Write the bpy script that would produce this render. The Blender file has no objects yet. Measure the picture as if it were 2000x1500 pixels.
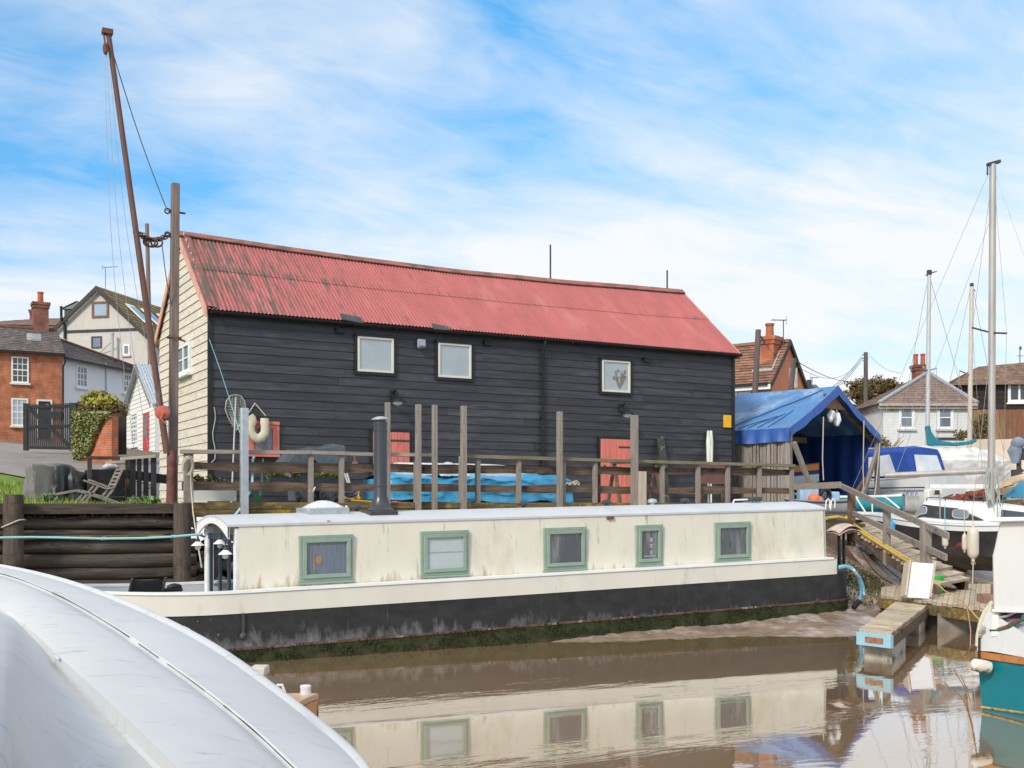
import bpy, bmesh, math, random
from math import sin, cos, pi, radians, sqrt, atan2
from mathutils import Vector, Matrix, noise
C = bpy.context.scene
COL = C.collection
R = random.Random(7)

# ------------------------------------------------------------------ camera, sky, sun
F, CX, HY, CZ = 2204.0, 1000.0, 985.0, 2.1          # focal length, centre column, horizon row, eye height
YAW = atan2(.4873, .8733); CA, SA = cos(YAW), sin(YAW)
cam_d = bpy.data.cameras.new('camera'); cam = bpy.data.objects.new('camera', cam_d); COL.objects.link(cam)
cam.location = (0, 0, CZ); cam.rotation_euler = (pi/2, 0, -YAW)
cam_d.sensor_width = 36; cam_d.lens = F/2000*36; cam_d.shift_y = (HY-750)/2000
cam_d.clip_start = .05; cam_d.clip_end = 3000
C.camera = cam
C.view_settings.view_transform = 'Standard'; C.view_settings.look = 'None'
C.view_settings.exposure = 0.62; C.view_settings.gamma = 1
SUN_EL = radians(34)
SUN_H = Vector((-.87, -.49, 0)).normalized()
sd = bpy.data.lights.new('sun', 'SUN'); sd.energy = 2.0; sd.angle = radians(11); sd.color = (1, .93, .82)
so = bpy.data.objects.new('sun', sd); COL.objects.link(so)
sv = Vector((SUN_H.x*cos(SUN_EL), SUN_H.y*cos(SUN_EL), sin(SUN_EL)))
so.rotation_euler = sv.to_track_quat('Z', 'Y').to_euler(); so.location = (0, 0, 40)
W = bpy.data.worlds.new('World'); C.world = W; W.use_nodes = True
def world():
    nt = W.node_tree; N = nt.nodes; N.clear(); L = nt.links.new
    out = N.new('ShaderNodeOutputWorld'); bg = N.new('ShaderNodeBackground')
    sky = N.new('ShaderNodeTexSky'); sky.sky_type = 'NISHITA'; sky.sun_disc = False
    sky.sun_elevation = SUN_EL; sky.sun_rotation = atan2(SUN_H.x, SUN_H.y)
    sky.air_density = 1.0; sky.dust_density = .6; sky.ozone_density = 2.0
    tc = N.new('ShaderNodeTexCoord'); sp = N.new('ShaderNodeSeparateXYZ'); L(tc.outputs['Generated'], sp.inputs[0])
    def math_(op, a, b=None):
        m = N.new('ShaderNodeMath'); m.operation = op
        for i, q in enumerate((a, b)):
            if q is None: continue
            if isinstance(q, (int, float)): m.inputs[i].default_value = q
            else: L(q, m.inputs[i])
        return m.outputs[0]
    z = math_('ADD', math_('MAXIMUM', sp.outputs[2], 0.0), .22)
    cb = N.new('ShaderNodeCombineXYZ'); L(math_('DIVIDE', sp.outputs[0], z), cb.inputs[0]); L(math_('DIVIDE', sp.outputs[1], z), cb.inputs[1])
    mp = N.new('ShaderNodeMapping'); mp.vector_type = 'POINT'; L(cb.outputs[0], mp.inputs[0])
    mp.inputs['Rotation'].default_value = (0, 0, 0); mp.inputs['Scale'].default_value = (.85, 1.5, 1); mp.inputs['Location'].default_value = (-14.93, -19.93, 3.71)
    n1 = N.new('ShaderNodeTexNoise'); n1.inputs['Scale'].default_value = 1.15; n1.inputs['Detail'].default_value = 9; n1.inputs['Roughness'].default_value = .52; n1.inputs['Distortion'].default_value = .35
    L(mp.outputs[0], n1.inputs['Vector'])
    n2 = N.new('ShaderNodeTexNoise'); n2.inputs['Scale'].default_value = 4.5; n2.inputs['Detail'].default_value = 8; n2.inputs['Roughness'].default_value = .65; n2.inputs['Distortion'].default_value = .8
    L(mp.outputs[0], n2.inputs['Vector'])
    s = math_('ADD', math_('MULTIPLY', n1.outputs[0], .81), math_('MULTIPLY', n2.outputs[0], .19))
    # more veil of thin cloud towards the horizon
    s = math_('ADD', s, math_('MULTIPLY', math_('SUBTRACT', .40, sp.outputs[2]), .22))
    s = math_('ADD', s, math_('MULTIPLY', math_('MAXIMUM', math_('SUBTRACT', .10, sp.outputs[2]), 0.0), 2.4))
    s = math_('ADD', s, math_('MULTIPLY', math_('MAXIMUM', math_('SUBTRACT', sp.outputs[2], .46), 0.0), .9))      # cloud added overhead, out of view, to whiten the fill light
    s = math_('ADD', s, .047)
    rp = N.new('ShaderNodeValToRGB'); L(s, rp.inputs[0]); e = rp.color_ramp.elements
    e[0].position = .41; e[0].color = (0, 0, 0, 1); e[1].position = .645; e[1].color = (.94, .94, .94, 1)
    tint = N.new('ShaderNodeMix'); tint.data_type = 'RGBA'; tint.blend_type = 'MULTIPLY'; tint.inputs[0].default_value = 1
    L(sky.outputs[0], tint.inputs[6]); tr = N.new('ShaderNodeValToRGB'); L(sp.outputs[2], tr.inputs[0]); e2 = tr.color_ramp.elements
    e2[0].position = .02; e2[0].color = (.50, .53, .58, 1); e2[1].position = .42; e2[1].color = (.35, .86, 1.0, 1)
    q2 = e2.new(.16); q2.color = (.40, .62, .74, 1)
    sc2 = N.new('ShaderNodeVectorMath'); sc2.operation = 'SCALE'; sc2.inputs['Scale'].default_value = 1.85; L(tr.outputs[0], sc2.inputs[0]); L(sc2.outputs[0], tint.inputs[7])
    mx = N.new('ShaderNodeMix'); mx.data_type = 'RGBA'; L(rp.outputs[0], mx.inputs[0]); L(tint.outputs[2], mx.inputs[6])
    mx.inputs[7].default_value = (7.5, 7.55, 7.6, 1)
    L(mx.outputs[2], bg.inputs[0]); bg.inputs[1].default_value = .085; L(bg.outputs[0], out.inputs[0])
world()

# ------------------------------------------------------------------ from a pixel of the 2000 x 1500 photograph to the place
def ray(px, py):
    a = (px-CX)/F; return Vector((a*CA+SA, -a*SA+CA, (HY-py)/F))
def P(px, py, d): r = ray(px, py); return Vector((r.x*d, r.y*d, CZ+r.z*d))
def onY(px, py, Y): r = ray(px, py); return P(px, py, Y/r.y)
def onX(px, py, X): r = ray(px, py); return P(px, py, X/r.x)
def onZ(px, py, z): r = ray(px, py); return P(px, py, (z-CZ)/r.z)
def rectY(x0, y0, x1, y1, Y):
    ym, xm = (y0+y1)/2, (x0+x1)/2
    return onY(x0, ym, Y).x, onY(x1, ym, Y).x, onY(xm, y1, Y).z, onY(xm, y0, Y).z
def cdir(x, y): return Vector((x*CA+y*SA, -x*SA+y*CA, 0)).normalized()   # right / away -> world
def sstep(t): t = max(0, min(1, t)); return t*t*(3-2*t)
def lerp(a, b, t): return a+(b-a)*t
def ground_z(x, y):
    y0 = 20+10*sstep((x-3.0)/2.0)
    zl = 2.04 if y < y0 else (2.04+1.875*(y-y0)/(45-y0) if y < 45 else 2.04+.075*(y-20))
    if y > 90: zl = 2.04+.075*70+.03*(y-90)
    zr = 2.0+.045*max(0, y-34)
    if y > 110: zr = 2.0+.045*76
    t = sstep((x-15)/9)
    z = lerp(zl, zr, t)
    if x > 17.6:                                    # the shore beyond the end of the quay
        yb = 25.0+.12*(x-18)
        drop = sstep((yb-y)/7.5)
        z = lerp(z, .25, drop*sstep((x-17.6)/1.2))
    return z
def onG(px, py):
    r = ray(px, py); d = 12.0
    while d < 160:
        if CZ+r.z*d < ground_z(r.x*d, r.y*d): break
        d += .1
    return Vector((r.x*d, r.y*d, ground_z(r.x*d, r.y*d)))

# ------------------------------------------------------------------ mesh builder
class MB:
    def __init__(s): s.v = []; s.f = []; s.s = []
    def add(s, vs, fs, smooth=False):
        o = len(s.v); s.v += [Vector(q) for q in vs]
        s.f += [tuple(i+o for i in f) for f in fs]; s.s += [smooth]*len(fs); return s
    def obox(s, o, a, b, c):
        o, a, b, c = map(Vector, (o, a, b, c))
        if a.cross(b).dot(c) < 0: a, b = b, a
        return s.add([o, o+a, o+a+b, o+b, o+c, o+a+c, o+a+b+c, o+b+c],
                     [(0, 3, 2, 1), (4, 5, 6, 7), (0, 1, 5, 4), (1, 2, 6, 5), (2, 3, 7, 6), (3, 0, 4, 7)])
    def box(s, x0, x1, y0, y1, z0, z1): return s.obox((x0, y0, z0), (x1-x0, 0, 0), (0, y1-y0, 0), (0, 0, z1-z0))
    def beam(s, a, b, w, h, up=(0, 0, 1)):
        a, b = Vector(a), Vector(b); d = (b-a); u = Vector(up)
        x = d.cross(u)
        if x.length < 1e-5: x = d.cross(Vector((1, 0, 0)))
        x = x.normalized()*w; y = x.cross(d).normalized()*h
        return s.obox(a-x/2-y/2, x, y, d)
    def tube(s, pts, r, n=8, caps=True):
        pts = [Vector(q) for q in pts]; m = len(pts)
        rs = r if isinstance(r, (list, tuple)) else [r]*m
        vs = []; fs = []; px = None
        for i, q in enumerate(pts):
            t = (pts[min(i+1, m-1)]-pts[max(i-1, 0)])
            t = t.normalized() if t.length > 1e-9 else Vector((0, 0, 1))
            if px is None:
                px = t.cross(Vector((0, 0, 1)));
                if px.length < .1: px = t.cross(Vector((1, 0, 0)))
            px = (px-t*px.dot(t)).normalized(); py = t.cross(px)
            for k in range(n):
                a = 2*pi*k/n; vs.append(q+(px*cos(a)+py*sin(a))*rs[i])
        for i in range(m-1):
            for k in range(n):
                k2 = (k+1) % n; fs.append((i*n+k, i*n+k2, (i+1)*n+k2, (i+1)*n+k))
        s.add(vs, fs, True)
        if caps:
            o = len(s.v)-m*n
            s.f.append(tuple(o+k for k in range(n))[::-1]); s.f.append(tuple(o+(m-1)*n+k for k in range(n))); s.s += [False, False]
        return s
    def lathe(s, prof, c, axis=(0, 0, 1), n=16, cap=True):
        ax = Vector(axis).normalized(); x = ax.cross(Vector((0, 0, 1)))
        if x.length < .1: x = Vector((1, 0, 0))
        x.normalize(); y = ax.cross(x); c = Vector(c); vs = []; fs = []
        for r, z in prof:
            for k in range(n):
                a = 2*pi*k/n; vs.append(c+ax*z+(x*cos(a)+y*sin(a))*r)
        m = len(prof)
        for i in range(m-1):
            for k in range(n):
                k2 = (k+1) % n; fs.append((i*n+k, i*n+k2, (i+1)*n+k2, (i+1)*n+k))
        s.add(vs, fs, True)
        if cap:
            o = len(s.v)-m*n
            s.f.append(tuple(o+k for k in range(n))[::-1]); s.f.append(tuple(o+(m-1)*n+k for k in range(n))); s.s += [False, False]
        return s
    def prism(s, poly, vec):
        poly = [Vector(q) for q in poly]; vec = Vector(vec); n = len(poly)
        nr = Vector((0, 0, 0))
        for i in range(n): nr += poly[i].cross(poly[(i+1) % n])
        if nr.dot(vec) > 0: poly = poly[::-1]
        vs = poly+[q+vec for q in poly]
        fs = [tuple(range(n)), tuple(range(2*n-1, n-1, -1))]+[(i, i+n, (i+1) % n+n, (i+1) % n) for i in range(n)]
        return s.add(vs, fs)
    def grid(s, fn, nu, nv, smooth=True, flip=False):
        vs = [fn(i/nu, j/nv) for i in range(nu+1) for j in range(nv+1)]
        fs = []
        for i in range(nu):
            for j in range(nv):
                a = i*(nv+1)+j; q = (a, a+nv+1, a+nv+2, a+1); fs.append(q[::-1] if flip else q)
        return s.add(vs, fs, smooth)
    def loft(s, secs, smooth=True, closed=False):
        n = len(secs[0]); vs = [q for c in secs for q in c]; fs = []
        for i in range(len(secs)-1):
            for j in range(n if closed else n-1):
                j2 = (j+1) % n; fs.append((i*n+j, i*n+j2, (i+1)*n+j2, (i+1)*n+j))
        return s.add(vs, fs, smooth)
    def sphere(s, c, r, n=14, m=9):
        r = (r, r, r) if isinstance(r, (int, float)) else r; c = Vector(c); vs = []; fs = []
        for i in range(m+1):
            th = pi*i/m
            for k in range(n):
                a = 2*pi*k/n; vs.append(c+Vector((r[0]*sin(th)*cos(a), r[1]*sin(th)*sin(a), r[2]*cos(th))))
        for i in range(m):
            for k in range(n):
                k2 = (k+1) % n; fs.append((i*n+k, (i+1)*n+k, (i+1)*n+k2, i*n+k2))
        return s.add(vs, fs, True)
    def torus(s, c, R_, r, axis=(0, 0, 1), n=20, m=8, sx=1.0):
        ax = Vector(axis).normalized(); x = ax.cross(Vector((0, 0, 1)))
        if x.length < .1: x = Vector((1, 0, 0))
        x.normalize(); y = ax.cross(x); c = Vector(c)
        return s.tube([c+x*cos(2*pi*k/n)*R_*sx+y*sin(2*pi*k/n)*R_ for k in range(n+1)], r, m, caps=False)
    def xf(s, fn): s.v = [Vector(fn(q)) for q in s.v]; return s

ROOT = {}
def build(name, mb, mat, parent=None, bevel=0, mtx=None):
    used = sorted({i for f in mb.f for i in f})
    if len(used) < len(mb.v):
        ix = {i: k for k, i in enumerate(used)}; mb.v = [mb.v[i] for i in used]; mb.f = [tuple(ix[i] for i in f) for f in mb.f]
    vs = [mtx @ q for q in mb.v] if mtx else mb.v
    me = bpy.data.meshes.new(name)
    if parent is None:
        lo = Vector([min(q[i] for q in vs) for i in range(3)]); hi = Vector([max(q[i] for q in vs) for i in range(3)])
        off = Vector(((lo.x+hi.x)/2, (lo.y+hi.y)/2, lo.z))
    else:
        off = ROOT[parent]
    me.from_pydata([tuple(q-off) for q in vs], [], mb.f)
    me.polygons.foreach_set('use_smooth', mb.s)
    me.set_sharp_from_angle(angle=radians(38)); me.update()
    o = bpy.data.objects.new(name, me); COL.objects.link(o)
    if mat: me.materials.append(mat)
    if parent is None: o.location = off; ROOT[o] = off
    else: o.parent = parent; ROOT[o] = off
    if bevel:
        b = o.modifiers.new('bevel', 'BEVEL'); b.width = bevel; b.segments = 2; b.limit_method = 'ANGLE'; b.angle_limit = radians(50)
    return o
def T(name, label, cat, loc, group=None, rz=0):
    o = bpy.data.objects.new(name, None); COL.objects.link(o); o.location = loc; o.empty_display_size = .2
    o['label'] = label; o['category'] = cat
    if group: o['group'] = group
    ROOT[o] = Vector(loc); return o
def one(name, mb, mat, label, cat, group=None, bevel=0, mtx=None, kind=None):
    o = build(name, mb, mat, None, bevel, mtx)
    if label: o['label'] = label
    if cat: o['category'] = cat
    if group: o['group'] = group
    if kind: o['kind'] = kind
    return o
def struct(name, mb, mat):
    o = build(name, mb, mat); o['kind'] = 'structure'; return o
def kids(o): return [c for c in COL.objects if c.parent == o]
def dup(root, loc, label=None, scale=None):
    c = root.copy(); COL.objects.link(c); c.location = loc
    if label: c['label'] = label
    for ch in kids(root):
        d = ch.copy(); COL.objects.link(d); d.parent = c
        for g in kids(ch):
            e = g.copy(); COL.objects.link(e); e.parent = d
    return c

# ------------------------------------------------------------------ materials
MATS = {}
def mat(name, col, rough=.7, var=.22, sc=5., st=(1, 1, 1), bump=0., spec=.35, metal=0., island=0., stain=None, bsc=None, trans=0.):
    if name in MATS: return MATS[name]
    m = bpy.data.materials.new(name); m.use_nodes = True; nt = m.node_tree; N = nt.nodes; L = nt.links.new
    b = N['Principled BSDF']; b.inputs['Roughness'].default_value = rough; b.inputs['Metallic'].default_value = metal
    b.inputs['Specular IOR Level'].default_value = spec
    tc = N.new('ShaderNodeTexCoord'); oi = N.new('ShaderNodeObjectInfo')
    ad = N.new('ShaderNodeVectorMath'); ad.operation = 'ADD'; sc_ = N.new('ShaderNodeVectorMath'); sc_.operation = 'SCALE'
    cb = N.new('ShaderNodeCombineXYZ'); L(oi.outputs['Random'], cb.inputs[0]); L(oi.outputs['Random'], cb.inputs[1]); L(oi.outputs['Random'], cb.inputs[2])
    L(cb.outputs[0], sc_.inputs[0]); sc_.inputs['Scale'].default_value = 37.
    L(tc.outputs['Object'], ad.inputs[0]); L(sc_.outputs[0], ad.inputs[1])
    vec = ad.outputs[0]
    if island:
        ge = N.new('ShaderNodeNewGeometry')
        cb2 = N.new('ShaderNodeCombineXYZ'); L(ge.outputs['Random Per Island'], cb2.inputs[0]); L(ge.outputs['Random Per Island'], cb2.inputs[1]); L(ge.outputs['Random Per Island'], cb2.inputs[2])
        s3 = N.new('ShaderNodeVectorMath'); s3.operation = 'SCALE'; s3.inputs['Scale'].default_value = 53.; L(cb2.outputs[0], s3.inputs[0])
        a3 = N.new('ShaderNodeVectorMath'); a3.operation = 'ADD'; L(vec, a3.inputs[0]); L(s3.outputs[0], a3.inputs[1]); vec = a3.outputs[0]
    mp = N.new('ShaderNodeMapping'); mp.inputs['Scale'].default_value = st; L(vec, mp.inputs[0])
    n = N.new('ShaderNodeTexNoise'); n.inputs['Scale'].default_value = sc; n.inputs['Detail'].default_value = 7; n.inputs['Roughness'].default_value = .62
    L(mp.outputs[0], n.inputs['Vector'])
    rp = N.new('ShaderNodeValToRGB'); L(n.outputs[0], rp.inputs[0]); e = rp.color_ramp.elements
    e[0].position = .30; e[1].position = .70
    e[0].color = tuple(min(1, c*(1-var)) for c in col)+(1,); e[1].color = tuple(min(1, c*(1+var)) for c in col)+(1,)
    out = rp.outputs[0]
    def mixc(fac, a, bcol, mode='MIX'):
        x = N.new('ShaderNodeMix'); x.data_type = 'RGBA'; x.blend_type = mode
        if isinstance(fac, float): x.inputs[0].default_value = fac
        else: L(fac, x.inputs[0])
        L(a, x.inputs[6])
        if isinstance(bcol, tuple): x.inputs[7].default_value = bcol+(1,)
        else: L(bcol, x.inputs[7])
        return x.outputs[2]
    for s_ in (stain or []):
        scol, lo, hi, ssc, sst = s_[:5]
        mp2 = N.new('ShaderNodeMapping'); mp2.inputs['Scale'].default_value = sst; L(vec, mp2.inputs[0])
        n2 = N.new('ShaderNodeTexNoise'); n2.inputs['Scale'].default_value = ssc; n2.inputs['Detail'].default_value = 8; n2.inputs['Roughness'].default_value = .68; L(mp2.outputs[0], n2.inputs['Vector'])
        f = n2.outputs[0]
        if len(s_) > 5:   # where on the thing the stain sits: function of object coordinates (node builder)
            f = s_[5](N, L, tc.outputs['Object'], f)
        r2 = N.new('ShaderNodeMapRange'); L(f, r2.inputs[0]); r2.inputs[1].default_value = lo; r2.inputs[2].default_value = hi
        out = mixc(r2.outputs[0], out, scol)
    if island:
        r4 = N.new('ShaderNodeMapRange'); L(ge.outputs['Random Per Island'], r4.inputs[0]); r4.inputs[3].default_value = 1-island; r4.inputs[4].default_value = 1+island
        v4 = N.new('ShaderNodeVectorMath'); v4.operation = 'SCALE'; L(out, v4.inputs[0]); L(r4.outputs[0], v4.inputs['Scale']); out = v4.outputs[0]
    L(out, b.inputs['Base Color'])
    if bump:
        bp = N.new('ShaderNodeBump'); bp.inputs['Distance'].default_value = bump; bp.inputs['Strength'].default_value = .8
        if bsc:
            nb = N.new('ShaderNodeTexNoise'); nb.inputs['Scale'].default_value = bsc; nb.inputs['Detail'].default_value = 5; L(mp.outputs[0], nb.inputs['Vector']); L(nb.outputs[0], bp.inputs['Height'])
        else: L(n.outputs[0], bp.inputs['Height'])
        L(bp.outputs[0], b.inputs['Normal'])
    if trans: b.inputs['Transmission Weight'].default_value = trans
    MATS[name] = m; return m
def axis_add(axis, k, c0):   # stain threshold drifts along an axis of the thing
    def f(N, L, obj, fac):
        sp = N.new('ShaderNodeSeparateXYZ'); L(obj, sp.inputs[0])
        a = N.new('ShaderNodeMath'); a.operation = 'MULTIPLY_ADD'; L(sp.outputs[axis], a.inputs[0]); a.inputs[1].default_value = k; a.inputs[2].default_value = c0
        b = N.new('ShaderNodeMath'); b.operation = 'ADD'; L(a.outputs[0], b.inputs[0]); L(fac, b.inputs[1]); return b.outputs[0]
    return f
def brickmat(name, c1, c2, mortar, scale=1.0, amp=.35, rough=.85):
    if name in MATS: return MATS[name]
    m = bpy.data.materials.new(name); m.use_nodes = True; nt = m.node_tree; N = nt.nodes; L = nt.links.new
    b = N['Principled BSDF']; b.inputs['Roughness'].default_value = rough; b.inputs['Specular IOR Level'].default_value = .2
    tc = N.new('ShaderNodeTexCoord'); sp = N.new('ShaderNodeSeparateXYZ'); L(tc.outputs['Object'], sp.inputs[0])
    ad = N.new('ShaderNodeMath'); L(sp.outputs[0], ad.inputs[0]); L(sp.outputs[1], ad.inputs[1])
    cb = N.new('ShaderNodeCombineXYZ'); L(ad.outputs[0], cb.inputs[0]); L(sp.outputs[2], cb.inputs[1])
    br = N.new('ShaderNodeTexBrick'); L(cb.outputs[0], br.inputs[0]); br.inputs['Scale'].default_value = scale
    br.inputs['Brick Width'].default_value = .23; br.inputs['Row Height'].default_value = .08; br.inputs['Mortar Size'].default_value = .009
    br.inputs['Color1'].default_value = c1+(1,); br.inputs['Color2'].default_value = c2+(1,); br.inputs['Mortar'].default_value = mortar+(1,)
    no = N.new('ShaderNodeTexNoise'); no.inputs['Scale'].default_value = 2.2; no.inputs['Detail'].default_value = 7; L(tc.outputs['Object'], no.inputs['Vector'])
    mr = N.new('ShaderNodeMapRange'); L(no.outputs[0], mr.inputs[0]); mr.inputs[1].default_value = .3; mr.inputs[2].default_value = .7; mr.inputs[3].default_value = 1-amp; mr.inputs[4].default_value = 1+amp*.8
    v = N.new('ShaderNodeVectorMath'); v.operation = 'SCALE'; L(br.outputs[0], v.inputs[0]); L(mr.outputs[0], v.inputs['Scale']); L(v.outputs[0], b.inputs['Base Color'])
    bp = N.new('ShaderNodeBump'); bp.inputs['Distance'].default_value = .01; bp.invert = True; L(br.outputs['Fac'], bp.inputs['Height']); L(bp.outputs[0], b.inputs['Normal'])
    MATS[name] = m; return m
def leafmat(name, cols, rough=.6):
    if name in MATS: return MATS[name]
    m = bpy.data.materials.new(name); m.use_nodes = True; nt = m.node_tree; N = nt.nodes; L = nt.links.new
    b = N['Principled BSDF']; b.inputs['Roughness'].default_value = rough; b.inputs['Specular IOR Level'].default_value = .2
    ge = N.new('ShaderNodeNewGeometry'); rp = N.new('ShaderNodeValToRGB'); L(ge.outputs['Random Per Island'], rp.inputs[0])
    e = rp.color_ramp.elements
    e[0].color = cols[0]+(1,); e[1].color = cols[-1]+(1,)
    for i, c in enumerate(cols[1:-1]):
        q = e.new((i+1)/(len(cols)-1)); q.color = c+(1,)
    L(rp.outputs[0], b.inputs['Base Color'])
    MATS[name] = m; return m

WX, WY, WZ = (.35, 5, 5), (5, .35, 5), (5, 5, .35)
GREY_WOOD = (.27, .235, .205)
def wood(axis, tone='grey'):
    st = {'x': WX, 'y': WY, 'z': WZ}[axis]
    t = {'grey': (GREY_WOOD, .3), 'dark': ((.085, .068, .055), .45), 'brown': ((.16, .11, .08), .45), 'pale': ((.50, .42, .33), .2), 'black': ((.022, .022, .024), .5),
         'deck': ((.33, .275, .21), .35), 'lichen': ((.15, .115, .055), .5), 'mossy': ((.20, .17, .12), .35), 'pontoon': ((.46, .38, .28), .3)}[tone]
    stn = {'brown': [((.03, .022, .018), .52, .68, 1.6, (.6, 2, 2)), ((.42, .36, .30), .60, .72, 2.3, (.5, 3, 3))], 'dark': [((.03, .026, .022), .5, .66, 1.2, (1, 2, 2)), ((.14, .14, .05), .62, .76, 2.0, (.6, 3, 3))],
           'lichen': [((.42, .27, .04), .52, .66, 3.2, (1, 1.5, 1.5)), ((.05, .04, .03), .55, .7, 1.5, (.7, 3, 3))],
           'mossy': [((.13, .14, .04), .5, .66, 2.4, (.8, 2, 2)), ((.30, .26, .20), .62, .74, 3, (.6, 2, 2))], 'pontoon': [((.24, .19, .13), .54, .7, 2.0, (1, 1, 1)), ((.22, .22, .10), .68, .8, 2.0, (1, 1, 1))], 'deck': [((.14, .11, .08), .56, .72, 2.0, (1, 1, 1))], 'grey': [((.11, .095, .08), .58, .75, 2.2, (1, 1, 1))]}.get(tone)
    return mat('wood_%s_%s' % (tone, axis), t[0], .85, t[1], 6, st, .006, .15, island=.16, stain=stn)
M_black_board = mat('black_stained_boards', (.036, .036, .043), .55, .45, 7, (.25, 4, 4), .004, .5, island=.22, stain=[((.085, .085, .095), .52, .75, 1.8, (.4, 3, 3))])
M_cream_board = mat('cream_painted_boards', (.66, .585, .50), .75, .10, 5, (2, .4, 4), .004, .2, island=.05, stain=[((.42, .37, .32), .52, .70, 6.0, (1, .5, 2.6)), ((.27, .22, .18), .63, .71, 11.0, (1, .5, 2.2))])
M_white_board = mat('white_painted_boards', (.76, .75, .70), .7, .08, 5, (2, .4, 4), .003, .2, island=.05)
M_white = mat('white_paint', (.78, .78, .76), .5, .06, 4, stain=[((.55, .54, .50), .58, .78, 5, (1, 1, 1))])
M_black = mat('black_paint', (.018, .018, .02), .45, .3, 6)
M_dark = mat('dark_grey_plastic', (.055, .06, .07), .5, .2, 5)
M_red = mat('faded_red_paint', (.66, .195, .15), .6, .14, 7, WZ, .002, island=.07, stain=[((.42, .08, .06), .56, .72, 3, (3, 3, .7))])
M_glass = mat('dark_glass', (.045, .055, .065), .06, .3, 2, spec=.8)
M_pane_pale = mat('pale_sky_glass', (.29, .35, .385), .07, .14, 1.2, (1, 1, 1.6), spec=.9)  # pale base colour stands in for sky reflected in the panes
M_pane_pale.node_tree.nodes['Principled BSDF'].inputs['Coat Weight'].default_value = 1; M_pane_pale.node_tree.nodes['Principled BSDF'].inputs['Coat IOR'].default_value = 1.9
M_pane_grey = mat('grey_blue_glass', (.17, .20, .25), .07, .2, 1.5, spec=.8)
M_galv = mat('galvanised_steel', (.46, .50, .52), .42, .15, 9, metal=.55, spec=.5)
M_rust = mat('rusty_iron', (.14, .065, .04), .8, .45, 14, bump=.003)
M_iron = mat('dark_iron', (.06, .055, .055), .6, .3, 10)
M_rope = mat('pale_rope', (.50, .45, .36), .9, .2, 30)
M_ropeb = mat('blue_rope', (.18, .48, .55), .8, .2, 30)
M_wire = mat('grey_wire', (.10, .10, .11), .6, .1, 5)
M_stay = mat('bright_stay_wire', (.30, .30, .31), .5, .1, 5, metal=.3)
M_alu = mat('weathered_mast_alloy', (.42, .39, .36), .45, .15, 4, (1, 1, .2), spec=.5, metal=.25)
# ------------------------------------------------------------------ the setting: water, mud, ground, road
YQ = 19.7                                           # face of the timber quay
def shore(x):
    pts = [(-60, 17.6), (-3, 17.5), (6, 16.2), (8.0, 15.2), (9.2, 14.55), (11.5, 13.95), (13.7, 13.15), (14.6, 13.25), (16, 13.6), (18, 14.2), (20, 15.2), (24, 17.0), (30, 20), (60, 30)]
    for (a, b), (c, d) in zip(pts, pts[1:]):
        if x <= c: return lerp(b, d, (x-a)/(c-a))
    return 30.
def mud_z(x, y):
    s = y-shore(x)
    q = noise.fractal(Vector((x*.9, y*.9, 1.3)), 1.0, 2.0, 5)*.05+noise.fractal(Vector((x*4, y*4, 7)), 1.0, 2.0, 4)*.035
    z = s*.10 if s < 0 else s*.105
    if x > 14: z += sstep((s-.7)/4.2)*.85*sstep((x-14)/2.5)
    if s > -.3: z += q*sstep((s+.3)/.8)
    return max(-.6, z)
mb = MB(); mb.add([(-120, -60, 0), (90, -60, 0), (90, 40, 0), (-120, 40, 0)], [(0, 1, 2, 3)])
def water_mat():
    m = bpy.data.materials.new('muddy_water'); m.use_nodes = True; nt = m.node_tree; N = nt.nodes; L = nt.links.new
    b = N['Principled BSDF']; b.inputs['Base Color'].default_value = (.165, .108, .062, 1); b.inputs['Roughness'].default_value = .022
    b.inputs['IOR'].default_value = 1.5; b.inputs['Coat Weight'].default_value = 1; b.inputs['Coat IOR'].default_value = 1.5; b.inputs['Coat Roughness'].default_value = .02
    tc = N.new('ShaderNodeTexCoord'); mp = N.new('ShaderNodeMapping'); mp.inputs['Rotation'].default_value = (0, 0, YAW+.12); mp.inputs['Scale'].default_value = (.55, 1.9, 1); L(tc.outputs['Object'], mp.inputs[0])
    n = N.new('ShaderNodeTexNoise'); n.inputs['Scale'].default_value = 1.1; n.inputs['Detail'].default_value = 5; n.inputs['Roughness'].default_value = .55; n.inputs['Distortion'].default_value = .4; L(mp.outputs[0], n.inputs['Vector'])
    # calm by the hulls, ruffled in patches
    n2 = N.new('ShaderNodeTexNoise'); n2.inputs['Scale'].default_value = .45; n2.inputs['Detail'].default_value = 3; L(mp.outputs[0], n2.inputs['Vector'])
    r = N.new('ShaderNodeMapRange'); L(n2.outputs[0], r.inputs[0]); r.inputs[1].default_value = .45; r.inputs[2].default_value = .68; r.inputs[3].default_value = .10; r.inputs[4].default_value = 1
    bp = N.new('ShaderNodeBump'); bp.inputs['Distance'].default_value = .010; L(r.outputs[0], bp.inputs['Strength']); L(n.outputs[0], bp.inputs['Height']); L(bp.outputs[0], b.inputs['Normal']); L(bp.outputs[0], b.inputs['Coat Normal'])
    n3 = N.new('ShaderNodeTexNoise'); n3.inputs['Scale'].default_value = .5; n3.inputs['Detail'].default_value = 6; L(mp.outputs[0], n3.inputs['Vector'])
    rc = N.new('ShaderNodeValToRGB'); L(n3.outputs[0], rc.inputs[0]); rc.color_ramp.elements[0].position = .35; rc.color_ramp.elements[1].position = .7
    rc.color_ramp.elements[0].color = (.265, .172, .092, 1); rc.color_ramp.elements[1].color = (.31, .21, .122, 1); L(rc.outputs[0], b.inputs['Base Color'])
    return m
struct('water', mb, water_mat())
mb = MB()
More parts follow.
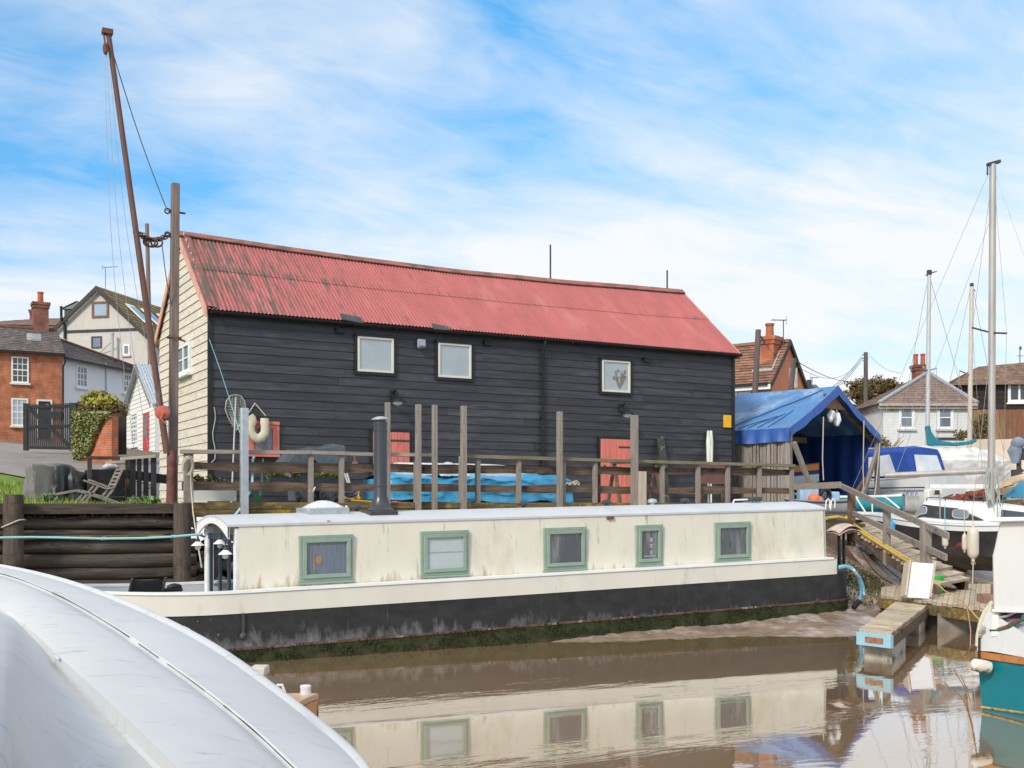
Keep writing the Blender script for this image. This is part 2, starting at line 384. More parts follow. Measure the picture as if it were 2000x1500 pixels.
xs = [-60, -30, -15, -8, -4]+[-2+i*.4 for i in range(14)]+[3.6+i*.11 for i in range(175)]+[23+i*.7 for i in range(16)]+[36, 45, 60, 90]
ys = [11.5+i*.1 for i in range(150)]
vs = [(x, y, mud_z(x, y)) for x in xs for y in ys]; n = len(ys)
mb.add(vs, [(i*n+j, (i+1)*n+j, (i+1)*n+j+1, i*n+j+1) for i in range(len(xs)-1) for j in range(n-1)], True)
M_mud = mat('wet_mud', (.30, .22, .165), .26, .28, 3.2, bump=.02, bsc=9, spec=.6, stain=[((.50, .46, .45), .52, .66, 1.6, (1, 1, 1)), ((.08, .06, .045), .62, .72, 5, (1, 1, 1))])
struct('mud_bank', mb, M_mud)
mb = MB()
xs = [-900, -400, -200, -120, -80, -60]+[-50+i*2.5 for i in range(20)]+[0+i*.5 for i in range(60)]+[30+i*2 for i in range(35)]+[110, 160, 250, 500, 900]
ys = [19.72]+[20+i*.5 for i in range(50)]+[46+i*2 for i in range(40)]+[130, 160, 220, 350, 700, 1500]
n = len(ys)
def gv(x, y):
    if x > 17.6 and y < 20: y2 = 18.0
    return (x, y, ground_z(x, y)+noise.noise(Vector((x*.8, y*.8, 3)))*.02)
mb.add([gv(x, y) for x in xs for y in ys], [(i*n+j, (i+1)*n+j, (i+1)*n+j+1, i*n+j+1) for i in range(len(xs)-1) for j in range(n-1)], True)
def ground_mat():
    m = mat('yard_ground', (.17, .15, .125), .9, .3, 2.5, bump=.02, bsc=14, spec=.15)
    nt = m.node_tree; N = nt.nodes; L = nt.links.new; b = N['Principled BSDF']
    old = b.inputs['Base Color'].links[0].from_socket
    ge = N.new('ShaderNodeNewGeometry'); sp = N.new('ShaderNodeSeparateXYZ'); L(ge.outputs['Position'], sp.inputs[0])
    no = N.new('ShaderNodeTexNoise'); no.inputs['Scale'].default_value = 1.8; no.inputs['Detail'].default_value = 6; L(ge.outputs['Position'], no.inputs['Vector'])
    a = N.new('ShaderNodeMath'); a.operation = 'MULTIPLY_ADD'; L(no.outputs[0], a.inputs[0]); a.inputs[1].default_value = 1.6; L(sp.outputs[0], a.inputs[2])
    r = N.new('ShaderNodeMapRange'); L(a.outputs[0], r.inputs[0]); r.inputs[1].default_value = 5.2; r.inputs[2].default_value = 5.8; r.inputs[3].default_value = 1; r.inputs[4].default_value = 0
    x = N.new('ShaderNodeMix'); x.data_type = 'RGBA'; L(r.outputs[0], x.inputs[0]); L(old, x.inputs[6])
    g = N.new('ShaderNodeValToRGB'); L(no.outputs[0], g.inputs[0]); g.color_ramp.elements[0].color = (.09, .15, .022, 1); g.color_ramp.elements[1].color = (.17, .24, .04, 1); g.color_ramp.elements[0].position = .35; g.color_ramp.elements[1].position = .65
    L(g.outputs[0], x.inputs[7]); L(x.outputs[2], b.inputs['Base Color']); return m
struct('ground', mb, ground_mat())
# shore below the yard, right of the quay end, is part of the ground sheet: a short skirt closes it down to the mud
mb = MB(); mb.grid(lambda a, b: (17.6+a*60, 19.72-b*2.2, ground_z(17.6+a*60, 19.72)-b*.5), 40, 3); struct('shore', mb, M_mud)
# the road: grey asphalt rising past the cottages
lower = [(-200, 918), (-60, 920), (0, 926), (65, 938), (130, 938), (250, 938), (300, 950)]
upper = [(-200, 858), (-60, 861), (0, 864), (65, 872), (130, 880), (215, 891), (300, 893)]
lw = [onG(*q) for q in lower]; up = [onG(*q) for q in upper]
lw.append(Vector((5.6, 31, 0))); up.append(Vector((14, 53, 0)))
def polyat(p, t): i = min(int(t*(len(p)-1)), len(p)-2); return p[i].lerp(p[i+1], t*(len(p)-1)-i)
def rd(u, v):
    q = polyat(lw, u).lerp(polyat(up, u), v); return (q.x, q.y, ground_z(q.x, q.y)+.035)
mb = MB(); mb.grid(rd, 60, 30, flip=True)
mb.v = [Vector(q) for q in mb.v]
M_road = mat('worn_asphalt', (.27, .245, .23), .9, .18, 2.0, bump=.006, bsc=60, spec=.15, stain=[((.18, .165, .155), .55, .7, .6, (1, 1, 1))])
struct('road', mb, M_road)
# rough grass on the bank
mb = MB()
for i in range(15000):
    y = YQ+.12+(R.random()**1.7)*9; x = -9+R.random()*13.6
    if y > 27.5-R.random()*1.5: continue
    z = ground_z(x, y); h = .05+R.random()*.10; a = R.random()*2*pi; w = .010+.008*R.random()
    dx, dy = cos(a)*w, sin(a)*w; lx, ly = R.uniform(-.05, .05), R.uniform(-.05, .05)
    mb.add([(x-dx, y-dy, z-.01), (x+dx, y+dy, z-.01), (x+lx, y+ly, z+h)], [(0, 1, 2)])
one('grass', mb, leafmat('grass_blades', [(.12, .20, .025), (.20, .30, .04), (.27, .36, .07), (.16, .24, .03)]), 'bright green rough grass on the bank above the log wall', 'grass', kind='stuff')
# tufts of samphire on the mud behind the stern
mb = MB()
for i in range(5200):
    a = R.random()*2*pi; r = sqrt(R.random()); c = R.choice([(16.0, 15.85, 1.15, .42), (16.9, 16.4, .8, .4), (15.3, 16.5, .9, .5)])
    x = c[0]+cos(a)*r*c[2]; y = c[1]+sin(a)*r*c[3]*1.8
    z = mud_z(x, y)+(1-r*r)*.34*R.random()
    s = .028; v = [Vector((R.uniform(-s, s), R.uniform(-s, s), R.uniform(-s, s)*1.5)) for k in range(3)]
    mb.add([Vector((x, y, z))+q for q in v], [(0, 1, 2)])
one('saltmarsh_plants', mb, leafmat('saltmarsh', [(.045, .075, .02), (.075, .10, .03), (.11, .075, .035), (.06, .09, .02)]), 'dark green and rusty marsh plants on the mud bank behind the stern', 'marsh plants', kind='stuff')

# ------------------------------------------------------------------ log quay wall
qw = T('quay_wall', 'dark retaining wall of stacked weathered logs below the grass bank', 'retaining wall', (-2, YQ, 0))
def log(mb, x0, x1, z, r, seed, y=YQ+.12, n=46, flat=.8):
    pts = []; rs = []
    for i in range(n+1):
        x = lerp(x0, x1, i/n); pts.append((x, y+noise.noise(Vector((x*.4, seed, 0)))*.04, z+noise.noise(Vector((x*.35, seed, 5)))*.035)); rs.append(r*(1+.16*noise.noise(Vector((x*.9, seed, 9)))))
    mb.tube(pts, rs, 14)
mb = MB()
for z, r, s in ((1.80, .112, 1), (1.625, .062, 2), (1.405, .125, 3), (1.165, .122, 4), (.955, .105, 5), (.74, .115, 6), (.50, .12, 7), (.26, .12, 8), (.02, .12, 9)):
    log(mb, -14, 4.75, z, r, s)
M_log = mat('dark_wet_logs', (.085, .068, .055), .75, .45, 6, (.3, 4, 4), .012, .3, island=.2, stain=[((.27, .24, .20), .52, .72, 2.2, (.35, 3, 3)), ((.018, .015, .013), .56, .70, 1.4, (.5, 2.5, 2.5)), ((.11, .10, .03), .66, .78, 3.0, (.5, 2, 2))])
build('log_facing', mb, M_log, qw)
mb = MB()
mb.grid(lambda u, v: (lerp(-14, 4.7, u), YQ+.22, lerp(-.3, 2.0, v)), 40, 6)
build('earth_backing', mb, mat('dark_earth', (.022, .017, .013), .95, .5, 5, bump=.03), qw)
mb = MB()
for x0, x1, dz in ((-14, -7.8, 0), (-7.78, -1.5, .012), (-1.48, 4.62, 0)): mb.box(x0, x1, YQ-.09, YQ+.18, 1.94+dz, 2.115+dz)
build('capping_beam', mb, wood('x', 'dark'), qw, .008)
mb = MB(); mb.box(-.95, 4.2, YQ-.10, YQ+.02, 1.555, 1.59); build('mossy_ledge', mb, wood('x', 'lichen'), qw, .004)
mb = MB()
for i in range(900):   # roots and trailing moss under the capping
    x = R.uniform(-13, 4.3); z = 1.93-abs(R.gauss(0, .035)); s = .03
    mb.add([Vector((x, YQ-.02, z))+Vector((R.uniform(-s, s), R.uniform(-s, s), R.uniform(-s, s)*1.3)) for k in range(3)], [(0, 1, 2)])
build('trailing_roots', mb, leafmat('roots', [(.05, .035, .02), (.10, .075, .03), (.10, .10, .03)]), qw)
def pile(name, label, px, py0, w, zb=-.3, Y=YQ-.28, group='timber piles in front of the log wall'):
    t = onY(px, py0, Y); r = w/2
    mb = MB(); mb.tube([(t.x+noise.noise(Vector((k, t.x, 1)))*.015, Y, lerp(zb, t.z, k/8)) for k in range(9)], [r*(1+.06*noise.noise(Vector((k*1.3, t.x, 4)))) for k in range(9)], 14)
    return one(name, mb, wood('z', 'dark'), label, 'timber pile', group), t, r
o, t, r = pile('timber_pile', 'thick dark timber pile with a rope loop standing at the grass bank end', 26, 966, .31)
mb = MB(); mb.tube([(t.x+cos(a)*(r+.015), YQ-.28+sin(a)*(r+.015), t.z-.42-.06*abs(sin(a/2+.6))+.05*cos(a)) for a in [2*pi*k/24 for k in range(25)]], .012, 6, caps=False)
one('rope_loop', mb, M_rope, 'pale rope loop tied round the thick dark timber pile', 'rope')
pile('timber_pile', 'thick dark timber pile where the log wall meets the plank deck', 356, 983, .29)
mb = MB()
for i in range(60):
    x = R.uniform(4.75, 5.9); z = R.uniform(-.1, 1.85); s = R.uniform(.05, .13)
    o = Vector((x, YQ+.15+R.uniform(-.1, .1), z)); mb.sphere(o, (s*1.4, s, s*.9), 7, 5)
mb.xf(lambda q: q+Vector((noise.noise(q*6)*.04, 0, noise.noise(q*6+Vector((9, 0, 0)))*.04)))
one('rubble', mb, mat('dark_rubble', (.11, .085, .07), .85, .6, 4, island=.6), 'dark broken rubble packed behind the narrowboat bow', 'rubble', kind='stuff')

# ------------------------------------------------------------------ plank deck on the quay
X0D, X1D = onY(356, 985, YQ).x, onY(1549, 985, YQ).x
dk = T('plank_deck', 'weathered plank deck along the quay in front of the black boathouse', 'deck', ((X0D+X1D)/2, YQ+2.3, 2))
mb = MB(); k = 0; y = YQ
while y < 24.4:
    x = X0D
    while x < X1D:
        x2 = min(X1D, x+R.uniform(2.5, 4.5)); mb.box(x+.004, x2, y+.006, y+.14, 2.08, 2.115+R.uniform(0, .006)); x = x2
    y += .147
build('deck_boards', mb, wood('x', 'deck'), dk)
mb = MB()
mb.box(X0D, X1D, YQ-.07, YQ-.005, 2.02, 2.135); mb.box(X0D, X1D, YQ-.06, YQ-.006, 1.88, 2.012)
build('edge_beam', mb, wood('x', 'lichen'), dk, .006)
mb = MB(); x = X0D+.6
while x < X1D:
    mb.box(x-.1, x+.1, YQ+.1, YQ+.3, -.4, 2.07); x += 2.1
mb.box(X0D+1.2, X1D, YQ+.9, YQ+.95, -.3, 2.05)
build('support_piles', mb, wood('z', 'dark'), dk)

# ------------------------------------------------------------------ railing
rl = T('deck_railing', 'weathered timber railing of posts and wavy-edged planks along the quay deck', 'railing', ((X0D+X1D)/2, YQ+.05, 2.12))
def post_at(px, top, w=.085, Y=YQ+.03, tone='grey', zb=2.118):
    t = onY(px, top, Y); mb = MB(); mb.box(t.x-w/2, t.x+w/2, Y-w/2, Y+w/2, zb, t.z)
    return build('post', mb, wood('z', tone), rl, .004)
for px, top in ((364, 882), (372, 884), (607, 888), (667, 890), (813, 892), (901, 935-44), (933, 896), (1013, 897), (1100, 899), (1162, 901), (1237, 903), (1293, 903), (1363, 905), (1421, 906), (1483, 908), (1546, 910)):
    post_at(px, top)
def plank_wavy(px0, px1, ya0, ya1, hz, seed, Y=YQ+.095, t=.035):
    a, b = onY(px0, ya0, Y), onY(px1, ya1, Y); mb = MB(); n = max(6, int((b.x-a.x)/.12))
    def w(x, s): return noise.fractal(Vector((x*.9, seed+s, 0)), 1, 2, 3)*.035
    secs = []
    for i in range(n+1):
        x = lerp(a.x, b.x, i/n); z = lerp(a.z, b.z, i/n); zt = z+hz/2+w(x, 0); zb = z-hz/2+w(x, 7.7)
        secs.append([(x, Y, zb), (x, Y+t, zb), (x, Y+t, zt), (x, Y, zt)])
    mb.loft([[Vector(q) for q in s] for s in secs], False, True)
    mb.f += [(0, 1, 2, 3), tuple(len(mb.v)-1-i for i in range(4))]; mb.s += [False, False]
    return build('rail_plank', mb, wood('x', 'brown'), rl)
segs = [(356, 607), (607, 735), (735, 815), (815, 903), (903, 1013), (1013, 1162), (1162, 1240), (1240, 1363), (1363, 1483), (1483, 1550)]
def yr(px, c): return lerp(HY-(HY-c[0]), c[1], (px-356)/1194.)
for i, (a, b) in enumerate(segs):
    plank_wavy(a, b, yr(a, (911, 923)), yr(b, (911, 923)), .165, i*3.1)
    plank_wavy(a, b, yr(a, (949, 959)), yr(b, (949, 959)), .150, i*5.3+40)
def handrail(px0, y0, px1, y1, tone):
    a, b = onY(px0, y0, YQ-.0), onY(px1, y1, YQ-.0); mb = MB(); mb.beam(a, b, .11, .07); build('handrail', mb, wood('x', tone), rl, .006)
handrail(352, 882, 605, 884, 'grey'); handrail(605.5, 884, 735, 888, 'grey'); handrail(735.5, 887, 850, 889, 'deck')
handrail(903, 891, 1238, 901, 'mossy'); handrail(1238.5, 901, 1551, 910, 'mossy')
# ------------------------------------------------------------------ tall mooring posts
G = 'tall mooring posts at the edge of the quay'
def mpost(px, top, w, label, tone='grey', Y=YQ-.16, name='mooring_post', mt=None, zb=-.4, rot=.0):
    t = onY(px, top, Y); mb = MB(); mb.box(-w/2, w/2, -w/2, w/2, zb, t.z)
    c_, s_ = cos(rot), sin(rot); mb.xf(lambda q: (q.x*c_-q.y*s_+t.x, q.x*s_+q.y*c_+Y, q.z))
    return one(name, mb, mt or wood('z', tone), label, 'mooring post', G, .006)
mpost(757, 786, .085, 'slim grey mooring post directly behind the black stove pipe')
mpost(817, 790, .095, 'slim grey mooring post just right of the left red door')
mpost(849, 791, .09, 'slim grey mooring post, middle of the three standing right of the left red door')
mpost(905.5, 793, .10, 'slim grey mooring post where the mossy handrail begins')
mpost(1093, 804, .10, 'slim grey mooring post beside the drainpipe foot and right end of the blue tarpaulin')
mpost(1239, 811, .125, 'stout grey mooring post overlapping the right red door')
t = mpost(1252, 921, .17, 'short pale sawn post beside the stout grey mooring post', 'pale', Y=YQ-.2)
mpost(477, 797, .125, 'galvanised steel mooring post in front of the horseshoe lifebuoy', mt=M_galv, Y=YQ-.2, name='steel_post')
# ------------------------------------------------------------------ black boathouse
YB, XB, XE, YBK = 24.5, onY(408, 800, 24.5).x, onY(1432, 800, 24.5).x, 29.4
ZE, ZR, YR = 6.33, 8.45, 26.95
bh = T('boathouse', 'long black weatherboarded boathouse with red corrugated roof and cream gable', 'boathouse', ((XB+XE)/2, YB, 2.0))
def lap_row(mb, o, u, out, L, z, h, t=.022, cuts=None):
    """one lapped board row: o start point (x,y), u along, out = outward normal"""
    u, out = Vector(u), Vector(out); s = 0
    while s < L-1e-4:
        l = min(L, s+(cuts or R.uniform(2.4, 5.0)));
        if L-l < .5: l = L
        w0, w1 = R.uniform(-.006, .006), R.uniform(-.006, .006)
        a = Vector((o[0], o[1], 0))+u*s; b = Vector((o[0], o[1], 0))+u*(l-.004)
        za, zb = z+w0, z+w1; p = []
        for q, zz in ((a, za), (b, zb)):
            p += [q+out*t+Vector((0, 0, zz)), q+out*.002+Vector((0, 0, zz+h+.02)), q+out*.0+Vector((0, 0, zz))]
        mb.add(p, [(0, 3, 4, 1), (0, 2, 5, 3), (0, 1, 2), (3, 5, 4)]); s = l
mb = MB(); z = 1.9
while z < ZE-.02: lap_row(mb, (XB, YB), (1, 0, 0), (0, -1, 0), XE-XB, z, min(.195, ZE-z)); z += .195
mb.box(XB+.01, XE-.01, YB+.003, YB+.1, 1.9, ZE-.05)
build('front_wall', mb, M_black_board, bh)
def gz(y): return ZE+(ZR-ZE)*(1-abs(y-YR)/(YR-YB if y < YR else YBK-YR))
mb = MB(); z = 1.85
while z < ZR-.1:
    if z < ZE: y0, y1 = YB, YBK
    else: f = (z+.05-ZE)/(ZR-ZE); y0, y1 = lerp(YB, YR, f), lerp(YBK, YR, f)
    if y1-y0 > .1: lap_row(mb, (XB, y0), (0, 1, 0), (-1, 0, 0), y1-y0, z, .20, .028)
    z += .2
mb.prism([(XB+.003, YB+.02, 1.85), (XB+.003, YBK-.02, 1.85), (XB+.003, YBK-.02, ZE-.05), (XB+.003, YR, ZR-.1), (XB+.003, YB+.02, ZE-.05)], (.08, 0, 0))
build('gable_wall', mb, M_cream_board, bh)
mb = MB(); mb.prism([(XE, YB+.02, 1.85), (XE, YBK, 1.85), (XE, YBK, ZE-.05), (XE, YR, ZR-.1), (XE, YB+.02, ZE-.05)], (-.08, 0, 0)); mb.box(XB+.1, XE-.1, YBK-.1, YBK-.005, 1.85, ZE)
build('rear_wall', mb, M_black_board, bh)
mb = MB(); mb.box(XB-.035, XB+.06, YB-.05, YB-.001, 1.9, ZE-.02); build('corner_board', mb, M_black, bh, .004)
mb = MB(); mb.box(XE-.06, XE+.03, YB-.045, YB-.001, 1.9, ZE-.02); build('corner_board', mb, M_black, bh, .004)
# roof: two courses of corrugated sheet on each slope, ridge sagging a little
XL, XRr = XB-.10, onY(1304, 573, YR).x+.35
XRE = XE+.12
def roofpt(u, s, back=False, dz=0.):      # u along, s 0 eave .. 1 ridge
    ye = YB-.16 if not back else YBK+.16
    x = lerp(XL, XRE, u); sag = -.15*sin(pi*u)*s+.03*noise.noise(Vector((x*.35, s*2, 3)))*s
    y = lerp(ye, YR, s); z = lerp(ZE-.03, ZR, s)+sag
    return Vector((x, y, z+dz))
nw = int((XRE-XL)/.088)
def corr(mb, s0, s1, dz0, dz1, back, rows=5, seg=6):
    nu = nw*seg
    def fn(a, b):
        u = a; p = roofpt(u, lerp(s0, s1, b), back, lerp(dz0, dz1, b)); h = .0125*cos(2*pi*a*nw)
        return p+Vector((0, (-.62 if not back else .62)*h, .78*h))
    mb.grid(fn, nu, rows, True, flip=back)
def moss(N, L, obj, fac):      # heavier towards the weathered left end of the roof and just under the sheet overlap
    sp = N.new('ShaderNodeSeparateXYZ'); L(obj, sp.inputs[0])
    def m(op, a, b, c=None):
        q = N.new('ShaderNodeMath'); q.operation = op
        for i, v in enumerate((a, b, c)):
            if v is None: continue
            if isinstance(v, (int, float)): q.inputs[i].default_value = v
            else: L(v, q.inputs[i])
        return q.outputs[0]
    left = m('MULTIPLY', m('MAXIMUM', m('MULTIPLY_ADD', sp.outputs[0], -1, -2.2), 0.0), .038)
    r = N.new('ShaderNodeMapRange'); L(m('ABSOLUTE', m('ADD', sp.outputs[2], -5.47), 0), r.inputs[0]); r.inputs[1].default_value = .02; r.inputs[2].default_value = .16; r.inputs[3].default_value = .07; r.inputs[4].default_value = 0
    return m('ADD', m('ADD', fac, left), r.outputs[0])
M_roof = mat('faded_red_corrugated_sheet', (.395, .112, .108), .62, .12, 2.2, (1, .35, .35), .002, .4,
             stain=[((.50, .20, .185), .55, .8, 1.3, (.8, .3, .3)), ((.115, .085, .068), .60, .74, 3.6, (3.4, .33, .33), moss), ((.22, .07, .06), .68, .80, 3.0, (3, .25, .25))])
mb = MB()
corr(mb, 0, .545, 0, 0, False); corr(mb, .52, 1.0, .014, .010, False); corr(mb, 0, 1, 0, 0, True, 4, 4)
build('roof', mb, M_roof, bh)
mb = MB()
mb.grid(lambda a, b: roofpt(a, 1)+Vector((0, (b-.5)*.34, .075-abs(b-.5)*.27)), 40, 4, False); mb.grid(lambda a, b: roofpt(a, 1)+Vector((0, (b-.5)*.34, .055-abs(b-.5)*.27)), 40, 4, False, True)
build('ridge_cap', mb, mat('mossy_ridge_metal', (.30, .12, .10), .75, .4, 6, (.4, 2, 2), stain=[((.10, .085, .05), .5, .62, 3, (.6, 1, 1))]), bh)
M_verge = mat('salmon_verge_paint', (.66, .34, .26), .7, .12, 4, (2, .6, .6), stain=[((.45, .18, .15), .55, .7, 3, (1, 1, 1))])
for u in (0, 1):
    for bk in (False, True):
        mb = MB(); x = XL-.012 if u == 0 else XRE-.02
        a, b = roofpt(u, 0, bk), roofpt(u, 1, bk); a.x = b.x = x
        mb.prism([a+Vector((0, 0, .03)), b+Vector((0, 0, .03)), b-Vector((0, 0, .19)), a-Vector((0, 0, .19))], (.03 if u == 0 else .015, 0, 0))
        build('verge_board', mb, M_verge, bh)
mb = MB()     # roll of flashing that laps the left verge
mb.grid(lambda a, b: Vector((XL+.0+b*.24, 0, 0))+Vector((0, roofpt(0, a).y, roofpt(0, a).z+.075-.03*b)), 10, 3)
build('verge_flashing', mb, M_roof, bh)
mb = MB()
for a0, a1 in ((0, .258), (.262, .62), (.624, 1)):
    secs = []
    for i in range(2):
        x = lerp(XL+.1, XRE, a0 if i == 0 else a1); secs.append([Vector((x, YB-.20+.062*cos(t), ZE-.075-.062*sin(t)+.012*sin(x))) for t in [pi*k/8 for k in range(9)]])
    mb.loft(secs, True); mb.loft([[q+Vector((0, (YB-.20-q.y)*.09, .006)) for q in s] for s in secs][::-1], True)
for k in range(15):
    x = lerp(XL+.3, XRE-.2, k/14); mb.box(x-.012, x+.012, YB-.27, YB-.02, ZE-.15, ZE-.13)
mb.box(XL+.12, XRE, YB-.06, YB-.03, ZE-.16, ZE-.06)
build('gutter', mb, M_black, bh)
dp = onY(1057, 700, YB).x
mb = MB(); mb.tube([(dp, YB-.2, ZE-.13), (dp, YB-.19, ZE-.25), (dp, YB-.085, ZE-.42), (dp, YB-.085, 2.75)], .04, 10)
for z in (5.4, 4.3, 3.2): mb.box(dp-.06, dp+.06, YB-.11, YB-.02, z-.02, z+.02)
build('downpipe', mb, M_black, bh)
# bent-up dark sheets on the eave
for px in (684, 862):
    mb = MB(); q = onY(px, 626 if px < 700 else 645, YB-.2)
    mb.add([q+Vector((-.22, -.03, .02)), q+Vector((.32, -.03, -.03)), q+Vector((.30, .12, .12)), q+Vector((-.20, .12, .17)), q+Vector((-.22, -.03, -.0)), q+Vector((.32, -.03, -.05)), q+Vector((.30, .12, .10)), q+Vector((-.20, .12, .15))], [(0, 1, 2, 3), (7, 6, 5, 4), (0, 4, 5, 1), (2, 6, 7, 3), (1, 5, 6, 2), (3, 7, 4, 0)])
    build('eave_flashing', mb, M_dark, bh)
# windows
def window(parent, px, Y, frame_m, pane_m, fw=.06, surround=None, bars=None, proud=.05, sill=False, name='window'):
    x0, x1, z0, z1 = rectY(*px, Y-proud)
    mb = MB(); p0, p1 = Y-proud, Y+.03
    mb.box(x0, x1, p0, p1, z0, z0+fw); mb.box(x0, x1, p0, p1, z1-fw, z1); mb.box(x0, x0+fw, p0+.001, p1, z0+fw, z1-fw); mb.box(x1-fw, x1, p0+.001, p1, z0+fw, z1-fw)
    w = build(name, mb, frame_m, parent, .004)
    if surround:
        s = .07; mb = MB(); q0 = Y-proud+.012
        mb.box(x0-s, x1+s, q0, Y, z0-s, z0-.002); mb.box(x0-s, x1+s, q0-.03, Y, z1+.002, z1+s); mb.box(x0-s, x0-.002, q0, Y, z0-.002, z1+.002); mb.box(x1+.002, x1+s, q0, Y, z0-.002, z1+.002)
        build('surround', mb, surround, w)
    mb = MB(); mb.box(x0+fw*.6, x1-fw*.6, Y-proud*.3, Y+.01, z0+fw*.6, z1-fw*.6); build('pane', mb, pane_m, w)
    if bars:
        mb = MB(); nx, nz, bw = bars
        for i in range(1, nx): x = lerp(x0, x1, i/nx); mb.box(x-bw/2, x+bw/2, Y-proud*.8, Y-proud*.3, z0+fw, z1-fw)
        for i in range(1, nz): z = lerp(z0, z1, i/nz); mb.box(x0+fw, x1-fw, Y-proud*.85, Y-proud*.3-.001, z-bw/2, z+bw/2)
        build('glazing_bar', mb, frame_m, w)
    if sill:
        mb = MB(); mb.box(x0-.06, x1+.06, Y-proud-.06, Y, z0-.07, z0-.003); build('sill', mb, frame_m, w)
    return w, x0, x1, z0, z1
M_cwin = mat('cream_window_paint', (.70, .66, .55), .5, .08, 4)
for px in ((699, 658.5, 769.5, 727), (856.5, 671, 921, 738), (1176.5, 704, 1231.5, 766)):
    w, x0, x1, z0, z1 = window(bh, px, YB-.025, M_cwin, M_pane_pale, .05, M_black)
    if px[0] > 1100:
        mb = MB()
        for k in range(14): mb.tube([(x0+.55, YB-.055, z0+.1), (x0+.55+R.uniform(-.17, .2), YB-.056, z0+.3+R.uniform(0, .25))], .006, 4)
        for k in range(16): mb.sphere((x0+.55+R.uniform(-.2, .2), YB-.056, z0+.35+R.uniform(0, .25)), .022, 6, 4)
        build('dried_flowers', mb, mat('dried_flowers', (.24, .20, .12), .9, .5, 20, island=.6), w)
window(bh, (489, 829, 540, 886), YB-.025, M_red, M_pane_grey, .085, M_red, sill=True)
# doors of vertical boards
def door(px, Y, hinges, name='door'):
    x0, x1, z0, z1 = rectY(*px, Y-.04); z0 = 2.05
    mb = MB(); n = 6
    for i in range(n): a, b = lerp(x0, x1, i/n), lerp(x0, x1, (i+1)/n); mb.box(a+.004, b-.004, Y-.05, Y-.005, z0, z1)
    d = build(name, mb, M_red, bh, .004)
    mb = MB(); mb.box(x0-.07, x0-.004, Y-.045, Y, z0, z1+.07); mb.box(x1+.004, x1+.07, Y-.045, Y, z0, z1+.07); mb.box(x0-.003, x1+.003, Y-.045, Y, z1+.004, z1+.07); build('door_frame', mb, M_black, d)
    for hx0, hx1, hy in hinges:
        a, b = onY(hx0, hy, Y-.05), onY(hx1, hy, Y-.05); mb = MB(); mb.box(a.x, b.x, Y-.062, Y-.051, a.z-.02, a.z+.02); build('hinge', mb, M_iron, d)
    mb = MB(); mb.sphere((x0+.1, Y-.08, 3.1), .03); build('handle', mb, M_iron, d)
door((728.5, 844, 800, 985), YB-.025, [(762, 799, 860)])
door((1173, 858, 1234, 985), YB-.025, [(1208, 1234, 873)])
# wall lamps, floodlight, notice, vents
def wall_lamp(px, py):
    q = onY(px, py, YB-.03); mb = MB(); mb.box(q.x-.06, q.x+.06, YB-.07, YB-.02, q.z+.08, q.z+.3); mb.tube([(q.x, YB-.06, q.z+.22), (q.x, YB-.2, q.z+.3), (q.x+.01, YB-.3, q.z+.2), (q.x+.01, YB-.3, q.z+.1)], .022, 8)
    l = build('wall_lamp', mb, M_black, bh)
    mb = MB(); mb.lathe([(.03, .12), (.06, .10), (.15, .03), (.17, 0)], (q.x+.01, YB-.3, q.z), n=18, cap=False); build('lamp_shade', mb, M_black, l)
    mb = MB(); mb.sphere((q.x+.01, YB-.3, q.z-.005), (.12, .12, .085)); build('bulb', mb, mat('milky_glass', (.62, .66, .68), .2, .05, 3, spec=.7), l)
wall_lamp(767, 787); wall_lamp(1213, 811)
q = onY(822, 671, YB-.1); mb = MB(); mb.obox(q+Vector((-.1, -.1, -.09)), (.2, .03, 0), (0, .09, -.02), (.01, .03, .19)); mb.box(q.x-.03, q.x+.03, q.y, YB-.02, q.z-.12, q.z-.04)
fl = build('floodlight', mb, mat('grey_floodlight', (.38, .38, .38), .5, .2, 9), bh, .01)
mb = MB(); mb.obox(q+Vector((-.08, -.112, -.06)), (.16, .024, 0), (0, .01, 0), (.008, .02, .13)); build('lens', mb, M_pane_pale, fl)
x0, x1, z0, z1 = rectY(1414, 811, 1428, 835, YB-.05); mb = MB(); mb.box(x0, x1, YB-.06, YB-.02, z0, z1)
build('notice_plate', mb, mat('yellow_notice', (.85, .46, .02), .5, .06, 5, stain=[((.65, .35, .05), .6, .75, 6, (1, 1, 1))]), bh, .004)
for px, py in ((664, 647), (952, 671), (1263, 704)):
    q = onY(px, py, YB-.03); mb = MB(); mb.box(q.x-.11, q.x+.09, YB-.1, YB-.02, q.z-.045, q.z+.045); mb.box(q.x-.13, q.x+.11, YB-.12, YB-.02, q.z+.046, q.z+.062); build('vent_box', mb, M_black, bh)
for px, py0, py1 in ((1075, 478, 551), (1303, 528, 574)):
    a, b = onY(px, py1, YR), onY(px, py0, YR); mb = MB(); mb.tube([a-Vector((0, 0, .3)), b], .024, 8); build('aerial_pole', mb, M_iron, bh)
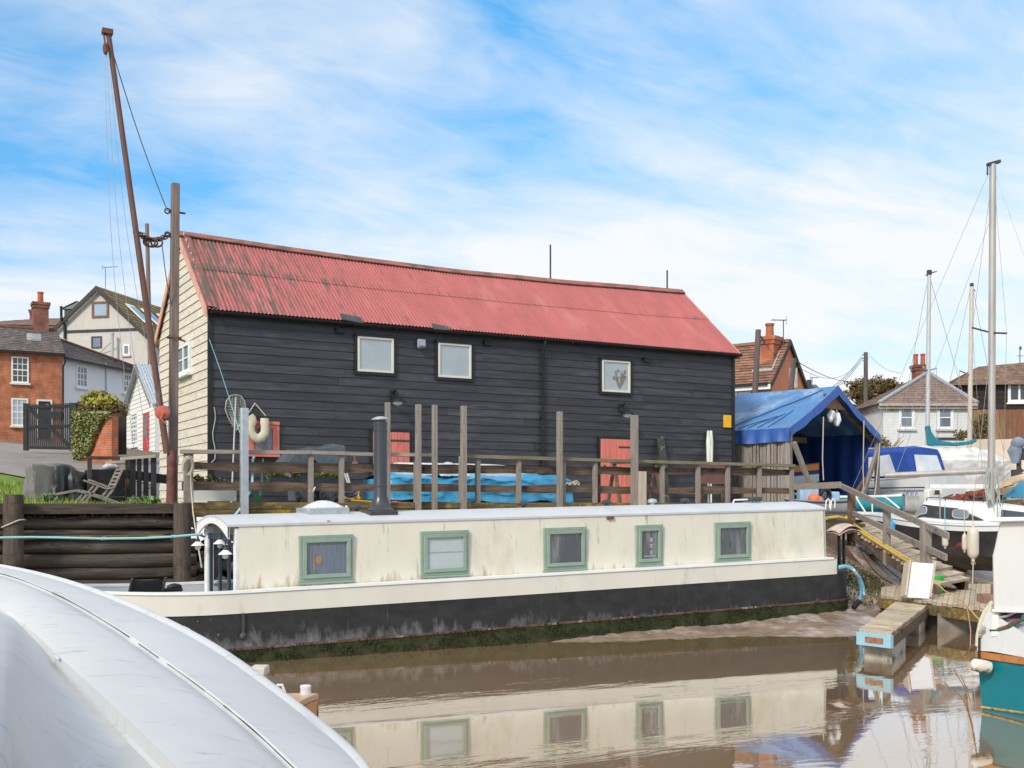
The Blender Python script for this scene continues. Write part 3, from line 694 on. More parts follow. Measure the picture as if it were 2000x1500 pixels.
# gable casements, seen edge-on
def gwin(parent, y0, y1, z0, z1, X, m):
    mb = MB(); f = .07; p0, p1 = X-.07, X+.02
    for a, b, c, d in ((y0, y1, z0, z0+f), (y0, y1, z1-f, z1), (y0, y0+f, z0+f, z1-f), (y1-f, y1, z0+f, z1-f), ((y0+y1)/2-.03, (y0+y1)/2+.03, z0+f, z1-f)): mb.box(p0, p1, a, b, c, d)
    w = build('window', mb, m, parent, .005)
    mb = MB(); mb.box(X-.035, X+.005, y0+f*.5, y1-f*.5, z0+f*.5, z1-f*.5); build('pane', mb, M_glass, w)
    mb = MB(); mb.box(X-.13, X, y0-.07, y1+.07, z0-.08, z0-.004); build('sill', mb, m, w)
    mb = MB(); mb.box(X-.06, X-.03, y0+f, y1-f, (z0+z1)/2-.015, (z0+z1)/2+.015); build('glazing_bar', mb, m, w)
a, b = onX(381, 700, XB), onX(351, 700, XB); zt, zb = onX(366, 664, XB).z, onX(366, 738, XB).z
gwin(bh, a.y+.25, b.y-.1, zb+.1, zt-.1, XB-.02, M_white)
# loose cable hanging on the black wall
q = onY(418, 795, YB-.04); mb = MB(); mb.tube([(q.x+.03*sin(k*1.1), YB-.045, q.z-.14*k) for k in range(9)]+[(q.x-.12, YB-.05, q.z-1.28)], .012, 6); build('cable', mb, mat('pale_cable', (.4, .4, .42), .5), bh)

# ------------------------------------------------------------------ narrowboat
TILT = .0185; XC0 = onY(468, 1100, 14.95).x; XC1 = onY(1614, 1050, 14.95).x
YN, YF = 14.95, 16.68            # cabin sides
YGN, YGF = 14.78, 16.86          # gunwale
nb = T('narrowboat', 'cream and black narrowboat with green framed windows moored along the quay', 'narrowboat', ((XC0+XC1)/2, 15.8, 0))
def tilt(q): return Vector((q.x, q.y, q.z+TILT*(q.x-XC0)))
def nbuild(name, mb, m, parent=None, bevel=0): mb.xf(tilt); return build(name, mb, m, parent or nb, bevel)
XBOW, XST = 1.75, XC1+1.05
def halfw(x):                     # plan shape of the hull
    w = (YGF-YGN)/2
    if x < XC0+.1:
        t = max(0, min(1, (x-XBOW)/(XC0+.1-XBOW))); return w*sqrt(max(0, 1-(1-t)**2.3))*.995+.005
    if x > XC1-.1:
        t = (x-(XC1-.1))/(XST-XC1+.1); return w*(1-.95*t**2.6)
    return w
def sheer(x): return 0 if x > XC0 else .10*((XC0-x)/(XC0-XBOW))**2-.0
YM = (YGN+YGF)/2
hx = [XBOW+(XC0-XBOW)*(k/16)**1.6 for k in range(17)]+[lerp(XC0, XC1, k/30) for k in range(1, 31)]+[lerp(XC1, XST, k/12) for k in range(1, 13)]
def band(z0, z1, off, near_far=(1, -1), bulge=0, lo_in=0.):
    mb = MB()
    for s in near_far:
        secs = []
        for x in hx:
            w = halfw(x); za = z0 if not callable(z0) else z0(x); zb = z1 if not callable(z1) else z1(x)
            secs.append([Vector((x, YM-s*(w+off-lo_in), za)), Vector((x, YM-s*(w+off+bulge), (za+zb)/2)), Vector((x, YM-s*(w+off), zb))])
        mb.loft(secs if s < 0 else secs[::-1], True)
    return mb
def ztop(x): return .925+sheer(x)*1.3
def zblk(x): return .655+sheer(x)
nrm_stain = [((.34, .34, .36), .56, .72, 3.4, (.9, 5, .5)), ((.75, .74, .72), .735, .76, 9, (3, 3, 1))]
M_hullblk = mat('weathered_black_hull_paint', (.027, .026, .028), .5, .4, 5, (.8, 3, 1.2), .003, .45,
   stain=[((.27, .265, .275), .52, .92, 3.2, (2.0, 3, .8), axis_add(2, -.95, .36)), ((.17, .165, .17), .62, .80, 6, (5, 3, .25)), ((.55, .53, .52), .70, .74, 14, (2.5, 3, 1), axis_add(0, -.008, 0)), ((.20, .09, .06), .72, .80, 2.2, (5, 3, .3))])
def nbblack(x): return zblk(x) if x < XC1+.05 else zblk(x)
nbuild('hull', band(.195, nbblack, 0), M_hullblk)
mb = band(.655, .925, .012); mb = band(lambda x: zblk(x)+.001, ztop, .010)
keep = MB()
M_cream = mat('weathered_cream_paint', (.73, .685, .585), .45, .05, 2.0, (1, 1, .6), .0015, .4,
   stain=[((.58, .53, .40), .52, .72, 1.5, (1.2, 1, .5)), ((.34, .36, .19), .595, .72, 3.2, (2.6, 2, .42)), ((.36, .25, .13), .66, .75, 5, (3, 2, .5)), ((.16, .15, .11), .70, .74, 12, (2.2, 2, .8)), ((.46, .44, .33), .62, .84, 9, (6, 2, .25)), ((.45, .36, .24), .56, .72, 3.0, (2.2, 2, .5), axis_add(2, -.9, 1.02))])
M_cream2 = mat('clean_cream_paint', (.74, .705, .62), .45, .05, 2.0, (1, 1, .6), .001, .4, stain=[((.56, .54, .45), .58, .75, 2.2, (1.5, 1, .5)), ((.22, .20, .14), .69, .73, 10, (2, 2, 1)), ((.44, .41, .31), .62, .8, 7, (5, 2, .4))])
def clipband(mb, xa, xb):
    out = MB(); out.v = mb.v; 
    for f, s in zip(mb.f, mb.s):
        c = sum((mb.v[i].x for i in f))/len(f)
        if xa <= c <= xb: out.f.append(f); out.s.append(s)
    return out
nbuild('topside', clipband(mb, 0, XC1+.1), M_cream2)
sp = MB(); 
for s in (1,): pass
mb = clipband(band(lambda x: zblk(x)+.001, lambda x: zblk(x)+.04, .006), XC1+.1, 99); nbuild('stern_band', mb, M_hullblk)
# weed band below, reaching under the water
mb = band(-.55, .19, .012, bulge=.02)
mb2 = MB()
for i in range(9000):
    x = R.uniform(XBOW+.4, XST-.05); z = .185-.32*R.random()**1.3; zz = z
    if noise.fractal(Vector((x*2.6, z*5, 8)), 1, 2, 4)+.25*(.19-z) < -.08: continue
    y = YM-halfw(x)-.016; s = .017
    o = Vector((x, y, zz+noise.noise(Vector((x*5, 1, 2)))*.02)); d = Vector((0, -1, 0))
    mb2.add([o+Vector((R.uniform(-s, s), R.uniform(-.03, 0), R.uniform(-s, s)*1.6)) for k in range(3)], [(0, 1, 2)])
wb = nbuild('weed_band', mb, mat('weedy_hull_bottom', (.036, .043, .017), .85, .5, 7, (1, 1, 1.6), .008, .25, stain=[((.085, .055, .035), .50, .62, 3.0, (.8, 1, 2), axis_add(2, -1.3, .04)), ((.02, .02, .014), .60, .70, 7, (1, 1, 1))]))
wd = MB(); wd.v = mb2.v; wd.f = mb2.f; wd.s = mb2.s; wd.xf(tilt); o = build('weed', wd, leafmat('green_weed', [(.016, .028, .007), (.034, .048, .011), (.050, .034, .02), (.02, .034, .008), (.06, .06, .03)]), wb); o['kind'] = 'stuff'
# rubbing line between black and weed, gunwale cap, decks
nbuild('rubbing_strake', band(.170, .205, .022), mat('rusty_strake', (.13, .075, .06), .8, .4, 8, (1, 1, 1), .004, stain=[((.40, .36, .34), .55, .7, 4, (1.5, 1, 1))]))
mb = MB()
for s in (1, -1):
    mb.loft([[Vector((x, YM-s*(halfw(x)+.025), ztop(x))), Vector((x, YM-s*(halfw(x)+.02), ztop(x)+.035)), Vector((x, YM-s*max(.0, halfw(x)-(.16 if x > XC0 else .07)), ztop(x)+.036)), Vector((x, YM-s*max(0, halfw(x)-(.16 if x > XC0 else .07)), ztop(x)-.0))] for x in hx if x < XC1+.05], False)
nbuild('gunwale', mb, M_white)
mb = MB()       # well deck: inside bulwarks and floor
for s in (1, -1): mb.loft([[Vector((x, YM-s*max(0, halfw(x)-.065), .42)), Vector((x, YM-s*max(0, halfw(x)-.065), ztop(x)+.03))] for x in hx if x <= XC0+1.3], True)
mb.loft([[Vector((x, YM-max(0, halfw(x)-.065), .43)), Vector((x, YM+max(0, halfw(x)-.065), .43))] for x in hx if x <= XC0+1.3], False)
nbuild('well_deck', mb, mat('grey_white_deck_paint', (.52, .53, .56), .6, .08, 4))
mb = MB(); mb.loft([[Vector((x, YM-halfw(x), zblk(x)+.04)), Vector((x, YM+halfw(x), zblk(x)+.04))] for x in hx if x >= XC1-.02], False)
nbuild('stern_deck', mb, M_hullblk)
# cabin
mb = MB(); ZC = 1.80
tw = .05
for y0, y1, s in ((YN, YN+.05, 1), (YF-.05, YF, -1)):
    a = [(XC0, y0 if s > 0 else y1, .955), (XC1, y0 if s > 0 else y1, .955)]
secs = []
n = 40
mb.grid(lambda u, v: Vector((lerp(XC0, XC1, u), YN+.035*v, lerp(.955, ZC, v))), n, 4); mb.grid(lambda u, v: Vector((lerp(XC0+1.25, XC1, u), YF-.035*v, lerp(.955, ZC, v))), n, 4, True, True)
nbuild('cabin_side', mb, M_cream)
def camber(v): return .125*(1-(2*v-1)**2)
mb = MB(); XR0, XR1 = XC0-.16, XC1+.03
def roof_fn(dz): return lambda u, v: Vector((lerp(XR0, XR1, u), lerp(YN+.02, YF-.02, v), ZC+camber(v)+dz))
mb.grid(roof_fn(.03), 30, 12, True, True); mb.grid(roof_fn(0), 30, 12)
for v in (0, 1):
    y = lerp(YN+.02, YF-.02, v); mb.grid(lambda a, b: Vector((lerp(XR0, XR1, a), y, ZC+.03*b)), 30, 1, False, v == 1)
mb.v = mb.v
for X in (XR0, XR1): mb.grid(lambda a, b: Vector((X, lerp(YN+.02, YF-.02, a), ZC+camber(a)+.03*b)), 12, 1, False, X == XR1)
nbuild('roof', mb, mat('pale_grey_roof_paint', (.55, .57, .60), .45, .06, 2, stain=[((.44, .46, .48), .55, .75, 1.5, (1, 1, 1))]))
mb = MB()       # arched valance at the front
mb.loft([[Vector((XR0+.004, lerp(YN+.02, YF-.02, k/14), ZC+camber(k/14))), Vector((XR0+.004, lerp(YN+.02, YF-.02, k/14), ZC-.16+camber(k/14)*1.6*(k not in (0, 14)))), Vector((XR0+.03, lerp(YN+.02, YF-.02, k/14), ZC-.16+camber(k/14)*1.6*(k not in (0, 14)))), Vector((XR0+.03, lerp(YN+.02, YF-.02, k/14), ZC+camber(k/14)))] for k in range(15)], False)
nbuild('valance', mb, M_white)
mb = MB(); mb.prism([(XC1-.01, YN, .955), (XC1-.01, YF, .955), (XC1-.01, YF-.035, ZC)]+[(XC1-.01, lerp(YF-.035, YN+.035, k/8), ZC+camber(k/8)) for k in range(1, 8)]+[(XC1-.01, YN+.035, ZC)], (-.04, 0, 0))
nbuild('rear_bulkhead', mb, M_cream)
mb = MB(); mb.box(XC1, XC1+.13, YN+.12, YN+.62, .9, 1.62); nbuild('stern_locker', mb, M_dark, bevel=.01)
# front doors: dark blue frames, glass
mb = MB(); mb.box(XC0+1.25, XC0+1.29, YN+.04, YF-.05, .45, ZC+.05); nbuild('front_bulkhead', mb, M_glass)
mb = MB(); mb.box(XC0, XC0+1.3, YF-.03, YF+.03, ZC-.22, ZC+.0); nbuild('porch_header', mb, M_white)
for y in (YN+.045, YF-.2, ):
    mb = MB(); mb.box(XC0-.05, XC0+.05, y, y+.16 if y > 16 else y+.09, .45, ZC-.02); nbuild('corner_post', mb, M_white, bevel=.006)
mb = MB()
for y in (15.36, 15.83, 16.33): mb.box(XC0-.04, XC0-.002, y, y+.065, .45, ZC-.12)
mb.box(XC0-.035, XC0-.002, YN+.14, YF-.2, ZC-.2, ZC-.12)
nbuild('door_frame', mb, mat('navy_paint', (.035, .055, .09), .4, .15, 5))
def blamp(y, z, dx=-.14):
    mb = MB(); mb.tube([(XC0-.03, y, z+.12), (XC0+dx, y, z+.16), (XC0+dx, y, z+.06)], .018, 6); mb.sphere((XC0+dx, y, z+.07), .035)
    l = nbuild('porch_lamp', mb, M_iron)
    mb = MB(); mb.lathe([(.03, .06), (.1, 0)], (XC0+dx, y, z), n=14, cap=False); nbuild('lamp_shade', mb, M_white, l)
    mb = MB(); mb.sphere((XC0+dx, y, z-.02), .045); nbuild('bulb', mb, mat('clear_bulb', (.6, .62, .6), .1, .05, 3, spec=.8), l)
blamp(15.14, 1.43); blamp(15.75, 1.55, -.05); blamp(16.66, 1.50)
# side windows
M_sage = mat('sage_green_window_paint', (.27, .355, .29), .5, .10, 4, (1, 1, 1), .001, stain=[((.16, .25, .18), .60, .75, 4, (1, 1, 1)), ((.40, .42, .36), .74, .78, 10, (1, 1, 1))])
def nwindow(px, pane, lab=None):
    x0, x1, z0, z1 = rectY(*px, YN-.03); xm = (x0+x1)/2; dz = TILT*(xm-XC0); z0 -= dz; z1 -= dz
    Y = YN+.01; fw = .085; p0 = Y-.05
    def fr(f0, f1, pa, pb):
        mb = MB(); mb.box(x0+f0, x1-f0, pa, pb, z0+f0, z0+f1); mb.box(x0+f0, x1-f0, pa, pb, z1-f1, z1-f0); mb.box(x0+f0, x0+f1, pa, pb, z0+f1, z1-f1); mb.box(x1-f1, x1-f0, pa, pb, z0+f1, z1-f1); return mb
    w = nbuild('window', fr(0, .045, Y-.03, Y+.05), M_sage, bevel=.004)
    nbuild('sash', fr(.046, .10, Y-.05, Y+.05), M_sage, w, .004)
    mb = MB(); mb.box(x0+.09, x1-.09, Y-.018, Y+.04, z0+.09, z1-.09); nbuild('pane', mb, pane, w)
    mb = MB(); mb.box(x0-.01, x1+.01, Y-.045, Y+.0, z0-.028, z0-.002); nbuild('sill', mb, M_sage, w)
    return w, x0, x1, z0, z1
M_p1 = mat('blue_boards_behind_glass', (.115, .15, .20), .09, .25, 7, (5, 5, .5), spec=.8, stain=[((.05, .06, .08), .62, .68, 3, (8, 4, .4))])
M_p2 = mat('white_blind_behind_glass', (.47, .53, .54), .09, .06, 3, (1, 1, 2), spec=.8)
M_p3 = mat('dark_cabin_glass', (.055, .064, .078), .05, .5, 1.6, spec=.9, stain=[((.17, .175, .185), .50, .60, 1.3, (3.2, 1, .5)), ((.025, .028, .035), .58, .62, 1.0, (4, 1, .8))])  # lighter and darker upright bands painted in for reflections in the panes
w1, x0, x1, z0, z1 = nwindow((585.5, 1045, 691, 1135), M_p1)
mb = MB(); mb.sphere((lerp(x0, x1, .36), YN-.012, lerp(z0, z1, .46)), (.05, .004, .06)); mb.box(lerp(x0, x1, .27)-.008, lerp(x0, x1, .27)+.008, YN-.016, YN-.01, z0+.15, z1-.22); nbuild('lamp_glow', mb, mat('orange_lamp', (.34, .20, .12), .5), w1)
w2, x0, x1, z0, z1 = nwindow((823, 1036.5, 916.5, 1123), M_p2)
mb = MB(); mb.box(x0+.1, x1-.1, YN-.014, YN-.006, lerp(z0, z1, .52)-.006, lerp(z0, z1, .52)+.006); nbuild('blind_edge', mb, mat('blind_seam', (.36, .42, .44), .5), w2)
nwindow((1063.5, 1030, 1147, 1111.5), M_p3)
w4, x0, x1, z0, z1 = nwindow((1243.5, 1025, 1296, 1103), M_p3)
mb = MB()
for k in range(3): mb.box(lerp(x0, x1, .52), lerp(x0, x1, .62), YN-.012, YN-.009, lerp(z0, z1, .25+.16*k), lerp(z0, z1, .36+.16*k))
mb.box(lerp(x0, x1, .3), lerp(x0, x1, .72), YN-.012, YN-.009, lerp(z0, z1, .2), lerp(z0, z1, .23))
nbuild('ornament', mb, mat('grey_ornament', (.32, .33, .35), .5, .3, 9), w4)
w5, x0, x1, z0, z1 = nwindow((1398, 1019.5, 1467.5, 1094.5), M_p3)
# stove pipe, hatch, mushroom vents, roof rail
def roof_z(y): v = (y-YN-.02)/(YF-YN-.04); return ZC+.03+camber(v)
q = onY(743, 1005, 15.45); x = q.x; zb = roof_z(15.45); zt = onY(743, 822, 15.45).z-TILT*(x-XC0)
M_flue = mat('black_flue_paint', (.032, .036, .042), .32, .3, 4, (1, 1, .2), spec=.6)
mb = MB(); mb.lathe([(.20, zb-.02), (.20, zb+.05), (.15, zb+.09), (.115, zb+.2), (.10, zb+.25), (.10, zt-.06), (.103, zt-.06), (.103, zt-.02), (.085, zt-.02), (.085, zt+.02)], (x, 15.45, 0), n=24)
for zz in (zb+.38, zb+1.2): mb.lathe([(.102, zz), (.106, zz+.004), (.106, zz+.02), (.102, zz+.024)], (x, 15.45, 0), n=24, cap=False)
fl = nbuild('stove_pipe', mb, M_flue)
mb = MB(); mb.lathe([(.13, zt+.015), (.13, zt+.03), (.06, zt+.06), (.0, zt+.068)], (x, 15.45, 0), n=20); nbuild('cowl', mb, M_galv, fl)
mb = MB(); mb.box(x-.24, x+.2, 15.25, 15.65, zb-.05, zb+.03); nbuild('flange', mb, M_flue, fl, .012)
q0, q1 = onY(590, 996, 15.7).x, onY(671, 996, 15.7).x; zb = roof_z(15.7)
mb = MB(); mb.box(q0, q1, 15.45, 15.98, zb-.04, zb+.07); ht = nbuild('roof_hatch', mb, M_galv, bevel=.01)
mb = MB(); mb.grid(lambda a, b: Vector((lerp(q0+.05, q1-.05, a), lerp(15.5, 15.93, b), zb+.072+.11*(sin(pi*a)*sin(pi*b))**.6)), 14, 8, True, True); nbuild('dome', mb, mat('clear_dome', (.62, .66, .70), .12, .08, 2, spec=.8), ht)
mb = MB()
for a in (q0+.03, q0+.15, q1-.15, q1-.03): mb.sphere((a, 15.5, zb+.08), .018, 8, 6)
nbuild('latch', mb, M_white, ht)
for px, mm in ((697, M_flue), (1023, M_flue), (1185, M_flue), (1274, M_galv), (1337, M_flue)):
    xx = onY(px, 992, 15.95).x; zb = roof_z(15.95); mb = MB(); mb.lathe([(.04, zb-.02), (.04, zb+.03), (.085, zb+.04), (.088, zb+.065), (.06, zb+.10), (0, zb+.112)], (xx, 15.95, 0), n=16); nbuild('mushroom_vent', mb, mm)
xa, xb = onY(1432, 980, 15.8).x, onY(1488, 980, 15.8).x; zb = roof_z(15.8)
mb = MB(); mb.tube([(xa, 15.8, zb), (xa+.02, 15.8, zb+.05), (xb-.1, 15.8, zb+.06), (xb, 15.8, zb)], .016, 8); nbuild('roof_rail', mb, M_white)
mb = MB(); mb.box(xb-.34, xb-.1, 15.68, 15.92, zb+.02, zb+.10); nbuild('roof_box', mb, M_dark, bevel=.012)
# lifting lugs, weld scars along the roof edge
mb = MB()
for px in (1193,):
    xx = onY(px, 1008, YN).x; mb.box(xx-.06, xx+.06, YN+.0, YN+.06, ZC-.05, ZC-.0)
nbuild('drain_hole', mb, M_rust)
# front fender strap on the hull and the rusty drip below it
xx = onY(474, 1240, YGN).x; mb = MB(); mb.box(xx-.02, xx+.02, YGN-.03, YGN-.01, .3, .66); mb.sphere((xx, YGN-.03, .36), (.05, .04, .05)); nbuild('hull_strap', mb, M_iron)
# stern dolly with its cap: tiller stand of two tubes and a pad
xa, xb = onY(1636, 1070, 15.5).x, onY(1650, 1070, 15.5).x; mb = MB()
mb.tube([(xa, 15.45, .66), (xa-.02, 15.45, 1.42)], .03, 8); mb.tube([(xb+.03, 15.55, .66), (xb+.02, 15.55, 1.42)], .03, 8); ti = nbuild('tiller_stand', mb, M_black)
mb = MB(); mb.grid(lambda a, b: Vector((xa-.16+a*.66, 15.3+b*.4, 1.40+.13*sin(pi*a)-.05*(2*b-1)**2)), 12, 6, True, True); mb.grid(lambda a, b: Vector((xa-.16+a*.66, 15.3+b*.4, 1.36+.10*sin(pi*a)-.05*(2*b-1)**2)), 12, 6, True)
nbuild('pad', mb, mat('worn_pink_grey_pad', (.50, .40, .36), .8, .2, 6), ti)
# ------------------------------------------------------------------ houses (general builder: eaves along u, gable along g)
M_slate = mat('weathered_slate', (.125, .105, .100), .7, .22, 3, (1, 1, 1), .004, .3, island=.28, stain=[((.24, .22, .20), .55, .68, 1.2, (1, 1, 1)), ((.07, .075, .03), .62, .74, .9, (1, 1, 1))])
M_tile = mat('brown_pantiles', (.27, .145, .10), .85, .25, 4, (1, 1, 1), .004, .2, island=.30, stain=[((.16, .15, .06), .60, .75, .8, (1, 1, 1))])
M_tilegrey = mat('grey_brown_tiles', (.22, .155, .13), .85, .22, 3, island=.2, stain=[((.14, .13, .07), .6, .75, .8, (1, 1, 1))])
M_moss = mat('mossy_tiles', (.16, .12, .075), .9, .3, 2, island=.25, stain=[((.21, .17, .03), .48, .62, .8, (1, 1, 1))])
M_brick = brickmat('orange_red_brick', (.56, .155, .06), (.43, .115, .048), (.38, .29, .22))
M_brickd = brickmat('dark_red_brick', (.29, .09, .06), (.22, .075, .055), (.22, .18, .15))
M_render_c = mat('cream_roughcast', (.56, .515, .48), .9, .06, 3, bump=.004, bsc=60, stain=[((.48, .43, .38), .55, .75, .8, (1, 1, .5))])
M_render_w = mat('white_painted_render', (.74, .76, .80), .8, .04, 2, stain=[((.62, .64, .67), .58, .78, .9, (1, 1, .6))])
M_render_o = mat('orange_render', (.62, .24, .13), .85, .08, 2, stain=[((.50, .20, .12), .55, .75, .7, (1, 1, .6))])
M_ridge = mat('red_ridge_tiles', (.22, .10, .075), .85, .3, 6)
M_pot = mat('terracotta_pot', (.38, .12, .065), .8, .2, 6)
def courses(mb, e0, e1, r1, r0, n, cols, t=.03):
    """lapped slates/tiles between the eave edge e0-e1 and the ridge edge r0-r1"""
    e0, e1, r0, r1 = map(Vector, (e0, e1, r0, r1)); nr = (e1-e0).cross(r0-e0).normalized()
    if nr.z < 0: nr = -nr
    for i in range(n):
        a, b = e0.lerp(r0, i/n), e1.lerp(r1, i/n); c, d = e0.lerp(r0, min(1, (i+1.12)/n)), e1.lerp(r1, min(1, (i+1.12)/n))
        off = .5*(i % 2)
        ks = [0]+[(k+off)/cols for k in range(1 if off == 0 else 0, cols)]+[1]
        for k in range(len(ks)-1):
            u0, u1 = ks[k], ks[k+1]
            if u1-u0 < 1e-4: continue
            h = t*(1+R.uniform(-.25, .25))
            p = [a.lerp(b, u0)+nr*h, a.lerp(b, u1)+nr*h, c.lerp(d, u1)+nr*.004, c.lerp(d, u0)+nr*.004, a.lerp(b, u0), a.lerp(b, u1)]
            mb.add(p, [(0, 1, 2, 3), (4, 5, 1, 0)])
    return mb
def chimney(parent, c, w, d, z0, z1, pots, m=None, u=Vector((1, 0, 0)), potm=None):
    u = Vector(u).normalized(); g = Vector((-u.y, u.x, 0)); c = Vector(c); mb = MB()
    def blk(w_, d_, za, zb): mb.obox(Vector((c.x, c.y, za))-u*w_/2-g*d_/2, u*w_, g*d_, (0, 0, zb-za))
    blk(w, d, z0, z1-.32); blk(w+.1, d+.1, z1-.319, z1-.16); blk(w+.18, d+.18, z1-.159, z1)
    ch = build('chimney', mb, m or M_brickd, parent)
    for off, h, r in pots:
        q = c+u*off; mb = MB(); mb.lathe([(r*1.1, z1-.02), (r, z1+.1), (r*.9, z1+h-.1), (r*1.1, z1+h-.08), (r*1.1, z1+h), (r*.8, z1+h), (r*.8, z1+h-.15)], (q.x, q.y, 0), n=14); build('chimney_pot', mb, potm or M_pot, ch)
    return ch
def facade_window(parent, o, u, out, s0, s1, z0, z1, frame, pane, nx=2, nz=2, fw=.07, bw=.03, sill=None, depth=.06):
    """window lying on a wall plane: o + u*s"""
    o, u, out = Vector(o), Vector(u).normalized(), Vector(out).normalized()
    def bx(mb, a, b, c, d, p0, p1): mb.obox(o+u*a+out*p0+Vector((0, 0, c-o.z)), u*(b-a), out*(p1-p0), (0, 0, d-c))
    mb = MB(); bx(mb, s0, s1, z0, z0+fw, -.02, depth); bx(mb, s0, s1, z1-fw, z1, -.02, depth); bx(mb, s0, s0+fw, z0+fw, z1-fw, -.02, depth); bx(mb, s1-fw, s1, z0+fw, z1-fw, -.02, depth)
    w = build('window', mb, frame, parent)
    mb = MB(); bx(mb, s0+fw*.5, s1-fw*.5, z0+fw*.5, z1-fw*.5, -.01, depth*.35); build('pane', mb, pane, w)
    if nx > 1 or nz > 1:
        mb = MB()
        for i in range(1, nx): s = lerp(s0+fw, s1-fw, i/nx); bx(mb, s-bw/2, s+bw/2, z0+fw, z1-fw, depth*.3, depth*.7)
        for i in range(1, nz): z = lerp(z0+fw, z1-fw, i/nz); b_ = bw*(1.9 if nz == 4 and i == 2 else 1); bx(mb, s0+fw, s1-fw, z-b_/2, z+b_/2, depth*.3, depth*.72)
        build('glazing_bar', mb, frame, w)
    if sill: mb = MB(); bx(mb, s0-.08, s1+.08, z0-.1, z0-.003, -.02, depth+.08); build('sill', mb, sill, w)
    return w
def aerial(parent, base, h, d, L=.9, rev=1):
    base = Vector(base); d = Vector(d).normalized(); t = base+Vector((0, 0, h)); mb = MB(); mb.tube([base, t], .022, 6); mb.tube([t-d*.25*L*rev, t+d*L*rev], .016, 6)
    g = Vector((-d.y, d.x, .0))
    for k in range(7): c = t+d*rev*L*(k/6*1.15-.2); mb.tube([c-g*.16, c+g*.16], .009, 4)
    mb.tube([t-d*.25*L*rev-Vector((0, 0, .18)), t-d*.25*L*rev+Vector((0, 0, .18))], .012, 4)
    return build('aerial', mb, M_wire, parent)

# ---- red brick cottage
YC = 66.0
c0 = onY(122, 690, YC); xr = c0.x; xl = onY(-260, 690, YC).x; zb = ground_z(xr-3, YC)-.3; ze = onY(60, 686, YC).z
hc = T('brick_cottage', 'orange red brick cottage with slate roof and white sash windows', 'cottage', (xr-4, YC, zb))
mb = MB(); mb.box(xl, xr, YC, YC+6, zb, ze); build('wall', mb, M_brick, hc)
zr = onY(50, 641, YC+3).z
mb = MB(); courses(mb, (xl, YC-.25, ze-.05), (xr+.12, YC-.25, ze-.05), (xr+.12, YC+3, zr), (xl, YC+3, zr), 14, 46)
courses(mb, (xr+.12, YC+6.25, ze-.05), (xl, YC+6.25, ze-.05), (xl, YC+3, zr), (xr+.12, YC+3, zr), 14, 46)
rf = build('roof', mb, M_slate, hc)
mb = MB(); mb.prism([(xr-.01, YC+.05, ze-.05), (xr-.01, YC+5.95, ze-.05), (xr-.01, YC+3, zr-.05)], (-.2, 0, 0)); build('gable', mb, M_brick, hc)
mb = MB(); mb.beam((xl, YC+3, zr+.04), (xr+.12, YC+3, zr+.04), .28, .12); build('ridge', mb, M_ridge, rf)
mb = MB(); mb.box(xl, xr+.1, YC-.34, YC-.24, ze-.16, ze-.04); build('gutter', mb, M_black, hc)
mb = MB(); mb.tube([(xr+.05, YC-.3, ze-.1), (xr+.12, YC-.15, ze-.5), (xr+.02, YC-.08, ze-.75), (xr+.02, YC-.08, zb)], .05, 8); build('downpipe', mb, M_black, hc)
cx = onY(79, 620, YC+3).x; chimney(hc, (cx, YC+3.0, 0), .78, .8, zr-1.2, onY(79, 592, YC+3).z, [(0, .62, .16)], M_brickd)
mb = MB(); a = Vector((cx-.8, YC+2.2, zr-.42)); mb.obox(a, (.75, .0, -.0), (-.1, -.9, -.5), (0, -.02, .04)); build('lead_flashing', mb, M_galv, rf)
def on_fac(px0, py0, px1, py1, Y): x0, x1, z0, z1 = rectY(px0, py0, px1, py1, Y); return x0, x1, z0, z1
for px, nz in (((22, 697, 56, 748), 4), ((22, 778, 55, 832), 4)):
    x0, x1, z0, z1 = on_fac(*px, YC); facade_window(hc, (0, YC, 0), (1, 0, 0), (0, -1, 0), x0, x1, z0, z1, M_white, M_glass if nz == 4 and px[1] < 750 else M_pane_pale, 3, 4, .08, .035, M_cream)
x0, x1, z0, z1 = on_fac(75, 784, 98, 857, YC); mb = MB(); mb.box(x0, x1, YC-.05, YC+.02, z0, z1); dr = build('door', mb, M_black, hc)
mb = MB(); mb.box(x0-.1, x0-.003, YC-.06, YC+.02, z0, z1+.1); mb.box(x1+.003, x1+.1, YC-.06, YC+.02, z0, z1+.1); mb.box(x0-.002, x1+.002, YC-.06, YC, z1+.003, z1+.1); build('door_frame', mb, M_cream, dr)
mb = MB(); mb.box(lerp(x0, x1, .62), lerp(x0, x1, .92), YC-.06, YC-.052, lerp(z0, z1, .85), lerp(z0, z1, .94)); build('door_light', mb, M_pane_pale, dr)

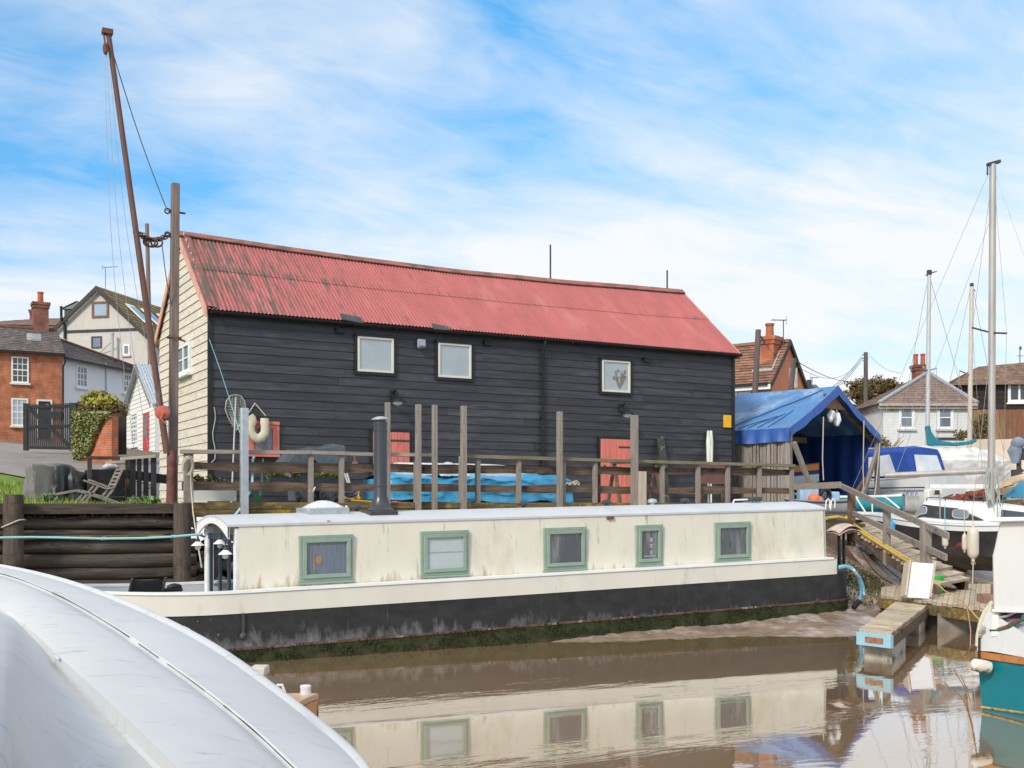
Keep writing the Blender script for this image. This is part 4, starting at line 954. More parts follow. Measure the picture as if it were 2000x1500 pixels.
# ---- white cottage receding behind it
u = cdir(760, 2204); out = Vector((u.y, -u.x, 0))
o = P(122.5, 700, 62.2); o.z = 0; L_ = 8.4
hw = T('white_cottage', 'low white rendered cottage with dark slate roof beyond the brick cottage', 'cottage', (o.x+2, o.y+3, ground_z(o.x, o.y+3)))
e0, e1 = P(121, 698, 62), P(264, 727, 68.3); r0, r1 = P(93, 656, 64.5), P(258, 715, 73)
gz0 = ground_z(o.x, o.y)-.5
mb = MB(); g3 = -out*5
L_ = (Vector((e1.x, e1.y, 0))-Vector((o.x, o.y, 0))).length; u = (Vector((e1.x, e1.y, 0))-Vector((o.x, o.y, 0))).normalized(); out = Vector((u.y, -u.x, 0))
p0, p1 = Vector((o.x, o.y, gz0)), Vector((o.x, o.y, gz0))+u*L_
mb.add([p0, p1, p1-out*5, p0-out*5, Vector((p0.x, p0.y, e0.z+.1)), Vector((p1.x, p1.y, e1.z+.1)), Vector((p1.x, p1.y, e1.z+.1))-out*5, Vector((p0.x, p0.y, e0.z+.1))-out*5], [(0, 1, 5, 4), (1, 2, 6, 5), (2, 3, 7, 6), (3, 0, 4, 7), (4, 5, 6, 7)])
build('wall', mb, M_render_w, hw)
mb = MB(); courses(mb, e0+out*.25, e1+out*.25, r1, r0, 13, 30); courses(mb, e1-out*6.2, e0-out*6.2, r0, r1, 8, 10); build('roof', mb, M_slate, hw)
mb = MB(); mb.beam(r0+Vector((0, 0, .04)), r1+Vector((0, 0, .04)), .25, .1); build('ridge', mb, M_ridge, hw)
mb = MB(); mb.beam(e0+out*.33-Vector((0, 0, .06)), e1+out*.33-Vector((0, 0, .06)), .1, .12); build('gutter', mb, M_black, hw)
def wall_px(o, u, px, py):       # where a pixel's ray meets the upright plane through o along u
    r = ray(px, py); n = Vector((-u.y, u.x, 0)); t = Vector((o[0], o[1], 0)).dot(n)/Vector((r.x, r.y, 0)).dot(n)
    q = Vector((r.x*t, r.y*t, CZ+r.z*t)); return (q-Vector((o[0], o[1], 0))).dot(Vector((u.x, u.y, 0))), q.z
def wwin(parent, o, u, out, px, frame, pane, nx, nz, fw=.08, bw=.035, sill=None, dep=.06):
    x0, y0, x1, y1 = px; ym, xm = (y0+y1)/2, (x0+x1)/2
    s0, s1 = wall_px(o, u, x0, ym)[0], wall_px(o, u, x1, ym)[0]; za, zb = wall_px(o, u, xm, y1)[1], wall_px(o, u, xm, y0)[1]
    return facade_window(parent, (o[0], o[1], 0), u, out, min(s0, s1), max(s0, s1), za, zb, frame, pane, nx, nz, fw, bw, sill, dep)
wwin(hw, o, u, out, (148, 714, 170, 757), M_white, M_pane_grey, 3, 3, .1, .05, M_render_w)
wwin(hw, o, u, out, (239, 730, 256, 768), M_white, M_glass, 3, 3, .1, .06, M_render_w)
s, z = wall_px(o, u, 206, 740); mb = MB(); q = Vector((o.x, o.y, 0))+u*s; mb.tube([q+out*.06+Vector((0, 0, 5)), q+out*.06+Vector((0, 0, z+.9))], .04, 6); build('waste_pipe', mb, M_pane_pale, hw)

# ---- big gabled house on the rise
gd = cdir(-10200, 2204); u = -gd; dp_ = Vector((-u.y, u.x, 0))     # u to the right along the gable, dp_ away along the ridge
if dp_.dot(Vector((.48, .87, 0))) < 0: dp_ = -dp_
ap = P(193, 561, 78); o = (ap.x, ap.y); out = -dp_
sl, zl = wall_px(o, u, 86, 664); sr, zr_ = wall_px(o, u, 305, 668)
hg = T('gabled_house', 'tall cream roughcast gabled house with dark barge boards on the hill', 'house', (ap.x, ap.y, ground_z(ap.x, ap.y)))
A = lambda s, z, d=0: Vector((o[0], o[1], 0))+u*s+dp_*d+Vector((0, 0, z))
g0 = ground_z(ap.x, ap.y)-.5; D = 11
mb = MB(); mb.prism([A(sl, g0), A(sr, g0), A(sr, zr_), A(0, ap.z-.1), A(sl, zl)], dp_*D); build('wall', mb, M_render_c, hg)
mb = MB(); courses(mb, A(sr+.3, zr_-.25, -.25), A(sr+.3, zr_-.25, D), A(0, ap.z+.03, D), A(0, ap.z+.03, -.25), 16, 30)
courses(mb, A(sl-.3, zl-.25, D), A(sl-.3, zl-.25, -.25), A(0, ap.z+.03, -.25), A(0, ap.z+.03, D), 16, 30); rf = build('roof', mb, M_moss, hg)
M_barge = mat('dark_barge_board', (.055, .048, .045), .7, .3, 4)
for s, z in ((sl-.32, zl-.27), (sr+.32, zr_-.27)):
    mb = MB(); mb.prism([A(s, z, -.3), A(0, ap.z+.05, -.3), A(0, ap.z-.33, -.3), A(s, z-.3, -.3)], -dp_*.06); build('barge_board', mb, M_barge, hg)
for a0, b0 in ((.18, .62), (.2, .6)):
    pass
for k, (d0, d1) in enumerate(((1.2, 2.3), (3.2, 4.3), (5.4, 6.6))):
    mb = MB(); q = [A(lerp(sr+.3, 0, t), lerp(zr_-.25, ap.z+.03, t)+.12, d) for t, d in ((.40, d0), (.40, d1), (.72, d1), (.72, d0))]; mb.prism(q, (0, 0, .1)); sk = build('skylight', mb, M_white, rf)
    mb = MB(); q = [A(lerp(sr+.3, 0, t), lerp(zr_-.25, ap.z+.03, t)+.225, d) for t, d in ((.44, d0+.12), (.44, d1-.12), (.68, d1-.12), (.68, d0+.12))]; mb.prism(q, (0, 0, .02)); build('pane', mb, M_pane_pale, sk)
wwin(hg, o, u, out, (180, 589, 213, 621), mat('brown_window_frame', (.20, .10, .075), .7), M_pane_pale, 1, 1, .16, .05, None)
wwin(hg, o, u, out, (179, 657, 199, 680), M_dark, M_pane_grey, 1, 1, .09)
wwin(hg, o, u, out, (241, 673, 254, 694), M_white, M_pane_grey, 1, 1, .1, .05, M_render_c)
s0, z0 = wall_px(o, u, 130, 648); s1, z1 = wall_px(o, u, 270, 643); mb = MB(); mb.prism([A(s0, z0-.09, -.002), A(s1, z1-.09, -.002), A(s1, z1+.09, -.002), A(s0, z0+.09, -.002)], -dp_*.06); build('band_board', mb, M_barge, hg)
s0, z0 = wall_px(o, u, 127, 600); s1, z1 = wall_px(o, u, 128, 662); mb = MB(); mb.tube([A(s0, z0, -.45), A(s0, z0-.9, -.42), A(s0+.05, z0-1.2, -.1), A(s0+.05, z1, -.1)], .09, 8); build('soil_pipe', mb, M_black, hg)
s0, z0 = wall_px(o, u, 227, 653); mb = MB(); mb.tube([A(s0, z0-.1, -.5), A(s0, z0-1.6, -.5)], .1, 8); mb.lathe([(.14, z0-.1), (.14, z0+.02), (.0, z0+.06)], A(s0, 0, -.5), n=10); mb.tube([A(s0-.05, z0-.6, -.5), A(s0-1.4, z0-1.4, -.05)], .03, 6); build('metal_flue', mb, M_galv, hg)
mb = MB(); dl = [A(sl*.72, ap.z-1.9, 1.2), A(sl*.72, ap.z-1.9, 3.6)]
mb.obox(A(sl*.80, zl+1.0, 1.1), u*2.2, dp_*2.4, (0, 0, 1.35)); dm = build('dormer', mb, M_dark, hg)
mb = MB(); courses(mb, A(sl*.80-.2, zl+2.3, .9), A(sl*.80-.2, zl+2.3, 3.7), A(sl*.80+1.1, ap.z-.7, 3.7), A(sl*.80+1.1, ap.z-.7, .9), 6, 8); mb.prism([A(sl*.80-.15, zl+2.3, 1.0), A(sl*.80+2.4, zl+2.3, 1.0), A(sl*.80+2.4, ap.z-.75, 1.0), A(sl*.80+1.1, ap.z-.75, 1.0)], dp_*2.6); build('roof', mb, mat('grey_dormer_slate', (.20, .20, .205), .7, .2, 3, island=.15), dm)
s0, z0 = wall_px(o, u, 182, 560); aerial(hg, A(s0, z0-.3, 1.5), 1.95, u, .95)
# ---- brown roofed house behind
dB = 98; o2 = P(60, 700, dB); hb = T('brown_roofed_house', 'house far behind with brown hipped roof and two chimney pots', 'house', (o2.x, o2.y, ground_z(o2.x, o2.y)))
uu = cdir(1, .08); aw = cdir(-.08, 1)
B = lambda px, py, d=0: P(px, py, dB)+aw*d
q = [B(-60, 650), B(160, 650)]
mb = MB(); zz = ground_z(o2.x, o2.y)-1; e0, e1 = B(-70, 634), B(175, 637); mb.prism([Vector((e0.x, e0.y, zz)), Vector((e1.x, e1.y, zz)), e1, e0], aw*7); build('wall', mb, M_render_c, hb)
mb = MB(); e0, e1 = B(-80, 634)-aw*.3, B(180, 637)-aw*.3; r0, r1 = B(62, 609, 3.5), B(150, 608, 3.5); courses(mb, e0, e1, r1, r0, 12, 36); courses(mb, e0+aw*7.5, e0, r0, r0, 8, 8); courses(mb, e1, e1+aw*7.5, r1, r1, 8, 8); courses(mb, e1+aw*7.5, e0+aw*7.5, r0, r1, 8, 20); build('roof', mb, M_tilegrey, hb)
c = B(47, 610, 3.2); zt = P(47, 606, dB+3.2).z; chimney(hb, c, 1.0, .7, zt-1.6, zt, [(-.28, .75, .14), (.28, .72, .14)], M_brickd, uu)
# far grey roofs between the gabled house and the boathouse
hf = T('grey_roofed_house', 'far house with pale grey gables just left of the boathouse', 'house', (*P(318, 640, 105).to_2d(), ground_z(40, 90)))
mb = MB(); dF = 105
for x0, xa, x1 in ((300, 306, 313), (311, 317, 324)):
    q = [P(x0-2, 720, dF), P(x1+2, 720, dF), P(x1+1, 616, dF), P(xa, 606, dF), P(x0, 616, dF)]; mb.prism(q, cdir(0.1, 1)*6)
build('wall', mb, mat('pale_grey_gable', (.45, .46, .45), .8, .12, 2), hf)

# ---- white shed with red door
XS = 10.6; sn = onX(303.5, 800, XS).y; sf = onX(247, 800, XS).y; gs = ground_z(XS, sn)
ws = T('white_shed', 'small white weatherboarded shed with red glazed door and tin roof', 'shed', (XS+1.5, (sn+sf)/2, gs))
zes = onX(303.5, 786, XS).z; ya = onX(275, 712, XS).y; zas = onX(275, 713, XS).z
mb = MB(); z = gs-.3
while z < zas-.12:
    if z < zes: y0, y1 = sn, sf
    else: f = (z+.05-zes)/(zas-zes); y0, y1 = lerp(sn, ya, f), lerp(sf, ya, f)
    if y1-y0 > .1: lap_row(mb, (XS, y0), (0, 1, 0), (-1, 0, 0), y1-y0, z, .2, .028)
    z += .2
mb.prism([(XS+.002, sn, gs-.4), (XS+.002, sf, gs-.4), (XS+.002, sf, zes), (XS+.002, ya, zas-.05), (XS+.002, sn, zes)], (3.6, 0, 0))
build('wall', mb, M_white_board, ws)
mb = MB()
def sroof(a, b): return Vector((XS-.25+a*4.1, lerp(sn-.25, ya, b), lerp(zes-.12, zas, b)+.05))+Vector((0, -.6, .8))*.02*cos(2*pi*a*32)
mb.grid(sroof, 256, 2); mb.grid(lambda a, b: Vector((XS-.25+a*4.1, lerp(sf+.25, ya, b), lerp(zes-.12, zas, b)+.05)), 2, 2, True, True)
build('roof', mb, mat('grey_blue_tin_roof', (.40, .45, .52), .45, .12, 3, metal=.3, stain=[((.28, .28, .30), .6, .75, 2, (1, 1, 1))]), ws)
for ye, ze2 in ((sn-.27, zes-.14), (sf+.27, zes-.14)):
    mb = MB(); mb.prism([(XS-.26, ye, ze2+.04), (XS-.26, ya, zas+.04), (XS-.26, ya, zas-.13), (XS-.26, ye, ze2-.13)], (-.03, 0, 0)); build('verge_board', mb, mat('grey_verge', (.25, .24, .23), .7), ws)
y0, y1 = onX(292.5, 850, XS).y, onX(281, 850, XS).y; za, zb = onX(287, 886, XS).z, onX(287, 806, XS).z
mb = MB(); mb.box(XS-.05, XS, y0, y1, za, zb); dr = build('door', mb, mat('crimson_door', (.50, .06, .07), .5, .1, 5), ws)
mb = MB(); n = 3
for i in range(2):
    for j in range(3): mb.box(XS-.06, XS-.051, lerp(y0, y1, .14+.38*i), lerp(y0, y1, .46+.38*i), lerp(za, zb, .40+.185*j), lerp(za, zb, .55+.185*j))
build('door_light', mb, M_pane_grey, dr)
y0, y1 = onX(270, 840, XS).y, onX(257.5, 840, XS).y; za, zb = onX(264, 871, XS).z, onX(264, 806, XS).z
facade_window(ws, (XS, 0, 0), (0, 1, 0), (-1, 0, 0), y0, y1, za, zb, M_white, M_pane_grey, 3, 4, .09, .04, M_white)
mb = MB(); q = onX(247, 805, XS); mb.sphere((XS-.15, q.y-.2, onX(249, 800, XS).z), .13, 8, 6); mb.tube([(XS-.15, q.y-.2, onX(249, 790, XS).z), (XS-.15, q.y-.2, onX(249, 803, XS).z)], .02, 6); build('yellow_float', mb, mat('yellow_float', (.75, .5, .03), .6), ws)

# ---- gate, brick wall with ivy, bush, dark fence
def leafcloud(mb, blobs, n, s, flat=1.0):
    for i in range(n):
        c, r = R.choices(blobs, [b[1][0]*b[1][1]*b[1][2] for b in blobs])[0]
        d = Vector((R.gauss(0, 1), R.gauss(0, 1), R.gauss(0, 1))).normalized()*(R.random()**.45)
        o = Vector(c)+Vector((d.x*r[0], d.y*r[1], d.z*r[2])); sz = s*R.uniform(.6, 1.4)
        a = Vector((R.gauss(0, 1), R.gauss(0, 1), R.gauss(0, 1))).normalized(); b = a.orthogonal().normalized(); b = (b*cos(i)+a.cross(b)*sin(i))
        mb.add([o-a*sz, o+b*sz*.55, o+a*sz, o-b*sz*.55], [(0, 1, 2, 3)])
    return mb
gl, gr = onG(50, 877), onG(147, 877)
dG = 43.5
def gp(px, py): return P(px, py, lerp(43.2, 42.2, (px-50)/97))
gt = T('slatted_gate', 'black slatted timber gate with diagonal brace standing across the road', 'gate', gp(98, 877))
mb = MB(); 
for k in range(22):
    px = lerp(55, 140, k/21); a, b = gp(px, 876), gp(px, lerp(790, 787, k/21)); mb.beam(a, b, .05, .025, cdir(0, 1))
build('slats', mb, M_black, gt)
for ya, yb in ((796, 793), (834, 832), (874, 876)): mb = MB(); mb.beam(gp(52, ya)+cdir(0, -1)*.04, gp(143, yb)+cdir(0, -1)*.04, .05, .11); build('gate_rail', mb, M_black, gt)
mb = MB(); mb.beam(gp(57, 797)+cdir(0, -1)*.09, gp(140, 873)+cdir(0, -1)*.09, .05, .13); build('brace', mb, M_black, gt)
for px, y0 in ((51, 788), (144, 787)): mb = MB(); mb.beam(gp(px, 880), gp(px, y0), .16 if px < 100 else .24, .16, cdir(0, 1)); build('gate_post', mb, M_black, gt)
mb = MB(); mb.beam(gp(98, 811)+cdir(0, -1)*.13, gp(123, 811)+cdir(0, -1)*.13, .03, .26); build('sign_board', mb, M_black, gt)
w0 = P(150, 893, 40.5); w1 = P(218, 889, 39.0)
gw = T('garden_wall', 'short orange brick garden wall half hidden by ivy', 'garden wall', (w1.x, w1.y, w1.z))
uw = Vector((w1.x-w0.x, w1.y-w0.y, 0)); zt0, zt1 = P(150, 812, 40.5).z, P(218, 812, 39).z; zg = min(w0.z, w1.z)-.3
nwv = Vector((-uw.y, uw.x, 0)).normalized()*.25
mb = MB(); mb.prism([Vector((w0.x, w0.y, zg)), Vector((w1.x, w1.y, zg)), Vector((w1.x, w1.y, zt1)), Vector((w0.x, w0.y, zt0))], nwv); build('brickwork', mb, M_brick, gw)
mb = MB(); mb.prism([Vector((w0.x, w0.y, zt0+.003)), Vector((w1.x, w1.y, zt1+.003)), Vector((w1.x, w1.y, zt1+.08)), Vector((w0.x, w0.y, zt0+.08))], nwv*1.2); build('coping', mb, M_brickd, gw)
mb = MB()
for i in range(5200):
    t = R.random(); v = R.random()
    lim = lerp(1.0, .12, sstep((t-.30)/.65))          # ivy reaches the ground on the left, only the top on the right
    if v > lim: continue
    top = lerp(zt0, zt1, t)+.14; z = lerp(top, zg+.25, v); q = Vector((w0.x, w0.y, z))+uw*(t*1.04-.03)-nwv.normalized()*(.03+.16*R.random()); s = .06*R.uniform(.6, 1.4)
    a = Vector((R.gauss(0, 1), R.gauss(0, .6), R.gauss(0, 1))).normalized(); b = a.orthogonal().normalized()
    mb.add([q-a*s, q+b*s*.7, q+a*s, q-b*s*.7], [(0, 1, 2, 3)])
one('ivy', mb, leafmat('ivy_leaves', [(.09, .12, .03), (.19, .21, .07), (.29, .29, .12), (.38, .36, .17)]), 'pale green ivy hanging over the short brick garden wall', 'ivy')
bu = T('garden_bush', 'yellow green shrub growing above the ivy covered wall', 'bush', P(195, 812, 42))
c = P(195, 795, 42); rx = cdir(1, 0)
bl = []
for px, py, r in ((168, 792, .35), (180, 780, .42), (197, 778, .40), (215, 788, .42), (232, 796, .32), (205, 795, .5), (185, 797, .5), (222, 803, .4), (160, 803, .3)): bl.append((P(px, py, 42+R.uniform(-.3, .5)), (r, r, r*.75)))
mb = leafcloud(MB(), bl, 3000, .075); build('foliage', mb, leafmat('yellow_green_leaves', [(.13, .16, .03), (.32, .33, .05), (.52, .48, .08), (.18, .11, .06), (.38, .38, .07)]), bu)
mb = MB()
for k in range(9): mb.tube([P(195+R.uniform(-12, 12), 822, 42), P(195+R.uniform(-34, 34), 792, 42)], .02, 5)
build('branches', mb, mat('bush_branch', (.10, .065, .05), .9), bu)
mb = leafcloud(MB(), [(P(158+8*k, 803+R.uniform(-4, 3), 41.5), (.3, .3, .2)) for k in range(11)], 900, .06); one('climber', mb, leafmat('brown_climber', [(.11, .07, .04), (.17, .10, .06), (.12, .12, .04)]), 'brownish climber trained along the top of the garden wall', 'climber')
mb = MB()
for k in range(15):
    px = lerp(219, 246, k/14); a, b = P(px, 888, 44), P(px, lerp(815, 806, k/14), 44); mb.beam(a, b, .038, .03, cdir(0, 1)); 
mb.beam(P(219, 830, 44)+cdir(0, 1)*.05, P(246, 828, 44)+cdir(0, 1)*.05, .04, .1); mb.beam(P(219, 870, 44)+cdir(0, 1)*.05, P(246, 868, 44)+cdir(0, 1)*.05, .04, .1)
one('board_fence', mb, mat('dark_fence_boards', (.035, .028, .026), .85, .4, 5, WZ, island=.3), 'dark board fence between the brick wall and the white shed', 'fence')
mb = leafcloud(MB(), [(onG(160+9*k, 893)+Vector((0, 0, .1)), (.3, .25, .14)) for k in range(7)], 700, .05); one('weeds', mb, leafmat('dead_weeds', [(.09, .05, .04), (.14, .10, .05), (.10, .12, .04)]), 'reddish weeds along the foot of the garden wall', 'weeds', kind='stuff')
mb = MB(); q0 = onG(-5, 915)
# ------------------------------------------------------------------ bank: post, derrick, chain, fence, covered set, lounger
YP = 20.25
a, b = onY(337, 990, YP), onY(342.5, 359, YP); sc = YP/ray(340, 700).y/F
gp_ = T('timber_post', 'tall square grey timber post standing left of the boathouse gable', 'timber post', (a.x, YP, 2.05))
mb = MB(); w = 15.5*sc; secs = []
for k in range(13):
    t = k/12; q = a.lerp(b, t); ww = w*lerp(1.08, .96, t)/2; c_ = .22*ww
    secs.append([Vector((q.x+dx, YP+dy, max(2.0, q.z))) for dx, dy in ((-ww+c_, -ww), (ww-c_, -ww), (ww, -ww+c_), (ww, ww-c_), (ww-c_, ww), (-ww+c_, ww), (-ww, ww-c_), (-ww, -ww+c_))])
mb.loft(secs, False, True); mb.f.append(tuple(range(12*8, 13*8))); mb.s.append(False)
build('shaft', mb, mat('greyish_pink_timber', (.20, .155, .135), .85, .3, 5, (5, 5, .3), .008, .2, stain=[((.13, .10, .03), .5, .66, 1.5, (2, 2, .4), axis_add(2, .055, -.36)), ((.09, .07, .06), .6, .75, 3, (3, 3, .3))]), gp_)
mb = MB(); q = onY(337, 890, YP); mb.box(q.x-w*.62, q.x+w*.62, YP-w*.62, YP+w*.62, onY(337, 905, YP).z, onY(337, 890, YP).z); build('iron_collar', mb, M_galv, gp_)
mb = MB(); q = onY(335, 945, YP); mb.tube([onY(334, 992, YP-.14), onY(336, 880, YP-.14)], .085, 12); build('red_pipe_sleeve', mb, mat('red_rusty_sleeve', (.16, .065, .055), .75, .4, 6), gp_)
for py, px0, px1 in ((413, 325, 362), (459, 325, 360)):
    p0, p1 = onY(px0+4, py-1, YP), onY(px1, py+4, YP); mb = MB(); mb.tube([p0, p1], .018, 6); mb.torus(onY(px0+2, py-1, YP), .045, .014, (0, 1, 0), 12, 6); build('eye_bolt', mb, M_iron, gp_)
for py in (655,): p0, p1 = onY(330, py, YP), onY(362, py+12, YP-.1); mb = MB(); mb.tube([p0, p1], .02, 6); build('iron_hook', mb, M_rust, gp_)
mb = MB(); mb.torus(onY(340, 660, YP), .12, .012, (0, 0, 1), 16, 6); build('wire_band', mb, M_rust, gp_)
de = T('derrick', 'leaning brown timber derrick pole with winch and hanging lines', 'derrick', onY(326, 880, YP-.2))
fa, fb = onY(326, 886, YP-.16), onY(211.5, 64, YP-.35)
mb = MB(); mb.tube([fa.lerp(fb, k/10) for k in range(11)], [lerp(.058, .043, k/10) for k in range(11)], 12); build('pole', mb, mat('brown_spar', (.145, .075, .058), .6, .25, 5, (5, 5, .4), stain=[((.22, .17, .15), .6, .75, 2, (3, 3, .4))]), de)
mb = MB(); mb.box(fb.x-.10, fb.x+.07, fb.y-.07, fb.y+.07, fb.z-.03, fb.z+.05); q = onY(206, 88, YP-.4); mb.tube([fb+Vector((-.08, 0, 0)), q], .016, 6); mb.sphere(q-Vector((0, 0, .06)), (.045, .03, .11), 10, 8); build('pulley_block', mb, M_rust, de)
q = onY(317, 806, YP-.3); mb = MB(); mb.lathe([(.10, -.06), (.12, -.05), (.07, -.04), (.07, .04), (.12, .05), (.10, .06)], q, (0, 1, 0), 16); mb.tube([q+Vector((0, -.08, 0)), q+Vector((-.05, -.1, -.12)), q+Vector((.05, -.1, -.2))], .018, 6); wi = build('winch', mb, mat('red_winch', (.50, .13, .08), .6, .3, 8), de)
mb = MB(); r = onY(322, 806, YP-.22); mb.obox(r+Vector((-.03, -.06, -.12)), (.13, 0, -.02), (0, .12, 0), (-.02, 0, .24)); build('winch_bracket', mb, mat('blue_bracket', (.10, .14, .20), .6), wi)
for p0, p1, rr in (((205, 96), (262, 880), .006), ((208, 96), (290, 880), .006), ((212, 96), (311, 800), .006)):
    a_, b_ = onY(*p0, YP-.38), onY(*p1, YP-.32); mb = MB(); mb.tube([a_.lerp(b_, k/14)+Vector((-.12*sin(pi*k/14), 0, 0)) for k in range(15)], rr*.7, 5); build('halyard', mb, M_stay, de)
for p0, p1 in (((217, 92), (327, 412)), ((316, 474), (336, 600))):
    a_, b_ = onY(*p0, YP-.3), onY(*p1, YP-.05); mb = MB(); mb.tube([a_.lerp(b_, k/10)-Vector((0, 0, .12*sin(pi*k/10))) for k in range(11)], .009, 5); build('stay', mb, M_wire, de)
a_, b_ = onY(267, 455, YP-.2), onY(330, 459, YP); n = 13
mb = MB(); t = b_-a_; zdip = lambda k: -.10*sin(pi*k/n)
for k in range(n+1):
    q = a_.lerp(b_, k/n)+Vector((0, 0, zdip(k))); mb.torus(q, .034, .012, (0, 1, 0) if k % 2 else (0, .2, 1), 12, 6, 1.7)
for k in (5, 6, 8): q = a_.lerp(b_, k/n)+Vector((0, 0, zdip(k)-.05)); mb.torus(q, .075, .016, (0.3, 1, .2), 14, 6, 1.3)
one('chain', mb, M_rust, 'rusty chain linking the leaning derrick to the tall square post', 'chain')
dT = 59; tp0, tp1 = P(294, 740, dT), P(287, 437, dT)
te = T('telegraph_pole', 'thin weathered pole rising behind the white shed', 'telegraph pole', Vector((tp0.x, tp0.y, ground_z(tp0.x, tp0.y))), 'telegraph poles')
mb = MB(); mb.tube([Vector((tp0.x, tp0.y, ground_z(tp0.x, tp0.y)-.3)), tp0, tp1], [.13, .125, .10], 10); build('pole', mb, mat('pinkish_pole', (.21, .15, .13), .85, .3, 5, WZ), te)
mb = MB(); mb.box(tp1.x-.2, tp1.x+.12, tp1.y-.1, tp1.y+.1, tp1.z-1.0, tp1.z-.85); mb.tube([tp1+Vector((-.5, 0, -.45)), tp1+Vector((0, 0, -.55))], .03, 6); build('fittings', mb, M_iron, te)
# black paling fence
Yf = 20.5
pf = T('paling_fence', 'short black paling fence with pale top rail beside the tall post', 'fence', onY(270, 985, Yf))
for px, y0, w in ((259, 893, 11), (272, 894, 8), (285, 893, 9), (300, 889, 10)):
    sc = Yf/ray(px, 940).y/F; a_ = onY(px, y0, Yf); mb = MB(); mb.box(a_.x-w*sc/2, a_.x+w*sc/2, Yf-.02, Yf+.02, 2.0, a_.z); build('paling', mb, mat('blue_black_paling', (.035, .045, .055), .7, .3, 5, WZ) if px == 300 else M_black, pf)
mb = MB(); mb.beam(onY(236, 896, Yf-.02), onY(303, 891, Yf-.02), .12, .05); build('top_rail', mb, wood('x', 'pale'), pf)
mb = MB(); mb.beam(onY(245, 926, Yf+.04), onY(332, 937, Yf+.04), .04, .16); build('fence_rail', mb, M_black, pf)
# black open-topped timber bin with a frame above it
Yb = 21.0
bn = T('log_store', 'black timber log store with an open frame behind the broken lounger', 'log store', onY(212, 980, Yb))
x0, x1, z0, z1 = rectY(178, 917, 250, 984, Yb); mb = MB(); zz = 2.1
while zz < z1: mb.box(x0, x1, Yb-.02, Yb+.02, zz, min(z1, zz+.13)); mb.box(x0, x0+.04, Yb, Yb+.7, zz, min(z1, zz+.13)); mb.box(x1-.04, x1, Yb+.021, Yb+.7, zz, min(z1, zz+.13)); mb.box(x0, x1, Yb+.70, Yb+.74, zz, min(z1, zz+.13)); zz += .138
build('slatted_side', mb, M_black, bn)
for px, y in ((175, 894), (249, 896)): q = onY(px, y, Yb-.05); mb = MB(); mb.box(q.x-.035, q.x+.035, Yb-.09, Yb-.022, 2.1, q.z); build('frame_post', mb, wood('z', 'dark'), bn)
mb = MB(); mb.beam(onY(172, 894, Yb-.06), onY(252, 895, Yb-.06), .08, .055); build('frame_rail', mb, wood('x', 'dark'), bn)
mb = MB(); mb.beam(onY(207, 904, Yb+.3), onY(247, 901, Yb+.3), .12, .04); one('loose_plank', mb, wood('x', 'pale'), 'pale loose plank lying across the black log store', 'plank')
mb = MB(); mb.sphere(onY(213, 913, Yb+.2), (.12, .1, .07)); mb.sphere(onY(222, 913, Yb+.25), (.1, .1, .06)); one('plastic_bag', mb, mat('pale_bag', (.5, .5, .5), .6, .3, 20), 'crumpled pale bag on top of the black log store', 'bag')
# covered garden set
Yc0, Yc1 = 21.35, 22.6; x0, x1, z0, z1 = rectY(66, 906, 205, 976, Yc0)
mb = MB()
def cover(u, v):
    # u round the plan, v 0 ground .. 1 top centre
    a = 2*pi*u; sx = (x1-x0)/2; sy = (Yc1-Yc0)/2; cx_, cy_ = (x0+x1)/2, (Yc0+Yc1)/2
    ca, sa = cos(a), sin(a); m_ = max(abs(ca), abs(sa)); bx_, by_ = ca/m_, sa/m_
    rr = 1 if v < .62 else 1-((v-.62)/.38)
    z = lerp(2.02, z1-.02, min(1, v/.62)) + .05*max(0, (v-.62)/.38)-.06*(by_ > .5)*0
    fl = 1+.06*(1-min(1, v/.62))
    q = Vector((cx_+bx_*sx*rr*fl, cy_+by_*sy*rr*fl, z))
    f = noise.fractal(Vector((q.x*2.2, q.y*2.2, q.z*1.1)), 1, 2, 4); w_ = q.x*1.6+q.z*3.2; f2 = abs(noise.noise(Vector((w_*1.6, q.y*2+q.z, 5))))+.5*abs(noise.noise(Vector((q.x*5-q.z*4, q.y*3, 1)))); f -= .9*f2*(q.x > (x0+.65))
    fold = (.055*sin(a*13+3*f)+.03*sin(a*29+5*f))*(1-.75*min(1, v/.62))+.07*f
    q.z -= (.07+.06*sin(q.x*4.2))*max(0, min(1, (q.x-x0-.5)/.3))*min(1, v/.5); return q+Vector((bx_, by_, 0))*fold+Vector((0, 0, .05*f if v > .5 else 0))
mb.grid(cover, 120, 30)
one('furniture_cover', mb, mat('grey_black_cover', (.030, .031, .034), .42, .45, 3.2, (1, 1, 1), .012, .5, stain=[((.17, .16, .145), .48, .54, .9, (1, 1, .3), axis_add(0, -.42, -.16)), ((.16, .17, .18), .66, .72, 2.4, (2, 1, 3))]), 'grey and black wrinkled cover draped over garden furniture on the grass', 'furniture cover')
